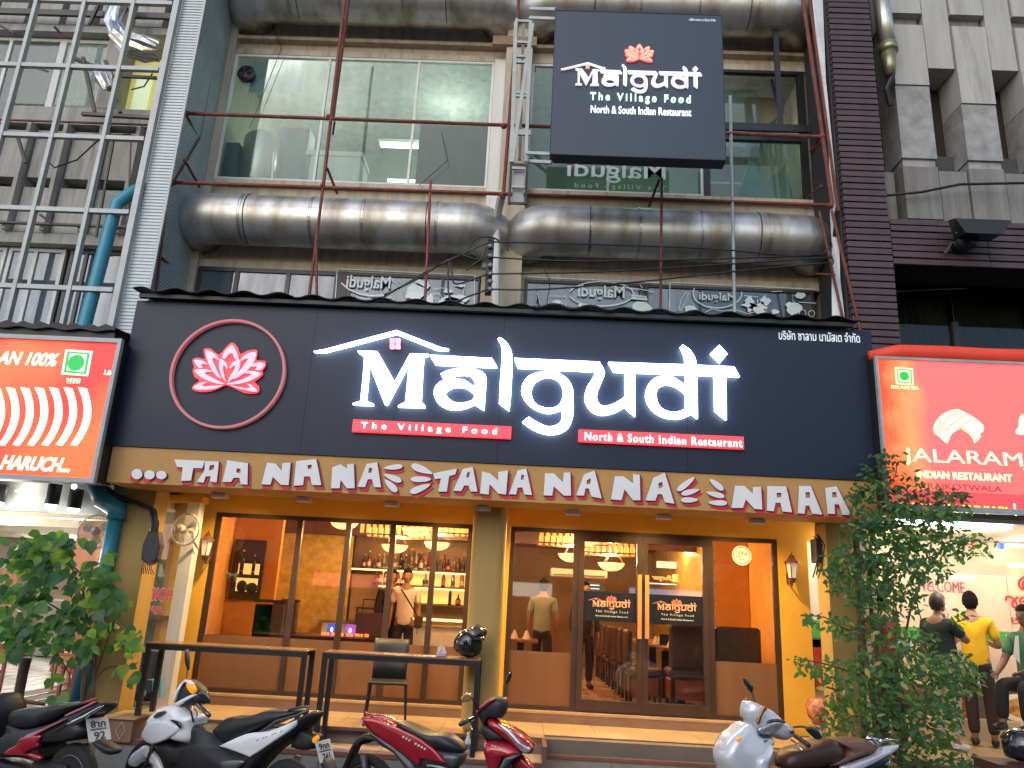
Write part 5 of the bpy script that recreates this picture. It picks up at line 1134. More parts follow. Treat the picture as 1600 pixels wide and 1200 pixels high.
# blue drainpipe
t = empty('blue_drainpipe', (-5.4, 9.05, 0), 'thick bright blue plastic drainpipe running down the left building and past the red sign', 'pipe')
blue = M('blue_pvc', (.03,.24,.34), .35, var=.12, dirt=.1)
MB().tube([at(225,292,9.3), at(205,302,9.15), at(183,318,9.1), at(176,340,9.1), at(129,520,9.1), at(105,640,9.1)], .085, 16).build('pipe', blue, t, smooth=True)
MB().tube([at(150,755,9.0), at(160,780,9.0), at(183,795,9.0), at(181,812,9.0)], .11, 16).build('elbow', blue, t, smooth=True)
MB().tube([at(182,800,9.0), at(145,985,9.0)], .078, 16).build('pipe', blue, t, smooth=True); MB().tube([at(145,985,9.0), at(118,1105,9.0)], .075, 16).build('pipe', M('blue_pvc_dark', (.02,.14,.2), .4, var=.2), t, smooth=True)
MB().tube([at(182,796,9.0), at(181,806,9.0)], .1, 16).build('collar', blue, t)
# foil duct
t = empty('foil_duct', (-6.2, 9.5, 10), 'crinkled silver foil duct bending above the windows of the left building', 'duct')
foil = M('crinkled_foil', (.62,.6,.58), .22, .95, var=.2, bump=1.0, bscale=9)
def crink(pts, r):
    bmv = MB().tube(pts, r, 18); R2 = random.Random(3)
    bmv.v = [tuple(c+R2.uniform(-.03,.03) for c in v) for v in bmv.v]; return bmv
crink([at(183,-20,9.6), at(185,15,9.6), at(180,40,9.6), at(188,58,9.6), at(205,72,9.6), at(230,76,9.6), at(252,80,9.6)], [.14,.15,.13,.15,.17,.18,.14]).build('foil', foil, t)
crink([at(152,105,9.7), at(162,122,9.7), at(172,138,9.7)], [.08,.13,.08]).build('foil', foil, t)

# ---------------------------------------------------------------- left shop with red sign
ls = empty('left_shop', (-7, 9.6, 0), 'brightly lit shop on the left under the red sign with white ceiling and hanging lamps', 'shop')
cream = M('cream_ceiling', (.7,.68,.6), .6, var=.08); brownp = M('brown_panel_wall', (.24,.11,.06), .55, var=.25, streak=True)
B('bulkhead', (-13, -4.95, 9.5, 9.6, 2.66, 3.1), M('white_bulkhead', (.62,.66,.64), .6, var=.06), ls)
B('ceiling', (-13, -4.75, 9.6, 19, 2.85, 2.95), cream, ls)
for i in range(4): B('ceiling_step', (-13, -4.8, 10.8+i*1.9, 10.95+i*1.9, 2.7, 2.85), M('ceiling_step', (.5,.45,.36), .6), ls)
B('back_wall', (-13, -4.75, 18.9, 19, .4, 2.95), M('shop_back_wall', (.4,.3,.2), .7, var=.4, scale=1.3), ls)
B('side_panel', (at(117,850,12.5).x, -4.76, 12.5, 12.6, .5, 2.85), brownp, ls); B('side_wall', (-4.75, -4.71, 12.6, 19, .4, 2.95), brownp, ls)
B('slatted_screen', (-10.5, -9, 14, 14.1, .5, 2.0), brownp, ls); B('counter', (-9.5, -6.8, 15, 15.6, .5, 1.5), M('counter_grey', (.25,.24,.22), .5), ls)
B('pattern_wall', (-5.7, -4.36, 10.6, 10.64, .5, 2.2), M('green_pattern', (.19,.20,.1), .7, var=.5, scale=20), ls)
for i in range(7):
    z = 1.75+i*.075; x = -4.72
    MB().add([(x-.1,10.59,z),(x,10.59,z+.08),(x+.1,10.59,z),(x+.1,10.59,z+.03),(x,10.59,z+.11),(x-.1,10.59,z+.03)], [(0,1,4,5),(1,2,3,4)]).build('chevron', LK, ls)
B('low_cabinet', (-5.6, -4.4, 10.2, 10.5, .49, 1.05), dark_metal, ls); B('shelf', (-5.6, -4.4, 10.15, 10.5, 1.06, 1.1), M('shelf_pale', (.5,.47,.42), .5), ls)
B('shelf', (-5.6, -4.4, 10.2, 10.5, 1.45, 1.49), brownp, ls)
cool = (1, .93, .82)
spots = [(200,12),(30,11)]
R3 = random.Random(5); ss = []
for k in range(16):
    X = -10.5+R3.uniform(0,5.4); Y = 10.6+R3.uniform(0, 6.5)
    o = MB().lathe([(.06,0),(.06,.02)], n=14).build('ceiling_spot', E('spot_white', (1,.93,.8), 9)); o.location = (X, Y, 2.83); ss.append((X/Y, o))
for k, (q, o) in enumerate(sorted(ss, key=lambda v: v[0])): tag(o, 'small round lit spot in the ceiling of the left shop, %s from the left' % ORD[k], 'lamp', 'ceiling spots of the left shop')
for (X, Y, e) in [(-6.5,11,95),(-8.8,12.5,95),(-6.6,14.5,85),(-9.5,16,80),(-7.5,9.9,40),(-6.2,9.0,9)]: point(ls, (X, Y, 2.6), e, cool, .25)  # the last one is an added fill light for the pale bulkhead
for k, (px, py, pb) in enumerate([(86,762,789),(120,770,795),(2,763,785)]):
    c = at(px, py, 9.3); b2 = at(px, pb, 9.3); t = empty('cylinder_lamp', c, 'black cylinder lamp with glowing mouth under the red sign, %s' % ['middle one','right one','cut by the left picture edge'][k], 'lamp', 'black cylinder lamps')
    MB().lathe([(.078,0),(.078,c.z-b2.z+.04)], (c.x, 9.3, b2.z), 20).build('shade', black_paint, t); MB().lathe([(.03,-.055),(.055,-.035),(.07,0)], (c.x, 9.3, b2.z-.002), 18).build('bulb', E('bulb_white', (1,.97,1), 7), t)
c = at(43,771,9.49); o = MB().lathe([(.085,0),(.085,.02)], (c.x, 9.4, c.z), 20).build('round_lamp', E('spot_white', (0,0,0), 1)); tag(o, 'flat round lit lamp on the white bulkhead between the cylinder lamps', 'lamp')
c = at(123,762,9.3); o = MB().ball((c.x,9.2,c.z), .03).build('bulb', E('bulb_white', (0,0,0), 1)); tag(o, 'tiny lit bulb under the bottom right corner of the red sign', 'lamp')
# left red sign
sg = empty('red_shop_sign', (-6.5, 8.2, 2.88), 'red and orange backlit sign with pale arcs at the left picture edge', 'sign')
def face_mat(name, c1, c2, scale, s, off=0):
    m = bpy.data.materials.new(name); m.use_nodes = True; nt = m.node_tree; b = nt.nodes['Principled BSDF']
    tc = nod(nt, 'ShaderNodeTexCoord'); nz = nod(nt, 'ShaderNodeTexNoise'); nz.inputs['Scale'].default_value = scale; nz.inputs['Detail'].default_value = 1
    mp = nod(nt, 'ShaderNodeMapping'); mp.inputs['Location'].default_value = (off, 0, off*.7); nt.links.new(tc.outputs['Object'], mp.inputs[0]); nt.links.new(mp.outputs[0], nz.inputs['Vector'])
    cr = nod(nt, 'ShaderNodeValToRGB'); cr.color_ramp.elements[0].position = .38; cr.color_ramp.elements[0].color = (*c1, 1); cr.color_ramp.elements[1].position = .62; cr.color_ramp.elements[1].color = (*c2, 1)
    nt.links.new(nz.outputs['Fac'], cr.inputs[0]); nt.links.new(cr.outputs[0], b.inputs['Base Color']); nt.links.new(cr.outputs[0], b.inputs['Emission Color']); b.inputs['Emission Strength'].default_value = s; b.inputs['Roughness'].default_value = .35
    return m
SY = 8.2; sx1 = -4.66
B('face', (-9, sx1-.045, SY, SY+.02, 2.93, 4.47), face_mat('red_orange_face', (.85,.02,.015), (.95,.13,.03), .9, .66), sg)
MB().box(-9, sx1, SY-.03, SY+.03, 4.471, 4.52).box(-9, sx1, SY-.03, SY+.03, 2.88, 2.929).box(sx1-.044, sx1, SY-.03, SY+.03, 2.93, 4.47).build('frame', alu, sg)
B('case', (-9, sx1-.01, SY+.031, SY+.34, 2.9, 4.5), dark_metal, sg)
sp = E('sign_pale', (.85,1,.72), .85); sg_green = E('sign_green', (.02,.5,.08), .5)
ptext('lettering', 'AN 100%', -4, 92, 550, 571, SY-.004, sp, sg, bold=.03, shear=.25)
ptext('lettering', 'HARUCH...', 1, 111, 713, 736, SY-.004, sp, sg, bold=.04, shear=.25)
ptext('lettering', 'VEG', 103, 126, 591, 600, SY-.004, sp, sg, bold=.07, shear=.15); ptext('lettering', 'VEG', 104, 125, 592, 600, SY-.008, M('olive_print', (.25,.35,.1), .6), sg, bold=.0, shear=.15)
P = lambda q: XZ(q, SY)
shape('veg_frame', [P([(103,546),(145,549),(138,588),(96,585)])], SY-.004, .004, sp, sg)
shape('veg_outline', [P([(106,549),(141,552),(135,585),(100,582)]), P([(109,552),(137,554),(132,582),(104,579)])], SY-.008, .004, sg_green, sg)
c = at(119, 567, SY-.01); MB().lathe([(.095,0),(.095,.004)], (c.x, SY-.012, c.z), 28, 'y').build('veg_dot', sg_green, sg)
for k in range(7):
    x = -13+k*22.5
    pts = [(x,605),(x+14,607)]+[(x+14+10*sin(pi*i/8)*1.0-(i/8)**2*14, 607+ i*11.2) for i in range(1,8)]+[(x+6-8,697),(x-12,695)]+[(x+2+10*sin(pi*i/8)-(i/8)**2*13, 607+i*11) for i in range(7,0,-1)]
    shape('arc_mark', [P(pts)], SY-.004, .004, sp, sg)
ptext('lettering', 'Lila', 163, 178, 578, 586, SY-.004, sp, sg, bold=.02)
# canopy edge above
t = empty('left_canopy', (-7, 8.6, 4.7), 'dark corrugated canopy edge above the red sign on the left', 'canopy')
mb = MB(); X0, X1 = -9.5, -4.75; N = 120; vs = []
for Y in (8.15, 9.2):
    vs += [(X0+(X1-X0)*i/N, Y, 4.66+(Y-8.15)*.12+.02*sin(i*1.3)) for i in range(N+1)]
for Y in (8.15,):
    vs += [(X0+(X1-X0)*i/N, Y, 4.60+.012*sin(i*.7)) for i in range(N+1)]
mb.add(vs, [(i,i+1,N+2+i,N+1+i) for i in range(N)]+[(i,i+1,2*N+3+i,2*N+2+i) for i in range(N)]).build('sheet', roof_m, t)
B('gutter', (X0, X1-.02, 8.2, 8.4, 4.53, 4.6), dark_metal, t)
# furniture in the left shop
stm = M('stool_red_brown', (.26,.07,.05), .45, var=.2)
def stool(X, Y, s, h, label):
    t = empty('stool', (X, Y, PZ), label, 'stool', 'red-brown stools of the left shop')
    MB().cbox(X-s, X+s, Y-s, Y+s, PZ+h-.05, PZ+h, .01).build('seat', stm, t)
    for a in (-1, 1):
        for b2 in (-1, 1): MB().bar((X+a*s*.85, Y+b2*s*.85, PZ), (X+a*s*.8, Y+b2*s*.8, PZ+h-.05), .035).build('leg', stm, t)
    MB().box(X-s*.8, X+s*.8, Y-s*.85-.01, Y-s*.85+.01, PZ+h*.45, PZ+h*.5).build('stretcher', stm, t)
c = onz_ = at(15, 1090, 9.9); stool(-6.35, 9.9, .2, .62, 'red-brown wooden stool at the left picture edge'); stool(-5.35, 9.9, .16, .42, 'low red-brown stool behind the blue drainpipe'); stool(-5.75, 11.6, .2, .7, 'red-brown stool further back in the left shop')
def bchair(X, Y, label):
    t = empty('wooden_chair', (X, Y, PZ), label, 'chair', 'orange-brown chairs of the left shop'); m = M('orange_brown_wood', (.42,.17,.08), .45, var=.2)
    MB().cbox(X-.2, X+.2, Y-.2, Y+.2, PZ+.42, PZ+.46, .01).build('seat', m, t); MB().cbox(X-.2, X+.2, Y-.22, Y-.18, PZ+.5, PZ+.95, .01).build('backrest', m, t)
    for a in (-1, 1):
        for b2 in (-1, 1): MB().box(X+a*.18-.02, X+a*.18+.02, Y+b2*.18-.02, Y+b2*.18+.02, PZ, PZ+.42).build('leg', m, t)
bchair(-5.95, 10.9, 'orange-brown wooden chair behind the leaves in the left shop, nearer one'); bchair(-6.1, 12.8, 'orange-brown wooden chair deeper in the left shop')
# small blue water pipes in the gap
t = empty('water_pipes', (-4.5, 9.9, PZ), 'thin light blue water pipes and valve low in the gap beside the left pillar', 'pipes'); lbm = M('light_blue_pvc', (.1,.4,.5), .4)
for pts in ([(225,1088),(225,1062),(240,1062),(240,1085)], [(251,1090),(251,1055)]):
    MB().tube([at(x, y, 9.75) for x, y in pts], .018, 8).build('pipe', lbm, t)
p = at(222, 1083, 9.75); MB().ball(p, (.05,.04,.045)).build('valve', lbm, t); p = at(243,1086,9.72); MB().ball(p, .022).build('tap', M('tap_red', (.4,.05,.03), .5), t)

# ================================================================ right neighbour
rb = empty('tiled_building', (6, 9.5, 0), 'dark maroon tiled column and beam with concrete fins on the right', 'building')
maroon = [M('maroon_tile_%d' % i, c, .55, var=.22, scale=6, dirt=.15, dirtcol=(.02,.015,.02)) for i, c in enumerate([(.062,.035,.042),(.055,.033,.042),(.07,.04,.045)])]
B('cream_post', (4.12, 4.36, 9.9, 10.2, 0, 3.0), M('upper_cream', (.55,.46,.34), .6), rb)
B('column_core', (4.085, 4.62, 9.33, 10.28, 3.0, 12), M('tile_mortar', (.012,.008,.01), .9), rb)
pit = .0955
fm = MB().cbox(0, .585, 0, .04, 0, pit-.017, .004).mesh('tile'); sm = MB().cbox(0, .03, 0, .88, 0, pit-.017, .004).mesh('tile')
for me in (fm, sm): me.materials.append(maroon[0])
fms = []
for m in maroon:
    for src in (fm, sm):
        q = src.copy(); q.materials.clear(); q.materials.append(m); fms.append(q)
z = 3.35; k = 0
def inst(me, loc, parent, name='tile'):
    o = bpy.data.objects.new(name, me); COL.objects.link(o); o.parent = parent; o.location = Vector(loc)-parent.location; return o
while z < 11.6:
    i = R.randrange(3)
    inst(fms[i*2], (4.062+R.uniform(-.003,.003), 9.292+R.uniform(-.003,.003), z), rb); inst(fms[i*2+1], (4.055, 9.335, z), rb); z += pit; k += 1
bmz = MB().cbox(0, .62, 0, .04, 0, pit-.017, .004).mesh('tile'); bms = []
for m in maroon: q = bmz.copy(); q.materials.append(m); bms.append(q)
zb = at(1450, 414, 9.3).z; zt_ = at(1450, 347, 9.3).z
B('beam_core', (4.62, 12, 9.335, 9.9, zb, zt_-.01), M('tile_mortar', (0,0,0)), rb)
z = zb
while z < zt_-.03:
    for j in range(7): inst(bms[R.randrange(3)], (4.655+j*.625, 9.29+R.uniform(-.004,.004), z+R.uniform(-.002,.002)), rb)
    z += pit
B('left_face', (4.02, 4.05, 9.36, 10.2, 3.2, 12), M('dark_side', (.03,.028,.035), .8), rb)
ZR = lambda y, Y=9.8: at(1450, y, Y).z
B('rear_wall', (4.6, 12.5, 10.3, 10.5, ZR(350, 10.3)-.2, 12.5), M('dark_red_recess', (.035,.022,.022), .9, var=.4), rb)
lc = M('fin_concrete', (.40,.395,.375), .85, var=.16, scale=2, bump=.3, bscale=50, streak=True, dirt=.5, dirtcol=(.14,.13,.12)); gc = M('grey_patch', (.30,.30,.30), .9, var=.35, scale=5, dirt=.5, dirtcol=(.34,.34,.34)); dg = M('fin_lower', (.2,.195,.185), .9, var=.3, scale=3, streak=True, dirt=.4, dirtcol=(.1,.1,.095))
for i in range(6):
    x = 5.17+.93*i; s = 0
    for (y0, y1, m, Yf, nm) in [(-60, 26, lc, 9.74, 'concrete_fin'), (44, 163 if i else 137, lc, 9.74, 'concrete_fin'), (164 if i else 138, 250, gc, 9.76, 'patched_panel'), (262, 343, dg, 9.78, 'lower_panel')]:
        B(nm, (x-.02, x+.475, Yf, 10.28, ZR(y1), ZR(y0)), m, rb)
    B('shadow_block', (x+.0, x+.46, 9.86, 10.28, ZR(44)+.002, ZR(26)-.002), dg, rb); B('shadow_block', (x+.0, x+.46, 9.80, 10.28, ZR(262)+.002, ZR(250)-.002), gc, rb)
    B('concrete_fin', (x+.505, x+.89, 9.775, 10.28, ZR(108), 12.5), lc, rb); B('lower_panel', (x+.5, x+.89, 9.81, 10.28, ZR(345), ZR(266)), dg, rb)
    B('dark_panel', (x+.5, x+.9, 10.1, 10.28, ZR(264), ZR(225)), M('charcoal_panel', (.06,.065,.07), .7, var=.4), rb)
B('concrete_panel', (4.68, 5.1, 9.95, 10.28, ZR(345), ZR(262)), dg, rb); B('concrete_panel', (4.68, 4.98, 10.05, 10.28, ZR(258), ZR(170)), M('charcoal_panel', (0,0,0)), rb)
B('ledge', (4.66, 12, 9.6, 10.28, zt_-.02, zt_+.0), dg, rb)
MB().tube([at(1370,307,9.7), at(1440,300,9.65), at(1500,288,9.6), at(1600,286,9.55)], .02, 6).build('cable', dark_metal, rb, smooth=True)
# recess and curtained windows under the beam
B('soffit', (4.62, 12, 9.9, 11.1, 6.75, 6.85), dark_metal, rb); B('dark_back', (4.62, 12, 11.0, 11.1, 3.4, 6.75), M('charcoal_panel', (0,0,0)), rb)
cg_ = glass('curtain_pane', (.5,.52,.5), .5)
cur = M('dull_curtain', (.28,.28,.24), .9, var=.3); 
for (x0_, x1_) in ((1376, 1484), (1492, 1600), (1604, 1700)):
    a = at(x0_, 500, 10.4).x; b2 = at(x1_, 500, 10.4).x; N = 60
    vs = [(a+(b2-a)*i/N, 10.45+.03*sin(i*1.05)+.01*sin(i*.31), z) for z in (4.2, at(1450,452,10.4).z) for i in range(N+1)]
    MB().add(vs, [(i,i+1,N+2+i,N+1+i) for i in range(N)]).build('curtain', cur, rb)
    B('pane', (a-.03, b2+.03, 10.36, 10.364, 4.2, at(1450,450,10.4).z), cg_, rb)
B('mullion', (at(1484,500,10.36).x, at(1493,500,10.36).x, 10.3, 10.38, 4.2, 6), black_paint, rb)
MB().tube([at(1376,456,10.3), at(1510,450,10.3)], .012, 6).build('rail', steel, rb)
# silver downpipe
t = empty('silver_pipe', (4.8, 9.6, 10), 'shiny silver duct pipe hanging beside the dark tiled column at the top', 'duct')
MB().tube([at(1374,-20,9.55), at(1387,70,9.55)], .115, 18).build('pipe', duct_m, t, smooth=True); MB().tube([at(1387,70,9.55), at(1389,82,9.55)], .13, 18).tube([at(1388,82,9.55), at(1391,118,9.55)], [.11,.07], 18).build('end_cone', M('dull_brass', (.35,.33,.2), .4, .7), t, smooth=True)
MB().tube([at(1394,120,9.55), at(1385,140,9.6), at(1392,165,9.65)], .04, 8).build('bracket', dark_metal, t)
# floodlight
t = empty('floodlight', at(1515,350,9.0), 'black box floodlight mounted on the maroon tiled beam', 'lamp'); c = at(1520,352,8.95)
MB().add([(c.x-.33,8.75,c.z-.02),(c.x+.36,8.75,c.z-.02),(c.x+.26,8.78,c.z-.2),(c.x-.2,8.78,c.z-.2),(c.x-.22,9.1,c.z+.14),(c.x+.4,9.1,c.z+.12),(c.x+.3,9.12,c.z-.12),(c.x-.16,9.12,c.z-.12)], [(0,1,2,3),(4,7,6,5),(0,4,5,1),(3,2,6,7),(0,3,7,4),(1,5,6,2)]).build('hood', black_paint, t)
MB().lathe([(.12,-.1),(.13,.1)], (c.x-.02, 9.15, c.z-.14), 14, 'y').build('body', dark_metal, t, smooth=True); MB().bar((c.x-.25,9.2,c.z-.28),(c.x-.15,9.2,c.z-.12),.03).build('bracket', steel, t)
B('lens', (c.x-.22, c.x-.1, 8.95, 8.96, c.z-.12, c.z-.03), M('lens_grey', (.35,.33,.3), .3), t)

# ---------------------------------------------------------------- right shop with pinkish sign
sr = empty('pink_shop_sign', (6, 8.2, 3.0), 'salmon red backlit restaurant sign with a cream turban at the right picture edge', 'sign')
rx0 = 3.79; zt2 = 4.70; zb2 = 3.05
fr_m = face_mat('salmon_face', (1.0,.13,.10), (1.0,.16,.13), .5, .72, 3)
B('face', (rx0+.03, 9, SY, SY+.02, zb2+.175, zt2-.03), fr_m, sr)
nt = fr_m.node_tree; L = nt.links.new; tcn = nod(nt, 'ShaderNodeTexCoord'); sx = nod(nt, 'ShaderNodeSeparateXYZ'); L(tcn.outputs['Object'], sx.inputs[0])
nz_ = nod(nt, 'ShaderNodeTexNoise'); nz_.inputs['Scale'].default_value = 2.5; L(tcn.outputs['Object'], nz_.inputs[0]); ad = nod(nt, 'ShaderNodeMath', operation='MULTIPLY_ADD'); ad.inputs[1].default_value = .45; L(nz_.outputs['Fac'], ad.inputs[0]); L(sx.outputs['X'], ad.inputs[2])
mr_ = nod(nt, 'ShaderNodeMapRange'); mr_.inputs[1].default_value = rx0-6+.30; mr_.inputs[2].default_value = rx0-6+.75; L(ad.outputs[0], mr_.inputs[0])
rp_ = nod(nt, 'ShaderNodeValToRGB'); rp_.color_ramp.elements[0].color = (1,.06,.012,1); rp_.color_ramp.elements[1].color = (1,.12,.11,1); e_ = rp_.color_ramp.elements.new(.5); e_.color = (.95,.24,.08,1); L(mr_.outputs[0], rp_.inputs[0])
bb_ = nt.nodes['Principled BSDF']; L(rp_.outputs[0], bb_.inputs['Base Color']); L(rp_.outputs[0], bb_.inputs['Emission Color'])
B('lower_band', (rx0+.03, 9, SY, SY+.02, zb2+.02, zb2+.174), M('crimson_band', (.5,.05,.06), .4, emit=(.8,.08,.09), es=.6), sr)
MB().box(rx0, rx0+.029, SY-.02, SY+.03, zb2, zt2).box(rx0+.029, 9, SY-.02, SY+.03, zt2-.029, zt2).box(rx0+.03, 9, SY-.02, SY+.03, zb2-.04, zb2+.019).build('frame', alu, sr)
B('case', (rx0, 9, SY+.031, SY+.3, zb2, zt2-.01), dark_metal, sr)
cr_ = E('sign_cream', (1,.86,.45), 1.0)
ptext('lettering', 'JALARAM', 1412, 1597, 704, 731, SY-.004, cr_, sr, bold=.0); ptext('lettering', 'A', 1597, 1625, 708, 735, SY-.004, cr_, sr)
ptext('lettering', 'INDIAN RESTAURANT', 1433, 1581, 738, 750, SY-.004, cr_, sr, bold=.03)
ptext('lettering', 'RAJKOTWALA', 1450, 1565, 757, 769, SY-.004, M('wine_print', (.35,.02,.03), .5, emit=(.6,.04,.05), es=.35), sr)
ptext('lettering', 'GUJARATI | PUNJABI', 1402, 1574, 788, 801, SY-.004, E('sign_yellow', (1,.75,.05), 1.0), sr, bold=.03)
B('divider', (at(1584,795,SY).x, at(1587,795,SY).x, SY-.006, SY-.002, at(1585,806,SY).z, at(1585,787,SY).z), cr_, sr)
ptext('lettering', 'JAIN', 1599, 1640, 790, 803, SY-.004, E('sign_yellow', (0,0,0), 1), sr, bold=.03)
T3 = lambda q: XZ([(1380+x/6, 620+y/6) for x, y in q], SY)
shape('turban', [smooth_pts(T3([(600,440),(600,440),(560,410),(520,370),(480,340),(472,290),(500,220),(580,150),(690,118),(780,155),(870,210),(935,270),(935,325),(905,345),(910,380),(855,437),(855,437),(835,385),(790,340),(740,312),(715,300),(715,300),(680,320),(640,350),(615,400)]), 3)], SY-.004, .004, cr_, sr)
tl = M('turban_line', (.35,.1,.06), .5, emit=(.8,.25,.15), es=.3)
for q in ([(525,350),(540,280),(620,180),(730,130)],[(580,340),(600,290),(700,210),(785,160)],[(715,300),(770,240),(850,210)],[(510,340),(510,280),(540,220)],[(720,300),(800,330),(860,390)]):
    shape('turban_line', [line(T3(q), .008)], SY-.008, .003, tl, sr)
shape('figure_mark', [smooth_pts(T3([(1300,160),(1325,200),(1325,250),(1345,290),(1340,350),(1250,350),(1245,310),(1270,280),(1270,220)]), 2)], SY-.004, .004, cr_, sr)
shape('veg_frame', [XZ([(1398,574),(1426,576),(1427,602),(1400,600)], SY)], SY-.004, .004, cr_, sr)
c = at(1412,588,SY); MB().lathe([(.052,0),(.052,.004)], (c.x, SY-.014, c.z), 20, 'y').build('veg_dot', sg_green, sr)
shape('veg_outline', [XZ([(1400,576),(1424,578),(1425,600),(1402,598)], SY), XZ([(1402,578),(1422,580),(1423,598),(1404,596)], SY)], SY-.008, .003, sg_green, sr)
ptext('lettering', '100% PURE VEG.', 1393, 1436, 603, 608, SY-.004, cr_, sr)
t = empty('red_awning', (6, 8.3, 4.7), 'bright orange-red rolled awning edge above the salmon sign', 'awning')
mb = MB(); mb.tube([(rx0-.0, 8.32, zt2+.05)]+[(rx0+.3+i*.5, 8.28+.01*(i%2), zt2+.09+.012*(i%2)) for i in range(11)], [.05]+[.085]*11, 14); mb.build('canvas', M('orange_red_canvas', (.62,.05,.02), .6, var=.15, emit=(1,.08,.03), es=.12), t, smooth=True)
rs = empty('right_shop', (6.5, 10.9, 0), 'bright shop front on the right with cream panels and a green band', 'shop')
cp = M('cream_pink_panel', (.66,.50,.38), .5, var=.08)
WY = 10.95
for a, b2 in ((4.35, 5.0), (5.003, 5.72), (5.723, 6.6), (6.603, 8)): B('panel', (a+.002, b2-.002, WY, WY+.04, 1.1, 2.55), cp, rs)
B('upper_wall', (4.0, 9, WY, WY+.05, 2.56, 3.0), M('upper_cream', (.55,.46,.34), .6), rs); B('ceiling', (3.85, 9, 8.55, WY, 3.0, 3.05), M('tan_soffit', (.5,.42,.33), .6), rs)
B('side_wall', (3.68, 3.72, 10.42, 14, .4, 3), yellow_wall, rs)
B('gap_panel', (3.72, 4.35, 10.9, 10.93, 1.5, 2.6), M('grey_white_panel', (.5,.5,.46), .5), rs); B('gap_green', (3.72, 4.35, 10.88, 10.899, 1.62, 1.85), M('green_band', (.07,.35,.08), .5), rs); B('gap_red', (3.72, 4.35, 10.9, 10.93, 1.0, 1.6), M('gap_red', (.5,.04,.03), .5, var=.5, scale=8), rs); B('gap_wall', (3.66, 4.4, 10.94, 11.0, .45, 3.0), M('upper_cream', (0,0,0)), rs)
for k in range(2): B('chair_back_red', (3.8+k*.2, 3.95+k*.2, 10.6, 10.63, 1.0, 1.35), M('chair_red', (.45,.03,.03), .5), rs)
B('green_band', (4.4, 9, WY-.012, WY-.002, at(1590,1006,WY).z, at(1590,988,WY).z), M('green_band', (0,0,0)), rs)
ptext('lettering', '100%', 1572, 1606, 992, 1002, WY-.016, white_paint, rs, bold=.03)
ptext('lettering', 'WELCOME', 1432, 1507, 908, 925, WY-.008, M('violet_red_print', (.42,.1,.2), .6), rs)
redp = M('red_print', (.55,.03,.03), .5); ptext('lettering', 'જલારામ', 1571, 1650, 932, 952, WY-.008, redp, rs, bold=.02); ptext('lettering', 'છ-', 1580, 1600, 965, 975, WY-.008, redp, rs)
shape('red_swirl', [line(XZ(arc(1606,912,14,11,120,260,10), WY-.008), .03)], WY-.008, .003, redp, rs); shape('red_swirl', [line(XZ(arc(1612,914,14,11,120,260,10), WY-.008), .03)], WY-.008, .003, redp, rs)
for y0, y1, lab in ((932,940,'d'),): pass
B('ledge', (4.4, 9, 10.7, WY, PZ, .72), M('tan_ledge', (.5,.36,.2), .5), rs)
B('glass_case_back', (4.4, 9, WY-.001, WY+.04, .72, 1.09), M('case_dark', (.15,.1,.06), .5, var=.4), rs)
c = at(1585,1110,10.85); t = empty('food_poster', (c.x, 10.9, .8), 'poster of a white plate with yellow and orange food at the lower right picture edge', 'poster')
B('sheet', (at(1555,1110,10.9).x, 7.4, 10.9, 10.905, .72, 1.09), M('poster_dark', (.1,.06,.03), .5), t); MB().ball((c.x+.1, 10.89, .88), (.30,.01,.17), 28, 12).build('plate', M('plate_cream', (.75,.66,.45), .4), t); MB().ball((c.x+.12, 10.885, .88), (.22,.012,.12), 24, 10).build('food', M('food_orange', (.55,.25,.03), .6, var=.9, scale=18, dirt=.6, dirtcol=(.5,.45,.05)), t)
t = empty('snack_poster', (5.8, 10.9, .8), 'red and orange snack poster with green base between the two men', 'poster'); a = at(1504,1087,10.88); b2 = at(1518,1121,10.88)
B('sheet', (a.x-.05, b2.x+.05, 10.88, 10.885, b2.z, a.z), M('snack_orange', (.6,.1,.02), .5, var=.9, scale=15, dirt=.5, dirtcol=(.6,.4,.1)), t); B('base', (a.x-.1, b2.x+.05, 10.87, 10.885, b2.z-.06, b2.z-.001), M('green_base', (.05,.4,.05), .5), t)
t = empty('tube_lamps', (4.7, 8.6, 2.93), 'row of bright white fluorescent tubes under the salmon sign', 'lamp')
for k, (a, b2) in enumerate([(4.06, 4.66), (4.7, 5.32)]): MB().tube([(a, 8.62, 2.93), (b2, 8.62, 2.93)], .022, 10).build('tube', E('tube_white', (.9,.92,1), 8), t)
B('batten', (4.0, 7, 8.58, 8.68, 2.96, 3.0), white_paint, t)
for (X, Y, e) in [(5.3,9.6,38),(6.8,9.8,38),(4.6,10.3,20),(4.0,10.2,14)]: point(rs, (X, Y, 2.75), e, (1,.88,.68), .2)
for k, (px, py) in enumerate([(1585,853),(1500,903),(1590,884)]):
    c = at(px, py, 10.6); o = MB().box(c.x-.12, c.x+.12, 10.5, 10.6, c.z-.02, c.z+.015).build('panel_lamp', E('spot_white', (0,0,0), 1)); tag(o, 'small bright lamp inside the right shop, %s' % ['topmost by the picture edge','above the welcome lettering','lower one above the red swirl'][k], 'lamp')
for px, py, nm, cc in [(1520,852,'red lamp',(.9,.06,.04)),(1564,853,'blue lamp',(.05,.1,.7)),(1384,834,'yellow lamp',(1,.6,.05))]:
    c = at(px, py, 9.8); o = MB().ball(c, (.045,.03,.04)).build('small_lamp', E(nm.replace(' ', '_'), cc, 1.5)); tag(o, 'small glowing %s under the salmon sign' % nm, 'lamp')
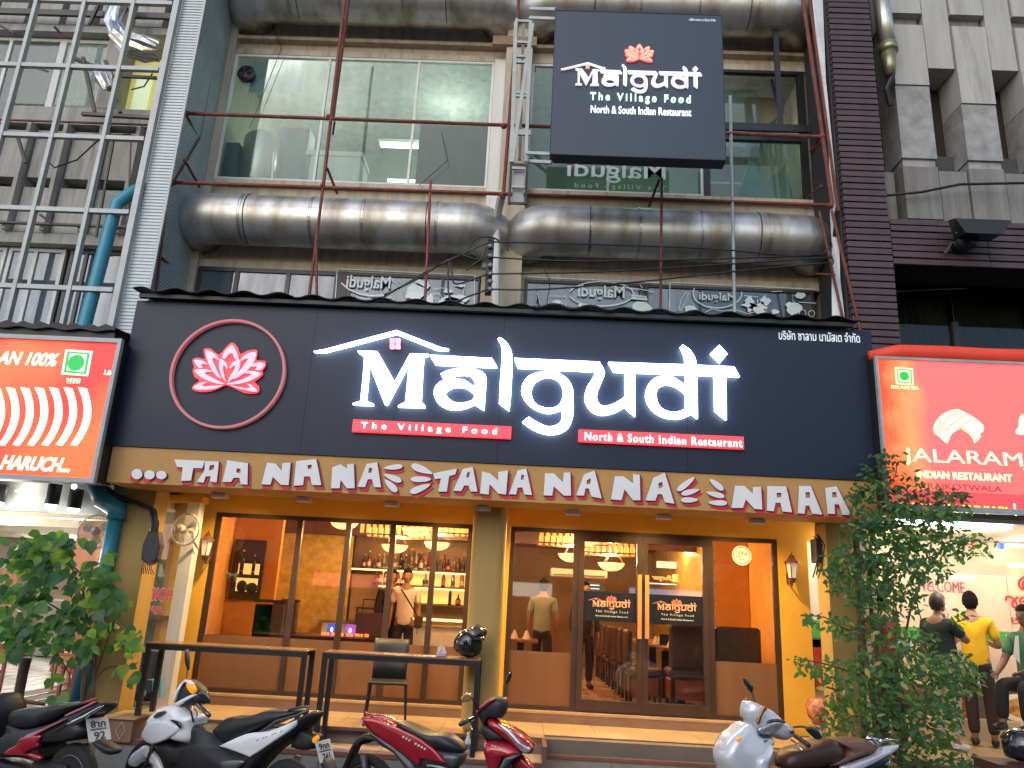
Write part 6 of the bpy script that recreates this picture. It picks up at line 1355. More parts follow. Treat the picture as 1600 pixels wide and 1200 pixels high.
# ================================================================ people
skin_m = M('skin', (.30,.16,.10), .55, var=.1); skin_d = M('skin_dark', (.2,.10,.06), .55, var=.1); hair_m = M('hair_black', (.008,.006,.006), .9, bump=.6, bscale=60, spec=.1)
def skinned(name, V, EDG, rad, m, parent, sub=2, root=0):
    me = bpy.data.meshes.new(name); me.from_pydata([tuple(v) for v in V], EDG, [])
    ob = bpy.data.objects.new(name, me); COL.objects.link(ob)
    md = ob.modifiers.new('skin', 'SKIN'); md.use_smooth_shade = True
    sv = me.skin_vertices[0].data
    for i, r in enumerate(rad): sv[i].radius = (r, r) if not isinstance(r, tuple) else r; sv[i].use_root = (i == root)
    s = ob.modifiers.new('sub', 'SUBSURF'); s.levels = sub; s.render_levels = sub
    dg = bpy.context.evaluated_depsgraph_get(); dg.update(); m2 = bpy.data.meshes.new_from_object(ob.evaluated_get(dg)); bpy.data.objects.remove(ob)
    o = link_mesh(name, m2, m, parent, True, False); return o
def person(loc, rz, label, shirt, trousers, skin=skin_m, scale=1., pose=None, shoes=black_paint, sleeve=.55, mask=False, hairc=hair_m, hairlong=False, glasses=False, group=None, belly=0.):
    t = empty('person', loc, label, 'person', group, rz); t.scale = (scale,)*3
    J = dict(pelvis=(0,0,.95), waist=(0,-.0,1.08), chest=(0,0,1.28), upper=(0,0,1.40), neck=(0,-.01,1.48), skull=(0,-.02,1.58),
             sl=(.17,0,1.40), el=(.22,.02,1.13), wl=(.23,-.08,.89), sr=(-.17,0,1.40), er=(-.22,.02,1.13), wr=(-.23,-.08,.89),
             hl=(.085,0,.9), kl=(.1,-.02,.5), al=(.1,.02,.09), tl=(.115,-.14,.03), hr=(-.085,0,.9), kr=(-.1,-.02,.5), ar=(-.1,.02,.09), tr=(-.115,-.14,.03))
    J.update(pose or {}); J = {k: Vector(v) for k, v in J.items()}
    V = []; Ed = []; Rd = []; ix = {}
    def av(k, p, r): ix[k] = len(V); V.append(Vector(p)); Rd.append(r); return ix[k]
    for k, r in (('pelvis',.135),('waist',.12),('chest',.13),('upper',.11),('neck',.055),('skull',.055)): av(k, J[k], r)
    for a, b2 in zip(['pelvis','waist','chest','upper','neck'], ['waist','chest','upper','neck','skull']): Ed.append((ix[a], ix[b2]))
    for s in 'lr':
        av('s'+s, J['s'+s], .06); av('e'+s, J['e'+s], .042); av('w'+s, J['w'+s], .028); Ed += [(ix['upper'], ix['s'+s]), (ix['s'+s], ix['e'+s]), (ix['e'+s], ix['w'+s])]
        av('h'+s, J['h'+s], .09); av('k'+s, J['k'+s], .06); av('a'+s, J['a'+s], .04); av('t'+s, J['t'+s], .03)
        Ed += [(ix['pelvis'], ix['h'+s]), (ix['h'+s], ix['k'+s]), (ix['k'+s], ix['a'+s]), (ix['a'+s], ix['t'+s])]
        d = (J['w'+s]-J['e'+s]).normalized(); sd = Vector((0,1,0)).cross(d); sd = sd.normalized() if sd.length > .1 else Vector((1,0,0)); n_ = d.cross(sd).normalized()
        pc = J['w'+s]+d*.055; av('p'+s, pc, .026); Ed.append((ix['w'+s], ix['p'+s]))
        for q, (off, ln) in enumerate([(-.03,.07),(-.01,.082),(.01,.078),(.03,.062)]):
            a = av('f%s%d' % (s,q), pc+n_*off*.9+d*.035, .009); b_ = av('g%s%d' % (s,q), pc+n_*off+d*(.03+ln*.6), .0085); c_ = av('i%s%d' % (s,q), pc+n_*off+d*(.03+ln)+sd*.012, .007)
            Ed += [(ix['p'+s], a), (a, b_), (b_, c_)]
        a = av('th'+s, pc-n_*.035-d*.01, .010); b_ = av('ti'+s, pc-n_*.055+d*.03, .009); Ed += [(ix['p'+s], a), (a, b_)]
    skinned('body', V, Ed, Rd, skin, t)
    # head: skull with nose, ears, eyes, mouth
    hc = J['skull']+Vector((0,-.01,.06)); bm = bmesh.new(); bmesh.ops.create_uvsphere(bm, u_segments=22, v_segments=16, radius=1)
    for v in bm.verts:
        x, y, z = v.co
        w = .076*(1-.18*max(0,-z)); dd = .095
        nx, ny, nz_ = x*w, y*dd, z*.118
        if y < -.5 and abs(x) < .28 and -.35 < z < .12: ny -= .02*(1-abs(x)/.28)*(1-abs(z+.15)/.3)
        if z < -.6: ny -= .012
        v.co = (nx+hc.x, ny+hc.y, nz_+hc.z)
    me = bpy.data.meshes.new('head'); bm.to_mesh(me); bm.free(); head = link_mesh('head', me, skin, t, True, False)
    for s in (-1, 1):
        MB().ball((hc.x+s*.078, hc.y+.005, hc.z-.005), (.012,.02,.032), 8, 6).build('ear', skin, head, world=False, smooth=True); MB().ball((hc.x+s*.03, hc.y-.082, hc.z+.012), (.012,.008,.007), 8, 6).build('eye', LK, head, world=False)
    MB().ball((hc.x, hc.y-.086, hc.z-.06), (.024,.008,.007), 8, 6).build('mouth', M('lip', (.25,.08,.06), .5), head, world=False)
    if mask: MB().ball((hc.x, hc.y-.05, hc.z-.045), (.062,.062,.05), 12, 8).build('face_mask', M('mask_white', (.75,.75,.73), .7), head, world=False, smooth=True)
    bm = bmesh.new(); bmesh.ops.create_uvsphere(bm, u_segments=24, v_segments=16, radius=1)
    kill = [v for v in bm.verts if (v.co.z < .3 and v.co.y < -.15) or (v.co.z < -.4 and v.co.y < .25) or v.co.z < (-.95 if hairlong else -.78)]
    bmesh.ops.delete(bm, geom=kill, context='VERTS')
    for v in bm.verts: x, y, z = v.co; f = 1+R.uniform(-.02,.02); v.co = (x*.088*f+hc.x, y*.108*f+hc.y+.006, (z*.128 if z > -.3 or not hairlong else z*.22)*f+hc.z+.004)
    me = bpy.data.meshes.new('hair'); bm.to_mesh(me); bm.free(); link_mesh('hair', me, hairc, t, True, False)
    # shirt
    Vs = [J['pelvis']+Vector((0,0,-.17 if abs(J['kl'].z-.5) < .1 else -.02)), J['waist'], J['chest'], J['upper']+Vector((0,0,.0)), J['neck']-Vector((0,0,.035))]; Es = [(0,1),(1,2),(2,3),(3,4)]; Rs = [(.185+belly*.3,.15+belly*.3), (.15+belly,.12+belly), (.155,.125+belly*.3), (.13,.105), (.07,.07)]
    for s in 'lr':
        n0 = len(Vs); Vs += [J['s'+s], J['s'+s].lerp(J['e'+s], min(1, sleeve*1.0))]; Rs += [.075, .066 if sleeve < 1 else .055]; Es += [(3, n0), (n0, n0+1)]
        if sleeve > 1: Vs.append(J['e'+s].lerp(J['w'+s], .9)); Rs.append(.043); Es.append((n0+1, n0+2))
    skinned('shirt', Vs, Es, Rs, shirt, t)
    Vt = [J['pelvis']+Vector((0,0,.03)), J['pelvis']-Vector((0,0,.05))]; Et = [(0,1)]; Rt_ = [.135, .13]
    for s in 'lr':
        n0 = len(Vt); Vt += [J['h'+s]-Vector((0,0,.05)) if (J['h'+s]-J['k'+s]).z > .2 else J['h'+s], J['k'+s], J['a'+s]+Vector((0,0,.03))]; Rt_ += [.095, .078, .064]; Et += [(1,n0),(n0,n0+1),(n0+1,n0+2)]
    skinned('trousers', Vt, Et, Rt_, trousers, t)
    for s in 'lr':
        a = J['a'+s]; b2 = J['t'+s]; d = (b2-a); d.z = 0; d.normalize()
        skinned('shoe', [Vector((a.x, a.y, b2.z+.028))-d*.04, Vector((a.x, a.y, b2.z+.022))+d*.07, Vector((a.x, a.y, b2.z+.012))+d*.19], [(0,1),(1,2)], [.048,.05,.034], shoes, t, 2)
    return t
cloth = lambda n, c: M(n, c, .85, var=.14, scale=6, bump=.5, bscale=9)
grey_khaki = cloth('pale_khaki', (.42,.38,.30)); dk_green = cloth('dark_teal_shirt', (.02,.035,.035)); yel = cloth('yellow_polo', (.72,.42,.01)); blk = cloth('black_cloth', (.015,.013,.013)); brn = cloth('dark_brown_trousers', (.035,.02,.015)); grn = cloth('green_shirt', (.06,.17,.08)); mar = cloth('maroon_shirt', (.2,.015,.03)); peach = cloth('cream_shirt', (.78,.72,.62)); checks = cloth('grey_green_shirt', (.2,.24,.2))
white_shoe = M('white_shoe', (.6,.56,.55), .6)
cc = at(1537,1163,10.2)
person((5.66, 10.2, PZ), radians(155), 'man in a bright yellow polo shirt and dark trousers seen from behind on the right', yel, brn, scale=1.03, pose=dict(wr=(-.13,-.24,1.18), er=(-.26,-.02,1.12), wl=(.16,-.25,1.2), el=(.25,0,1.12)), sleeve=.75)
person((5.0, 9.75, PZ), radians(115), 'stout man in dark teal shirt, pale trousers and white mask, hand raised to his face', dk_green, grey_khaki, scale=1.0, pose=dict(wr=(-.05,-.14,1.42), er=(-.22,-.2,1.2), waist=(0,-.05,1.08)), mask=True, shoes=white_shoe, sleeve=.7, belly=.035, hairc=M('bald_dark_hair', (.03,.025,.02), .6))
t = person((5.74, 9.25, .62-.25), radians(-60), 'seated man in green and white shirt with dark cap at the right picture edge', grn, blk, skin=skin_d, pose=dict(kl=(.12,-.42,.9), al=(.13,-.45,.5), tl=(.13,-.6,.45), kr=(-.12,-.42,.9), ar=(-.13,-.45,.5), tr=(-.13,-.6,.45), wl=(.15,-.42,1.05), el=(.24,-.15,1.12), wr=(-.15,-.42,1.02), er=(-.24,-.12,1.12)), sleeve=.75)
MB().add([(-.12,-.125,1.2),(-.07,-.125,1.42),(-.03,-.13,1.42),(-.05,-.135,1.12)], [(0,1,2,3)]).build('shirt_stripe', white_paint, t, world=False)
t = empty('low_bench', (5.9, 9.3, PZ), 'pale seat under the seated man in green at the right edge', 'bench')
MB().box(5.68, 6.13, 9.1, 9.5, 1.02, 1.1).build('seat', white_paint, t)
for sx in (5.71, 6.1):
    for sy in (9.13, 9.47): MB().box(sx-.02, sx+.02, sy-.02, sy+.02, PZ, 1.02).build('leg', white_paint, t)
person((4.42, 9.95, PZ), radians(200), 'person in maroon shirt standing behind the tall shrub', mar, blk, scale=1.0, pose=dict(wl=(.1,-.3,1.15), el=(.24,-.08,1.12)), sleeve=.7)
t = empty('blue_bag', at(1412,1010,9.6), 'small light blue bag carried behind the tall shrub', 'bag'); c = t.location; bevel(MB().cbox(c.x-.075, c.x+.075, 9.56, 9.64, c.z-.06, c.z+.05, .02).build('body', M('light_blue_bag', (.06,.35,.5), .6, bump=.5), t), .01); MB().tube([(c.x-.05,9.6,c.z+.05),(c.x,9.6,c.z+.12),(c.x+.05,9.6,c.z+.05)], .006, 5).build('strap', white_paint, t)
# inside the restaurant
c = at(632, 1005, 12.9)
person((at(632,960,12.9).x, 12.9, .6), radians(5), 'woman in a cream top with a shoulder bag standing before the lit bar', peach, blk, scale=.98, sleeve=.75)
t = empty('shoulder_bag', (at(640,960,12.7).x, 12.74, 1.4), 'dark strap and small bag across the woman before the bar', 'bag'); x = t.location.x
MB().tube([(x-.18,12.77,2.0),(x-.02,12.7,1.8),(x+.12,12.72,1.6)], .012, 5).build('strap', black_paint, t); MB().cbox(x+.08, x+.22, 12.66, 12.74, 1.42, 1.6, .02).build('pouch', dark_lea, t)
person((at(609,960,13.1).x, 13.05, .6), radians(30), 'shadowy person in dark clothes behind the fourth window post', blk, blk, skin=skin_d, scale=.97, sleeve=1.2, hairlong=True)
person((at(848,960,12.6).x, 12.6, .6), radians(170), 'man in grey-green shirt standing behind the pane left of the doors', checks, blk, scale=.95, sleeve=.8, pose=dict(kl=(.1,-.1,.5), al=(.1,.05,.12)))
person((at(915,1000,12.9).x, 13.2, .6), radians(10), 'dark figure standing just inside the left door leaf', blk, blk, skin=skin_d, scale=.95, sleeve=1.2)
# the round black helmet at the lower right, on a parked scooter's seat
c = at(1590, 1165, 7.6)
helmet(c.x+.02, 7.6, c.z-.13, radians(200), 'round glossy black helmet at the lower right picture corner', 1.05, visor=False)
B('helmet_rest', (c.x-.3, c.x+.8, 7.4, 7.8, c.z-.22, c.z-.135), dark_lea)
tag(bpy.data.objects['helmet_rest'], 'dark padded seat edge carrying the helmet at the lower right corner', 'seat')
# ================================================================ scooters
rubber = M('tyre_rubber', (.015,.015,.015), .8, bump=.3, bscale=60); gblack = M('gloss_black', (0,0,0)); mblack = M('matt_black_plastic', (.016,.016,.018), .5, bump=.05)
seat_v = M('seat_vinyl', (.014,.015,.018), .42, var=.1, bump=.15, bscale=90); chrome = M('chrome', (.6,.6,.6), .12, 1.0, var=.05); lens_clear = M('lamp_lens', (.5,.5,.5), .08, .6, var=.4, scale=30)
white_body = M('pearl_white_paint', (.76,.76,.77), .25, coat=.8, var=.04); red_body = M('candy_red_paint', (.36,.008,.02), .22, .25, coat=1., var=.06); silver_body = M('silver_white_paint', (.64,.65,.69), .22, .2, coat=.9, var=.04)
grey_body = M('gunmetal_paint', (.09,.09,.095), .35, .4); orange_lens = M('orange_lens', (.8,.25,.01), .15, emit=(1,.35,.02), es=.35); red_lens = M('red_lens', (.2,.01,.01), .12, coat=1.); alloy = M('alloy', (.2,.2,.2), .35, .8)
plate_w = M('plate_white', (.6,.6,.56), .4)
class Scooter:
    def __init__(s, X, Y, head, label, crop, sc):
        s.P = Vector((X, Y, 0)); s.h = radians(head); s.d = Vector((cos(s.h), sin(s.h), 0)); s.n = Vector((-sin(s.h), cos(s.h), 0))
        s.vis = 1 if s.n.y < 0 else -1; s.crop = crop; s.sc = sc
        s.t = empty('scooter', (X, Y, 0), label, 'scooter', 'scooters parked along the kerb', s.h)
    def px(s, x, y): return (s.crop[0]+x/s.sc, s.crop[1]+y/s.sc)
    def tr(s, x, y, off=0.):
        """photo crop point -> local (x, z) on the scooter's lengthwise plane, off metres toward the camera side"""
        a, b = s.px(x, y); d = RT*(a-800) - UP*(b-600) + FW*1202
        q = s.P + s.n*(off*s.vis); k = (q-EYE).dot(s.n)/d.dot(s.n); p = EYE + d*k
        v = p - s.P; return (v.dot(s.d), p.z)
    def tr3(s, x, y, off=0.): a, z = s.tr(x, y, off); return Vector((a, off*s.vis, z))
    def pillow(s, name, pts, w, m, y0=0., d=.03, sm=3, parent=None, taper=None, off=None, local=None):
        P = local if local else [s.tr(x, y, (y0+w*.7) if off is None else off) for x, y in pts]
        P = smooth_pts(P, sm) if sm > 1 else P
        cx = sum(p[0] for p in P)/len(P); cz = sum(p[1] for p in P)/len(P)
        ext = min(max(p[0] for p in P)-min(p[0] for p in P), max(p[1] for p in P)-min(p[1] for p in P))/2
        vs = []; fs = []; n = len(P); lay = [(-1,2.),(-.92,1.),(-.7,.35),(-.35,0.),(.35,0.),(.7,.35),(.92,1.),(1,2.)]
        for t, i in lay:
            k = max(.3, 1-d*i/max(ext, .02)) 
            for x, z in P:
                ww = w
                if taper: xa, wa, xb, wb = taper; u = min(1, max(0, (x-xa)/(xb-xa))); ww = wa+(wb-wa)*u
                vs.append((cx+(x-cx)*k, s.vis*y0+ww*t, cz+(z-cz)*k))
        for L in range(len(lay)-1):
            for i in range(n): fs.append((L*n+i, L*n+(i+1) % n, (L+1)*n+(i+1) % n, (L+1)*n+i))
        fs += [tuple(range(n)), tuple((len(lay)-1)*n+i for i in range(n-1, -1, -1))]
        return MB().add(vs, fs).build(name, m, parent or s.t, True, False)
    def tube(s, name, pts, r, m, n=8, parent=None):
        return MB().tube([s.tr3(*p) for p in pts], r, n).build(name, m, parent or s.t, True, False)
    def wheel(s, x, r=.27, w=.045, z=None):
        z = z or r; t = MB().lathe([(r-.09, -w*.7), (r-.05, -w), (r-.015, -w*.75), (r, -w*.3), (r, w*.3), (r-.015, w*.75), (r-.05, w), (r-.09, w*.7)], n=32, axis='y').build('wheel', rubber, s.t, True, False, loc=(x, 0, z))
        MB().lathe([(r-.1,-w*.6),(r-.085,-w*.75),(r-.085,w*.75),(r-.1,w*.6)], n=32, axis='y').build('rim', alloy, t, True, False)
        for k in range(5):
            a = 2*pi*k/5; MB().tube([(.03*cos(a),0,.03*sin(a)), ((r-.09)*cos(a+.2),0,(r-.09)*sin(a+.2))], .014, 6).build('spoke', alloy, t, False, False)
        MB().lathe([(.05,-w),(.05,w)], n=16, axis='y').build('hub', alloy, t, True, False); MB().lathe([(.09,w*.8),(.09,w*.9)], n=24, axis='y').build('brake_disc', steel, t, False, False)
    def plate(s, x, y, l1, l2, off=0., tilt=25, yaw=0, w=.2, h=.165):
        q = s.tr3(x, y, off)-Vector((.05,0,0)); Mx = Matrix.Translation(q) @ Matrix.Rotation(radians(-90+yaw), 4, 'Z') @ Matrix.Rotation(radians(90-tilt), 4, 'X')   # plate normal to the rear
        me = MB().cbox(-w/2, w/2, -h/2, h/2, -.003, .001, .001).mesh('number_plate'); me.transform(Mx); o = link_mesh('number_plate', me, plate_w, s.t, False, False)
        text('number', l1, -w*.33, w*.33, h*.08, h*.38, 0, LK, o, ext=.002, bold=.02, world=False, mat4=Mx @ Matrix.Translation((0,0,.003)))
        text('number', l2, -w*.25, w*.25, -h*.42, -h*.1, 0, LK, o, ext=.002, bold=.02, world=False, mat4=Mx @ Matrix.Translation((0,0,.003)))
        text('number', 'กรุงเทพมหานคร', -w*.36, w*.36, -h*.06, h*.04, 0, LK, o, ext=.002, world=False, mat4=Mx @ Matrix.Translation((0,0,.003)))
    def under(s, xr, xf, seatx, m=None):
        """engine, swing arm, fork, floorboard, muffler, stand: low parts mostly below the picture"""
        MB().cbox(xr-.02, xr+.42, -.1, .1, .22, .40, .03).build('engine', mblack, s.t, False, False); MB().tube([(xr, -.12, .27), (xr+.35, -.12, .3)], .035, 8).build('swing_arm', grey_body, s.t, True, False)
        MB().tube([(xr+.3,.13,.27),(xr-.05,.14,.3),(xr-.28,.15,.36)], [.03,.055,.05], 12).build('muffler', grey_body, s.t, True, False)
        MB().cbox(xr+.42, xf-.33, -.13, .13, .25, .33, .02).build('floorboard', mblack, s.t, False, False)
        for sy in (-1, 1): MB().tube([(xf, sy*.06, .27), (xf-.1, sy*.06, .62)], .02, 8).build('fork', alloy, s.t, True, False)
        MB().tube([(xr+.25,.1,.2),(xr+.15,.13,.0)], .012, 6).build('stand', mblack, s.t, False, False); MB().tube([(xr+.05,-.1,.3),(xr+.0,-.1,.55)], .03, 10).build('shock_absorber', grey_body, s.t, True, False)

# ---- white scooter
s = Scooter(-2.46, 7.15, 158, 'white scooter with black seat parked in front of the left bar table', (180, 980), 4.571)
rw = s.tr(1230, 1130)[0]; fw_ = s.tr(215, 1180)[0]
s.wheel(rw); s.wheel(fw_); s.under(rw, fw_, 0)
s.pillow('body', [(545,700),(690,740),(760,800),(950,900),(1250,700),(1400,610),(1370,680),(1240,800),(1100,900),(1000,1006),(900,1090),(600,1090),(430,1020),(440,870),(520,830)], .14, mblack)
s.pillow('rear_panel', [(735,850),(735,850),(930,762),(1100,740),(1290,665),(1290,665),(1270,720),(1100,840),(960,932),(960,932),(920,915),(850,888)], .03, white_body, y0=.135, d=.012); s.pillow('rear_panel', [(735,850),(735,850),(930,762),(1100,740),(1290,665),(1290,665),(1270,720),(1100,840),(960,932),(960,932),(920,915),(850,888)], .03, white_body, y0=-.135, d=.012, off=.135)
s.pillow('seat', [(680,740),(780,650),(900,640),(1000,620),(1090,590),(1280,588),(1300,620),(1180,665),(1050,720),(900,790),(750,850),(700,840),(675,790)], .13, seat_v, d=.035)
s.pillow('front_apron', [(205,685),(240,630),(285,592),(340,560),(445,560),(475,610),(570,640),(545,700),(550,790),(520,830),(440,822),(380,805),(250,842),(250,842),(190,800),(178,768),(222,690)], .145, white_body, d=.035, sm=2)
s.pillow('apron_blade', [(222,690),(222,690),(300,665),(400,680),(460,725),(370,800),(255,838),(190,800),(180,770)], .03, white_body, y0=.135, d=.012, sm=2)
s.pillow('vent', [(385,660),(440,668),(465,690),(462,725),(430,690)], .01, gblack, y0=.165, d=.004, sm=2)
s.pillow('scoop', [(268,645),(300,608),(355,598),(350,612),(310,640)], .01, grey_body, y0=.155, d=.004, sm=2)
s.pillow('lower_cowl', [(265,840),(350,815),(440,850),(520,835),(560,900),(560,1010),(430,1010),(360,1000),(290,905)], .13, mblack)
s.pillow('front_fender', [(83,965),(95,930),(130,890),(215,835),(262,872),(310,930),(345,1000),(370,1080),(300,1060),(260,965),(200,965),(150,1000),(95,990)], .065, white_body, d=.02)
s.pillow('handlebar_cover', [(412,510),(440,440),(500,378),(560,412),(600,460),(612,520),(575,560),(450,562)], .09, mblack, d=.03)
s.pillow('cover_edge', [(412,520),(436,445),(500,373),(555,405),(545,412),(498,392),(455,450),(432,520)], .02, white_body, y0=.085, d=.006, sm=2); s.pillow('cover_edge', [(420,548),(520,492),(568,478),(565,495),(500,530),(450,562)], .02, white_body, y0=.085, d=.006, sm=2)
s.pillow('turn_lamp', [(505,405),(545,408),(572,450),(548,478),(518,445)], .02, orange_lens, y0=.10, d=.006)
s.pillow('mirror', [(590,470),(640,460),(672,500),(672,545),(640,535),(600,500)], .012, gblack, y0=.3, d=.006); s.tube('mirror_stem', [(575,520,.1),(560,500,.25),(610,500,.3)], .007, mblack)
s.pillow('mirror', [(503,165),(522,160),(530,240),(528,300),(516,300),(500,240)], .012, gblack, y0=-.3, d=.006, off=-.3); s.tube('mirror_stem', [(515,300,-.3),(512,370,-.26),(500,440,-.1)], .007, mblack)
s.tube('grip', [(590,555,.18),(672,630,.33)], .018, gblack, 10); s.tube('grip', [(520,520,-.18),(520,500,-.33)], .018, gblack, 10); s.tube('brake_lever', [(560,575,.17),(590,620,.25),(570,650,.3)], .006, chrome); s.tube('cable', [(500,560,.1),(540,600,.12),(560,680,.1)], .008, mblack)
s.pillow('tail_lamp', [(1290,690),(1350,630),(1425,598),(1380,680),(1310,722)], .06, red_lens, d=.015)
s.tube('grab_rail', [(1240,590,.1),(1330,570,.1),(1380,568,.08),(1378,592,.1),(1300,630,.12),(1150,670,.13),(1060,735,.14),(1030,752,.14)], .011, grey_body)
s.pillow('rear_fender', [(1290,715),(1400,760),(1450,780),(1420,860),(1340,880),(1260,860),(1280,780)], .06, mblack, d=.02); s.pillow('mud_flap', [(1470,975),(1500,940),(1560,1080),(1540,1100)], .06, mblack, d=.01)
s.pillow('heat_shield', [(740,972),(800,950),(900,950),(918,970),(870,1010),(770,1030)], .02, alloy, y0=.15, d=.008)
s.plate(1462, 878, '9กก', '741', off=.0, tilt=25); s.pillow('rear_turn_lamp', [(1405,800),(1440,770),(1450,800),(1415,830)], .015, orange_lens, y0=.08, d=.006)
for k in range(9): s.pillow('side_mark', [(1010+k*21,808-k*8),(1024+k*21,800-k*8),(1022+k*21,806-k*8),(1010+k*21,813-k*8)], .002, gblack, y0=.165, d=.0005, sm=1) if k % 3 != 1 else None
# ---- red scooter
s = Scooter(-.62, 7.15, -14, 'glossy red scooter with black seat parked before the middle column', (500, 960), 4.571)
rw = s.tr(330, 1180)[0]; fw_ = s.tr(1440, 1200)[0]
s.wheel(rw); s.wheel(fw_); s.under(rw, fw_, 0)
s.pillow('body', [(380,860),(520,900),(700,900),(860,960),(1000,990),(1000,1060),(960,1130),(1100,1200),(1080,1260),(700,1200),(620,1080),(520,960)], .12, mblack)
rear = [(288,742),(288,742),(360,738),(500,788),(590,828),(700,880),(810,958),(860,1010),(905,1070),(905,1070),(800,1050),(720,1038),(705,1085),(600,1000),(450,900),(330,805)]
s.pillow('rear_panel', rear, .03, red_body, y0=.125, d=.014); s.pillow('rear_panel', rear, .03, red_body, y0=-.125, d=.014, off=.125); s.pillow('tail_cover', [(300,745),(360,738),(500,788),(600,840),(560,880),(420,850)], .11, red_body)
s.pillow('seat', [(515,772),(560,768),(640,800),(760,850),(900,862),(970,905),(1012,955),(1005,992),(900,990),(810,965),(700,890),(590,838)], .13, seat_v, d=.035)
s.pillow('tail_lamp', [(283,740),(330,748),(370,790),(405,845),(375,845),(330,800)], .135, lens_clear, d=.02)
s.tube('grab_rail', [(320,700,.08),(400,738,.11),(520,790,.12)], .013, red_body); s.tube('grab_rail', [(335,720,-.05),(420,745,-.11),(520,790,-.12)], .013, red_body)
s.pillow('under_panel', [(330,800),(400,850),(520,920),(640,1020),(700,1090),(720,1200),(640,1120),(540,990),(400,900)], .13, grey_body, d=.02)
s.pillow('rear_fender', [(160,1100),(190,1020),(250,900),(330,850),(420,880),(350,912),(275,925),(225,1020),(190,1110)], .06, mblack, d=.015)
s.pillow('side_cover', [(850,985),(1002,992),(1002,1060),(960,1110),(900,1080)], .13, grey_body, d=.02); s.pillow('lower_side', [(722,1042),(905,1062),(945,1110),(900,1180),(760,1150)], .135, gblack, d=.02)
shield = [(1165,902),(1340,915),(1455,980),(1400,992),(1340,990),(1295,1060),(1250,1180),(1200,1200),(1185,1097),(1165,1000)]
s.pillow('leg_shield', shield, .16, red_body, d=.04, sm=2)
s.pillow('front_nose', [(1180,762),(1212,738),(1300,785),(1430,858),(1520,952),(1500,1000),(1450,988),(1340,905),(1205,805)], .12, red_body, d=.03, sm=2)
s.pillow('headlight', [(1268,785),(1300,790),(1370,845),(1440,925),(1503,958),(1482,992),(1440,980),(1370,900)], .02, lens_clear, y0=.115, d=.006, sm=2)
s.pillow('inner_shield', [(1345,988),(1452,988),(1400,1015),(1325,1110),(1290,1200),(1255,1160),(1295,1055)], .165, grey_body, d=.02, sm=2)
s.pillow('front_fender', [(1370,1070),(1405,1010),(1440,1015),(1520,1100),(1560,1200),(1500,1180),(1440,1130)], .065, red_body, d=.02)
s.pillow('steering_cover', [(1150,780),(1290,850),(1320,905),(1170,895)], .1, mblack, d=.02); s.pillow('handlebar_cover', [(1110,705),(1150,642),(1215,597),(1300,600),(1325,640),(1312,700),(1280,745),(1200,745),(1165,800),(1130,745)], .1, mblack, d=.03)
s.pillow('cover_stripe', [(1112,695),(1160,640),(1228,600),(1245,612),(1172,668),(1122,708)], .03, red_body, y0=.09, d=.008)
s.pillow('mirror', [(1332,452),(1358,408),(1372,432),(1350,485),(1328,492)], .012, gblack, y0=-.28, d=.006, off=-.28); s.tube('mirror_stem', [(1336,490,-.28),(1318,550,-.25),(1305,620,-.1)], .007, mblack)
s.pillow('mirror', [(1005,600),(1030,568),(1065,560),(1087,588),(1062,620),(1015,627)], .012, M('mirror_orange_lit', (.5,.35,.15), .15, .7), y0=.32, d=.006); s.tube('mirror_stem', [(1085,600,.32),(1115,640,.26),(1130,680,.1)], .007, mblack)  # one mirror coloured orange in place of the light it reflects
s.tube('grip', [(1002,785,.36),(1092,742,.18)], .018, gblack, 10); s.tube('grip', [(1310,620,-.18),(1330,600,-.33)], .018, gblack, 10); s.tube('brake_lever', [(1080,760,.2),(1075,800,.26),(1090,825,.3)], .006, chrome)
s.pillow('turn_lamp', [(1290,750),(1345,775),(1330,790),(1290,775)], .02, orange_lens, y0=.11, d=.005)
for k in range(8): s.pillow('side_mark', [(585+k*22,872+k*12),(600+k*22,868+k*12),(603+k*22,880+k*12),(590+k*22,886+k*12)], .002, white_paint, y0=.162, d=.0005, sm=1) if k != 3 else None
for k in range(4): s.pillow('side_mark', [(1225+k*20,930+k*9),(1238+k*20,934+k*9),(1240+k*20,942+k*9),(1228+k*20,940+k*9)], .002, white_paint, y0=.166, d=.0005, sm=1)
# ---- silver white scooter with brown seat
s = Scooter(2.55, 7.15, 205, 'silver white scooter with brown seat parked before the right window', (1100, 1050), 5)
rw = s.tr(1350, 900)[0]; fw_ = s.tr(230, 950)[0]
s.wheel(rw); s.wheel(fw_); s.under(rw, fw_, 0)
s.pillow('body', [(640,760),(1000,745),(1250,700),(1400,640),(1480,680),(1400,760),(1200,850),(900,900),(640,880)], .13, mblack)
s.pillow('seat', [(662,690),(690,645),(730,617),(830,590),(900,565),(980,540),(1050,533),(1110,580),(1130,640),(1090,700),(960,740),(850,770),(670,770)], .14, M('seat_dark_brown', (.05,.022,.016), .4, var=.15), d=.035)
s.pillow('pillion_seat', [(1040,536),(1150,528),(1290,530),(1340,560),(1372,600),(1250,652),(1120,705),(1010,750),(1000,720),(1110,650),(1100,590)], .142, M('seat_brown', (.16,.085,.05), .5, var=.12), d=.03)
rear = [(1080,745),(1080,745),(1200,708),(1370,642),(1410,592),(1528,568),(1528,568),(1520,602),(1400,672),(1250,750),(1100,800)]
s.pillow('rear_panel', rear, .03, silver_body, y0=.13, d=.012); s.pillow('rear_panel', rear, .03, silver_body, y0=-.13, d=.012, off=.13)
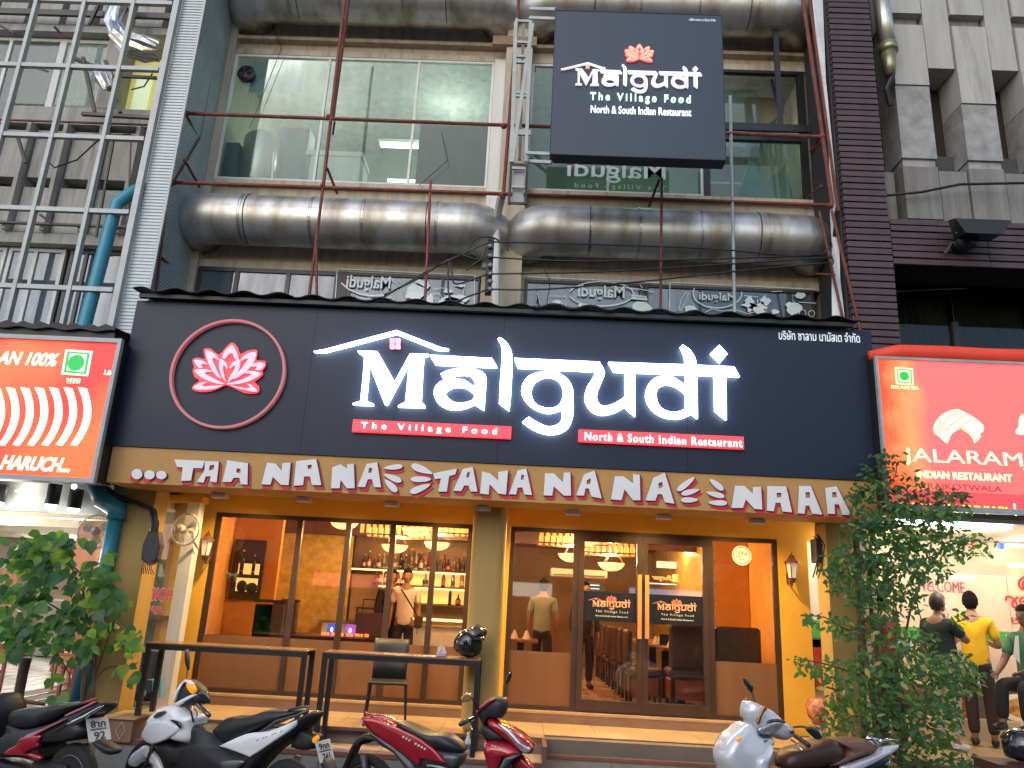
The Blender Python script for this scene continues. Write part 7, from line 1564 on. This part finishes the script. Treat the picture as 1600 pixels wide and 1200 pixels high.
s.tube('grab_rail', [(1265,522,.1),(1310,518,.12),(1350,560,.13),(1395,618,.13)], .016, chrome); s.tube('grab_rail', [(1370,545,.12),(1420,530,.11),(1480,532,.08),(1528,565,.0),(1525,590,-.05)], .014, chrome); s.tube('grab_rail', [(1300,518,-.1),(1420,540,-.11),(1525,568,-.04)], .014, chrome)
s.pillow('tail_lamp', [(1310,735),(1350,712),(1410,695),(1478,685),(1462,712),(1390,742)], .1, lens_clear, d=.015)
s.pillow('front_apron', [(186,625),(205,570),(245,505),(305,448),(372,398),(430,485),(542,510),(548,560),(505,640),(485,720),(470,830),(420,900),(240,900),(205,780),(180,700)], .13, silver_body, d=.03)
s.pillow('apron_wing', [(440,690),(500,640),(545,570),(540,640),(500,720),(475,830),(440,800)], .05, silver_body, y0=.13, d=.02)
s.pillow('chrome_line', [(290,562),(370,512),(450,478),(452,486),(376,520),(300,566)], .006, chrome, y0=.12, d=.001, sm=1); s.pillow('grille_mark', [(240,645),(300,610),(375,575),(450,562),(400,590),(320,622)], .008, M('bronze_dark', (.15,.07,.05), .3, .5), y0=.12, d=.002, sm=2); s.pillow('turn_lamp', [(260,528),(284,508),(303,524),(272,550)], .012, orange_lens, y0=.115, d=.003); s.pillow('side_lens', [(455,535),(495,515),(500,540),(470,560)], .01, lens_clear, y0=.12, d=.003)
s.pillow('front_fender', [(130,930),(170,860),(240,840),(320,900),(330,960),(250,920),(180,930)], .065, silver_body, d=.02)
s.pillow('handlebar_cover', [(360,300),(375,242),(402,234),(470,262),(545,300),(640,388),(695,430),(728,480),(712,515),(650,542),(560,512),(432,492),(410,440),(392,390),(365,345)], .11, silver_body, d=.04)
s.pillow('headlight', [(430,445),(500,398),(560,380),(625,395),(592,442),(525,490),(455,492)], .02, lens_clear, y0=.105, d=.006); s.pillow('headlight_trim', [(510,378),(580,366),(638,385),(632,402),(560,388),(500,402)], .022, grey_body, y0=.106, d=.002, sm=2); s.pillow('headlight_trim', [(430,470),(460,500),(530,498),(528,510),(455,512),(425,485)], .022, gblack, y0=.106, d=.002, sm=2)
s.pillow('side_reflection', [(470,268),(492,280),(450,340),(432,410),(418,395),(435,330)], .012, M('warm_chrome', (.6,.3,.12), .15, .9), y0=.105, d=.002, sm=2); s.pillow('cap', [(678,470),(700,455),(708,472),(690,486)], .01, M('navy_cap', (.02,.03,.08), .3), y0=.115, d=.002)  # orange strip painted on the cover in place of a reflection
s.pillow('mirror', [(303,45),(330,55),(362,85),(382,118),(376,156),(348,143),(318,92)], .014, gblack, y0=-.25, d=.006, off=-.25); s.tube('mirror_stem', [(372,155,-.25),(385,195,-.22),(398,245,-.1)], .008, mblack)
s.pillow('mirror', [(800,445),(840,430),(880,438),(925,503),(912,526),(870,520)], .014, gblack, y0=.33, d=.006); s.tube('mirror_stem', [(700,430,.12),(760,425,.25),(830,440,.33)], .008, mblack)
s.tube('grip', [(715,500,.2),(820,575,.36)], .018, M('grip_brown', (.05,.02,.02), .6), 10); s.tube('brake_lever', [(680,530,.18),(735,568,.3),(768,615,.36)], .007, chrome); s.tube('brake_lever', [(265,254,-.35),(315,268,-.3),(360,300,-.15)], .007, chrome); s.tube('grip', [(385,290,-.18),(330,215,-.34)], .018, M('grip_brown', (0,0,0)), 10)
# ---- black and red scooter, left
s = Scooter(-4.55, 7.35, 156, 'black and red scooter seen from its rear at the bottom left corner', (0, 1050), 7.273)
rw = s.tr(850, 1010)[0]; s.wheel(rw, .28, .055); s.wheel(rw+1.28); s.under(rw, rw+1.28, 0)
s.pillow('body', [(60,600),(250,650),(480,615),(700,540),(800,480),(1000,410),(1135,350),(1130,405),(990,500),(930,580),(960,660),(900,760),(700,800),(470,830),(450,1000),(200,980),(-120,960),(-80,800),(40,700)], .13, mblack)
s.pillow('seat', [(55,520),(95,455),(200,420),(350,398),(450,392),(550,380),(680,352),(860,348),(945,355),(870,420),(740,490),(560,570),(400,640),(250,662),(100,645),(62,585)], .135, seat_v, d=.035)
s.pillow('side_stripe', [(190,832),(260,755),(330,700),(510,632),(700,545),(735,550),(520,660),(350,760),(250,832)], .015, M('magenta_red', (.3,.01,.05), .25, coat=1.), y0=.14, d=.003)
s.pillow('tail_stripe', [(738,490),(900,415),(1000,370),(1065,335),(1055,360),(900,442),(755,502)], .012, M('pink_red', (.5,.12,.16), .25, coat=1.), y0=.125, d=.003); s.pillow('tail_stripe', [(940,352),(1020,310),(1092,296),(1080,322),(960,362)], .012, red_body, y0=.1, d=.003)
s.pillow('lower_panel', [(48,915),(110,865),(180,832),(240,745),(460,720),(425,790),(430,850),(345,880),(280,930),(400,935),(465,970),(425,1015),(300,955),(60,942)], .02, red_body, y0=.14, d=.006, sm=2)
s.pillow('tail_trim', [(740,602),(800,560),(950,490),(1135,388),(1132,412),(1000,500),(900,575),(780,606)], .015, chrome, y0=.12, d=.004, sm=2); s.pillow('tail_lamp', [(990,470),(1130,405),(1080,470),(1000,520)], .07, red_lens, d=.01)
s.pillow('rear_fender', [(1000,760),(1110,780),(1210,830),(1292,890),(1272,935),(1200,945),(1100,880)], .07, mblack, d=.02)
s.plate(1075, 642, '8าก', '92', off=.0, tilt=28, w=.21, h=.19)
s.tube('handlebar', [(-300,150,.3),(-330,140,0),(-300,150,-.3)], .015, mblack); s.pillow('leg_shield', None, .17, mblack, local=[(rw+.98,.35),(rw+1.12,.45),(rw+1.08,.82),(rw+.98,.85),(rw+.92,.7)])
# ================================================================ plants
def leaf_mesh(kind, w, l, fold=.25, seed=0):
    Rl = random.Random(seed); bm = MB()
    if kind == 'heart': prof = [(0,.0),(.12,.62),(.3,.95),(.5,.92),(.7,.6),(.88,.22),(1,0)]; start = -.08
    else: prof = [(0,0),(.2,.6),(.45,1),(.7,.75),(.9,.3),(1,0)]
    vs = []; fs = []; n = len(prof)
    for t, ww in prof:
        y = t*l; z = -.22*l*t*t; x = ww*w/2
        lob = -.1*l if (kind == 'heart' and t == .12) else 0
        vs += [(-x, y+lob, z+fold*x), (0, y, z), (x, y+lob, z+fold*x)]
    for i in range(n-1):
        for k in (0, 1): fs.append((i*3+k, i*3+k+1, (i+1)*3+k+1, (i+1)*3+k))
    return bm.add(vs, fs).mesh('leaf')
def leafmat(name, c, tr=.45):
    m = M(name, c, .45, var=.35, scale=5, spec=.4); nt = m.node_tree; b = nt.nodes['Principled BSDF']; o = nt.nodes['Material Output']
    t = nod(nt, 'ShaderNodeBsdfTranslucent'); t.inputs[0].default_value = (c[0]*1.8, c[1]*2.0, c[2]*1.1, 1); mx = nod(nt, 'ShaderNodeMixShader'); mx.inputs[0].default_value = tr
    nt.links.new(b.outputs[0], mx.inputs[1]); nt.links.new(t.outputs[0], mx.inputs[2]); nt.links.new(mx.outputs[0], o.inputs[0]); return m
LM = [leafmat('leaf_dark', (.05,.13,.045)), leafmat('leaf_mid', (.085,.2,.05)), leafmat('leaf_yellow_green', (.2,.32,.05)), leafmat('leaf_blue_green', (.06,.15,.085)), leafmat('leaf_olive', (.36,.30,.11))]
stem_m = M('twig_bark', (.10,.065,.045), .8, var=.3); trunk_m = M('dark_trunk', (.05,.035,.03), .85, var=.3, bump=.5)
def place_leaf(me, p, parent, down=.6, toward=.5):
    o = bpy.data.objects.new('leaf', me); COL.objects.link(o); o.parent = parent; o.location = p-parent.location
    d = Vector((R.gauss(0, 1), R.gauss(-.6, .6)*toward*2, R.gauss(-down, .6))).normalized(); nrm = Vector((R.gauss(0,.6), -1.0, R.gauss(.7,.5)))
    z = (nrm - d*nrm.dot(d)).normalized(); x = d.cross(z)
    s = R.uniform(.7, 1.25); o.rotation_euler = Matrix((x, d, z)).transposed().to_euler(); o.scale = (s, s, s); return o
# --- left plant: big heart leaves
lp = empty('heart_leaf_bush', (-4.9, 8.3, 0), 'bush of large heart-shaped green leaves in the lower left corner beside the drainpipe', 'bush')
hm = []
for i, m in enumerate(LM[:4]):
    for k, (w, l) in enumerate([(.125,.15),(.10,.125),(.075,.095)]):
        q = leaf_mesh('heart', w, l, .2, i*3+k); q.materials.append(m); q.shade_smooth(); hm.append(q)
clumps = [(30,860,45,26,17),(85,850,60,22,14),(40,905,50,35,26),(110,905,60,35,30),(150,925,45,30,22),(30,960,40,35,26),(75,985,55,30,26),(120,980,45,35,22),(20,1010,30,28,13),(150,960,38,40,18),(110,1015,40,20,10),(60,870,50,30,16),(200,1005,24,20,11),(190,1040,14,10,3),(210,1060,14,8,3),(218,1000,8,14,3),(160,885,30,22,8),(95,1060,25,8,3),(190,935,20,8,3),(14,1100,20,12,5),(100,1092,30,8,6),(190,980,25,12,4),(52,1120,4,3,1)]
nl = 0; extra = []
for cx, cy, rx, ry, n in clumps:
    for _ in range(int(n*(1.75 if n > 9 else 1))):
        a = R.uniform(0, 2*pi); q = sqrt(R.random()); x = cx+rx*q*cos(a); y = cy+ry*q*sin(a)
        Yd = R.uniform(8.0, 8.75) if nl % 3 else R.uniform(7.9, 8.2)
        light = (cx > 150 and cy > 980) or R.random() < .2
        mi = (2 if R.random() < .5 else 1) if light else R.choice([0, 0, 3, 1])
        me = hm[mi*3+(R.choice([0, 0, 1, 2]))]; nl += 1
        extra.append((Yd, x, y, me))
extra.sort(key=lambda q: q[0])
for Yd, x, y, me in extra[:300]: place_leaf(me, at(x, y, Yd), lp, .8)
mb = MB(); hmi = {m.name: i for i, m in enumerate(hm)}
for Yd, x, y, me in extra[300:]:
    p = at(x, y, Yd); d = Vector((R.gauss(0,1), R.gauss(-.5,.5), R.gauss(-.8,.6))).normalized(); nrm = Vector((R.gauss(0,.6), -1, R.gauss(.7,.5))); z = (nrm-d*nrm.dot(d)).normalized(); x3 = d.cross(z)
    Mx = Matrix((x3, d, z)).transposed(); mb.cur = hmi[me.name]//3; mb.add([Mx@v.co+p for v in me.vertices], [tuple(q.vertices) for q in me.polygons])
o = mb.build('foliage', LM[:4], lp, True, fixn=False); o['kind'] = 'stuff'
def twig(pts, r, m=stem_m, parent=None, Y=8.4, name='stem'):
    P = [at(p[0], p[1], p[2] if len(p) > 2 else Y) for p in pts]; out = []
    for i in range(len(P)-1):
        p0 = P[max(i-1,0)]; p1 = P[i]; p2 = P[i+1]; p3 = P[min(i+2,len(P)-1)]
        for k in range(4):
            u = k/4; out.append(.5*((2*p1)+(-p0+p2)*u+(2*p0-5*p1+4*p2-p3)*u*u+(-p0+3*p1-3*p2+p3)*u**3))
    out.append(P[-1]); n = len(out); rr = r if isinstance(r, (list,tuple)) else (r, r*.6)
    return MB().tube(out, [rr[0]+(rr[1]-rr[0])*i/(n-1) for i in range(n)], 7).build(name, m, parent, True)
for pts, r in [([(128,1112),(130,1060),(136,1000),(133,950),(128,905)], (.022,.01)), ([(140,1112),(150,1040),(152,980),(146,930),(120,890),(70,870)], (.018,.007)), ([(132,1110),(140,1080),(165,1045),(205,1040),(215,1035)], (.01,.004)), ([(135,1100),(158,1030),(185,950),(190,920)], (.01,.004)), ([(134,950),(100,955),(70,940),(30,930)], (.012,.005)), ([(150,980),(175,960),(215,1000)], (.008,.004)), ([(95,1095),(110,1060),(90,1020),(80,980)], (.008,.004)), ([(120,905),(100,870),(60,860),(20,845)], (.01,.004)), ([(80,1070),(85,1030),(100,1000)], (.007,.003)), ([(145,1110),(148,1060),(140,1000)], (.012,.008))]: twig(pts, r, parent=lp)
twig([(136,985),(140,960),(150,945)], (.05,.03), M('dry_leaf_brown', (.16,.07,.05), .8), lp, name='dry_cluster')
for (x, y) in [(138,945),(143,955),(150,968),(148,960),(140,950)]: 
    q = leaf_mesh('heart', .07, .1, .5, 9); q.materials.append(M('dry_leaf', (.4,.25,.14), .8)); place_leaf(q, at(x, y, 8.1), lp, 1.5)
pole = empty('support_post', at(35,1100,8.35), 'short dark wooden post leaning at the left behind the bush', 'post'); twig([(28,1095,8.35),(36,1055,8.35),(43,1028,8.35)], (.05,.045), trunk_m, pole, name='post'); twig([(32,1095,8.35),(70,1100,8.35)], (.02,.02), stem_m, pole, name='branch')
# --- right shrub
rp = empty('tall_shrub', (3.8, 8.2, 0), 'tall leafy shrub with small green leaves climbing past the right pillar and salmon sign', 'shrub')
sm_ = []
for i, m in enumerate(LM):
    q = leaf_mesh('oval', .036, .076, .3, i); q.materials.append(m); q.shade_smooth(); sm_.append(q)
cl2 = [(1370,735,28,26,120,1),(1400,760,45,30,180,1),(1460,790,60,25,220,1),(1352,795,28,36,150,1),(1340,775,16,18,70,2),(1420,820,70,35,420,0),(1370,850,65,45,560,0),(1450,850,60,35,380,0),(1500,850,40,25,150,2),(1340,900,55,40,420,0),(1400,900,50,40,380,0),(1450,890,35,20,120,0),(1310,880,30,30,130,0),(1545,860,14,22,26,2),
       (1365,940,40,30,230,0),(1410,940,35,25,110,4),(1290,970,35,14,75,1),(1320,985,25,16,75,0),(1262,965,14,8,16,1),(1380,985,35,22,150,4),(1430,1000,38,22,140,4),(1270,1040,28,14,60,1),(1310,1055,35,25,150,4),(1360,1040,32,40,230,1),(1420,1040,48,30,300,4),(1480,1040,42,28,220,4),(1440,1080,60,40,420,1),(1510,1065,28,25,110,1),(1370,1090,28,40,200,1),(1310,1110,32,30,160,4),(1400,1130,40,40,280,0),(1460,1130,45,35,280,1),(1425,1175,70,30,330,1),(1350,1150,25,30,120,4),(1500,1190,25,18,70,1),(1240,1030,10,5,10,1),(1490,965,26,14,26,0),(1395,715,24,10,24,1),(1380,705,5,10,10,1),(1478,770,40,10,40,2),(1300,1140,22,10,30,4)]
pool = []; 
for cx, cy, rx, ry, n, tone in cl2:
    for _ in range(int(n*.78)):
        a = R.uniform(0, 2*pi); q = sqrt(R.random()); x = cx+rx*q*cos(a); y = cy+ry*q*sin(a); Yd = 8.2+R.gauss(0, .28); Yd = min(8.75, max(7.6, Yd)) if y < 790 else min(8.9, max(7.55, Yd))
        if y < 830: Yd = min(Yd, 8.08)
        mi = tone if R.random() < .5 else R.choice([0, 1, 1, 3, 4, 2, 4]); pool.append((x, y, Yd, mi))
pool.sort(key=lambda q: q[2]); ind = pool[:300]; rest = pool[300:]
for x, y, Yd, mi in ind: place_leaf(sm_[mi], at(x, y, Yd), rp, .5)
mb = MB(); src = [([v.co.copy() for v in m.vertices], [tuple(p.vertices) for p in m.polygons]) for m in sm_]
for x, y, Yd, mi in rest:
    p = at(x, y, Yd); d = Vector((R.gauss(0,1), R.gauss(-.5,.7), R.gauss(-.45,.6))).normalized(); nrm = Vector((R.gauss(0,.7), -1, R.gauss(.7,.6))); z = (nrm-d*nrm.dot(d)).normalized(); xx_ = d.cross(z)
    Mx = Matrix((xx_, d, z)).transposed()*R.uniform(.6, 1.2); mb.cur = mi; mb.add([Mx@v+p for v in src[0][0]], src[0][1])
o = mb.build('foliage', LM, rp, True, fixn=False); o['kind'] = 'stuff'
for pts, r in [([(1385,1200,8.25),(1378,1120),(1372,1040),(1362,960),(1358,900),(1362,840),(1380,770),(1372,715)], (.03,.01)), ([(1372,1190,8.3),(1365,1100),(1350,1010),(1342,930),(1345,880)], (.035,.02)), ([(1405,1195,8.2),(1412,1120),(1400,1050),(1415,990),(1430,930),(1470,860),(1520,845)], (.02,.006)), ([(1362,960),(1330,985),(1290,965),(1255,962)], (.012,.004)), ([(1372,1060),(1330,1050),(1280,1035),(1240,1030)], (.012,.004)), ([(1358,900),(1400,850),(1440,800),(1490,775)], (.014,.005)), ([(1395,1180),(1440,1120),(1470,1060),(1520,1050)], (.014,.005)), ([(1365,1120),(1330,1120),(1300,1140)], (.008,.004)), ([(1380,770),(1400,740),(1398,715)], (.008,.003)), ([(1350,880),(1330,820),(1338,765)], (.01,.004)), ([(1430,930),(1445,980),(1480,1000)], (.008,.003)), ([(1380,1000),(1372,960),(1382,915),(1420,880)], (.01,.004))]: twig(pts, r, stem_m, rp, 8.2)
for (x, y) in [(1415,1085),(1418,1100),(1426,1110),(1408,1090)]:
    o = MB().ball((0,0,0), .028, 8, 6).build('red_flower', M('red_flower', (.4,.02,.02), .6), rp, world=False); o.location = at(x, y, 8.1)-rp.location
pl = empty('black_pole', (3.72, 8.8, 0), 'thin dark pole rising behind the tall shrub beside the right pillar', 'pole')
MB().tube([at(1352,1180,8.85), at(1342,930,8.85), at(1337,830,8.85)], .035, 8).build('pole', trunk_m, pl)
# hanging lantern fruit by the sign corner
for nm, (x, y), c in [('yellow_bulb', (1384,832), (1,.6,.05))]: pass
# ================================================================ the other side of the street (seen only in the glass and the ducts)
ob = empty('opposite_row', (0, -12, 0), 'row of pale shophouses across the street behind the camera with lit shop fronts', 'building')
B('facade', (-26, 26, -13, -12.4, 2.9, 6.2), M('opposite_render', (.42,.38,.32), .85, var=.3, scale=.5), ob)
B('shop_band', (-26, 26, -13, -12.6, 0, 2.9), M('opposite_shop', (.12,.09,.07), .6, var=.5, scale=.8), ob)
wm_ = MB().box(0, 1.6, 0, .06, 0, 1.4).mesh('window'); wm_.materials.append(M('opposite_window', (.05,.07,.08), .15))
for i in range(16):
    for z in (3.9,):
        o = bpy.data.objects.new('window', wm_); COL.objects.link(o); o.parent = ob; o.location = Vector((-25+i*3.2, -12.38, z))-ob.location
for i, c in enumerate([(1,.6,.25),(1,.85,.6),(.9,.2,.15),(1,.9,.7),(.5,.7,1),(1,.5,.2),(1,.9,.7)]):
    B('lit_shop_front', (-22+i*6.6, -18.6+i*6.6, -12.55, -12.5, 2.2, 2.75), E('opposite_lit_%d' % i, c, 2.2), ob)
B('awning', (-26, 26, -12.4, -11, 2.9, 3.0), M('opposite_awning', (.2,.18,.16), .8), ob)
for o in scene.objects:
    if o.get('label') and len(o['label'].split()) > 16: print('LONG', o.name, o['label'])
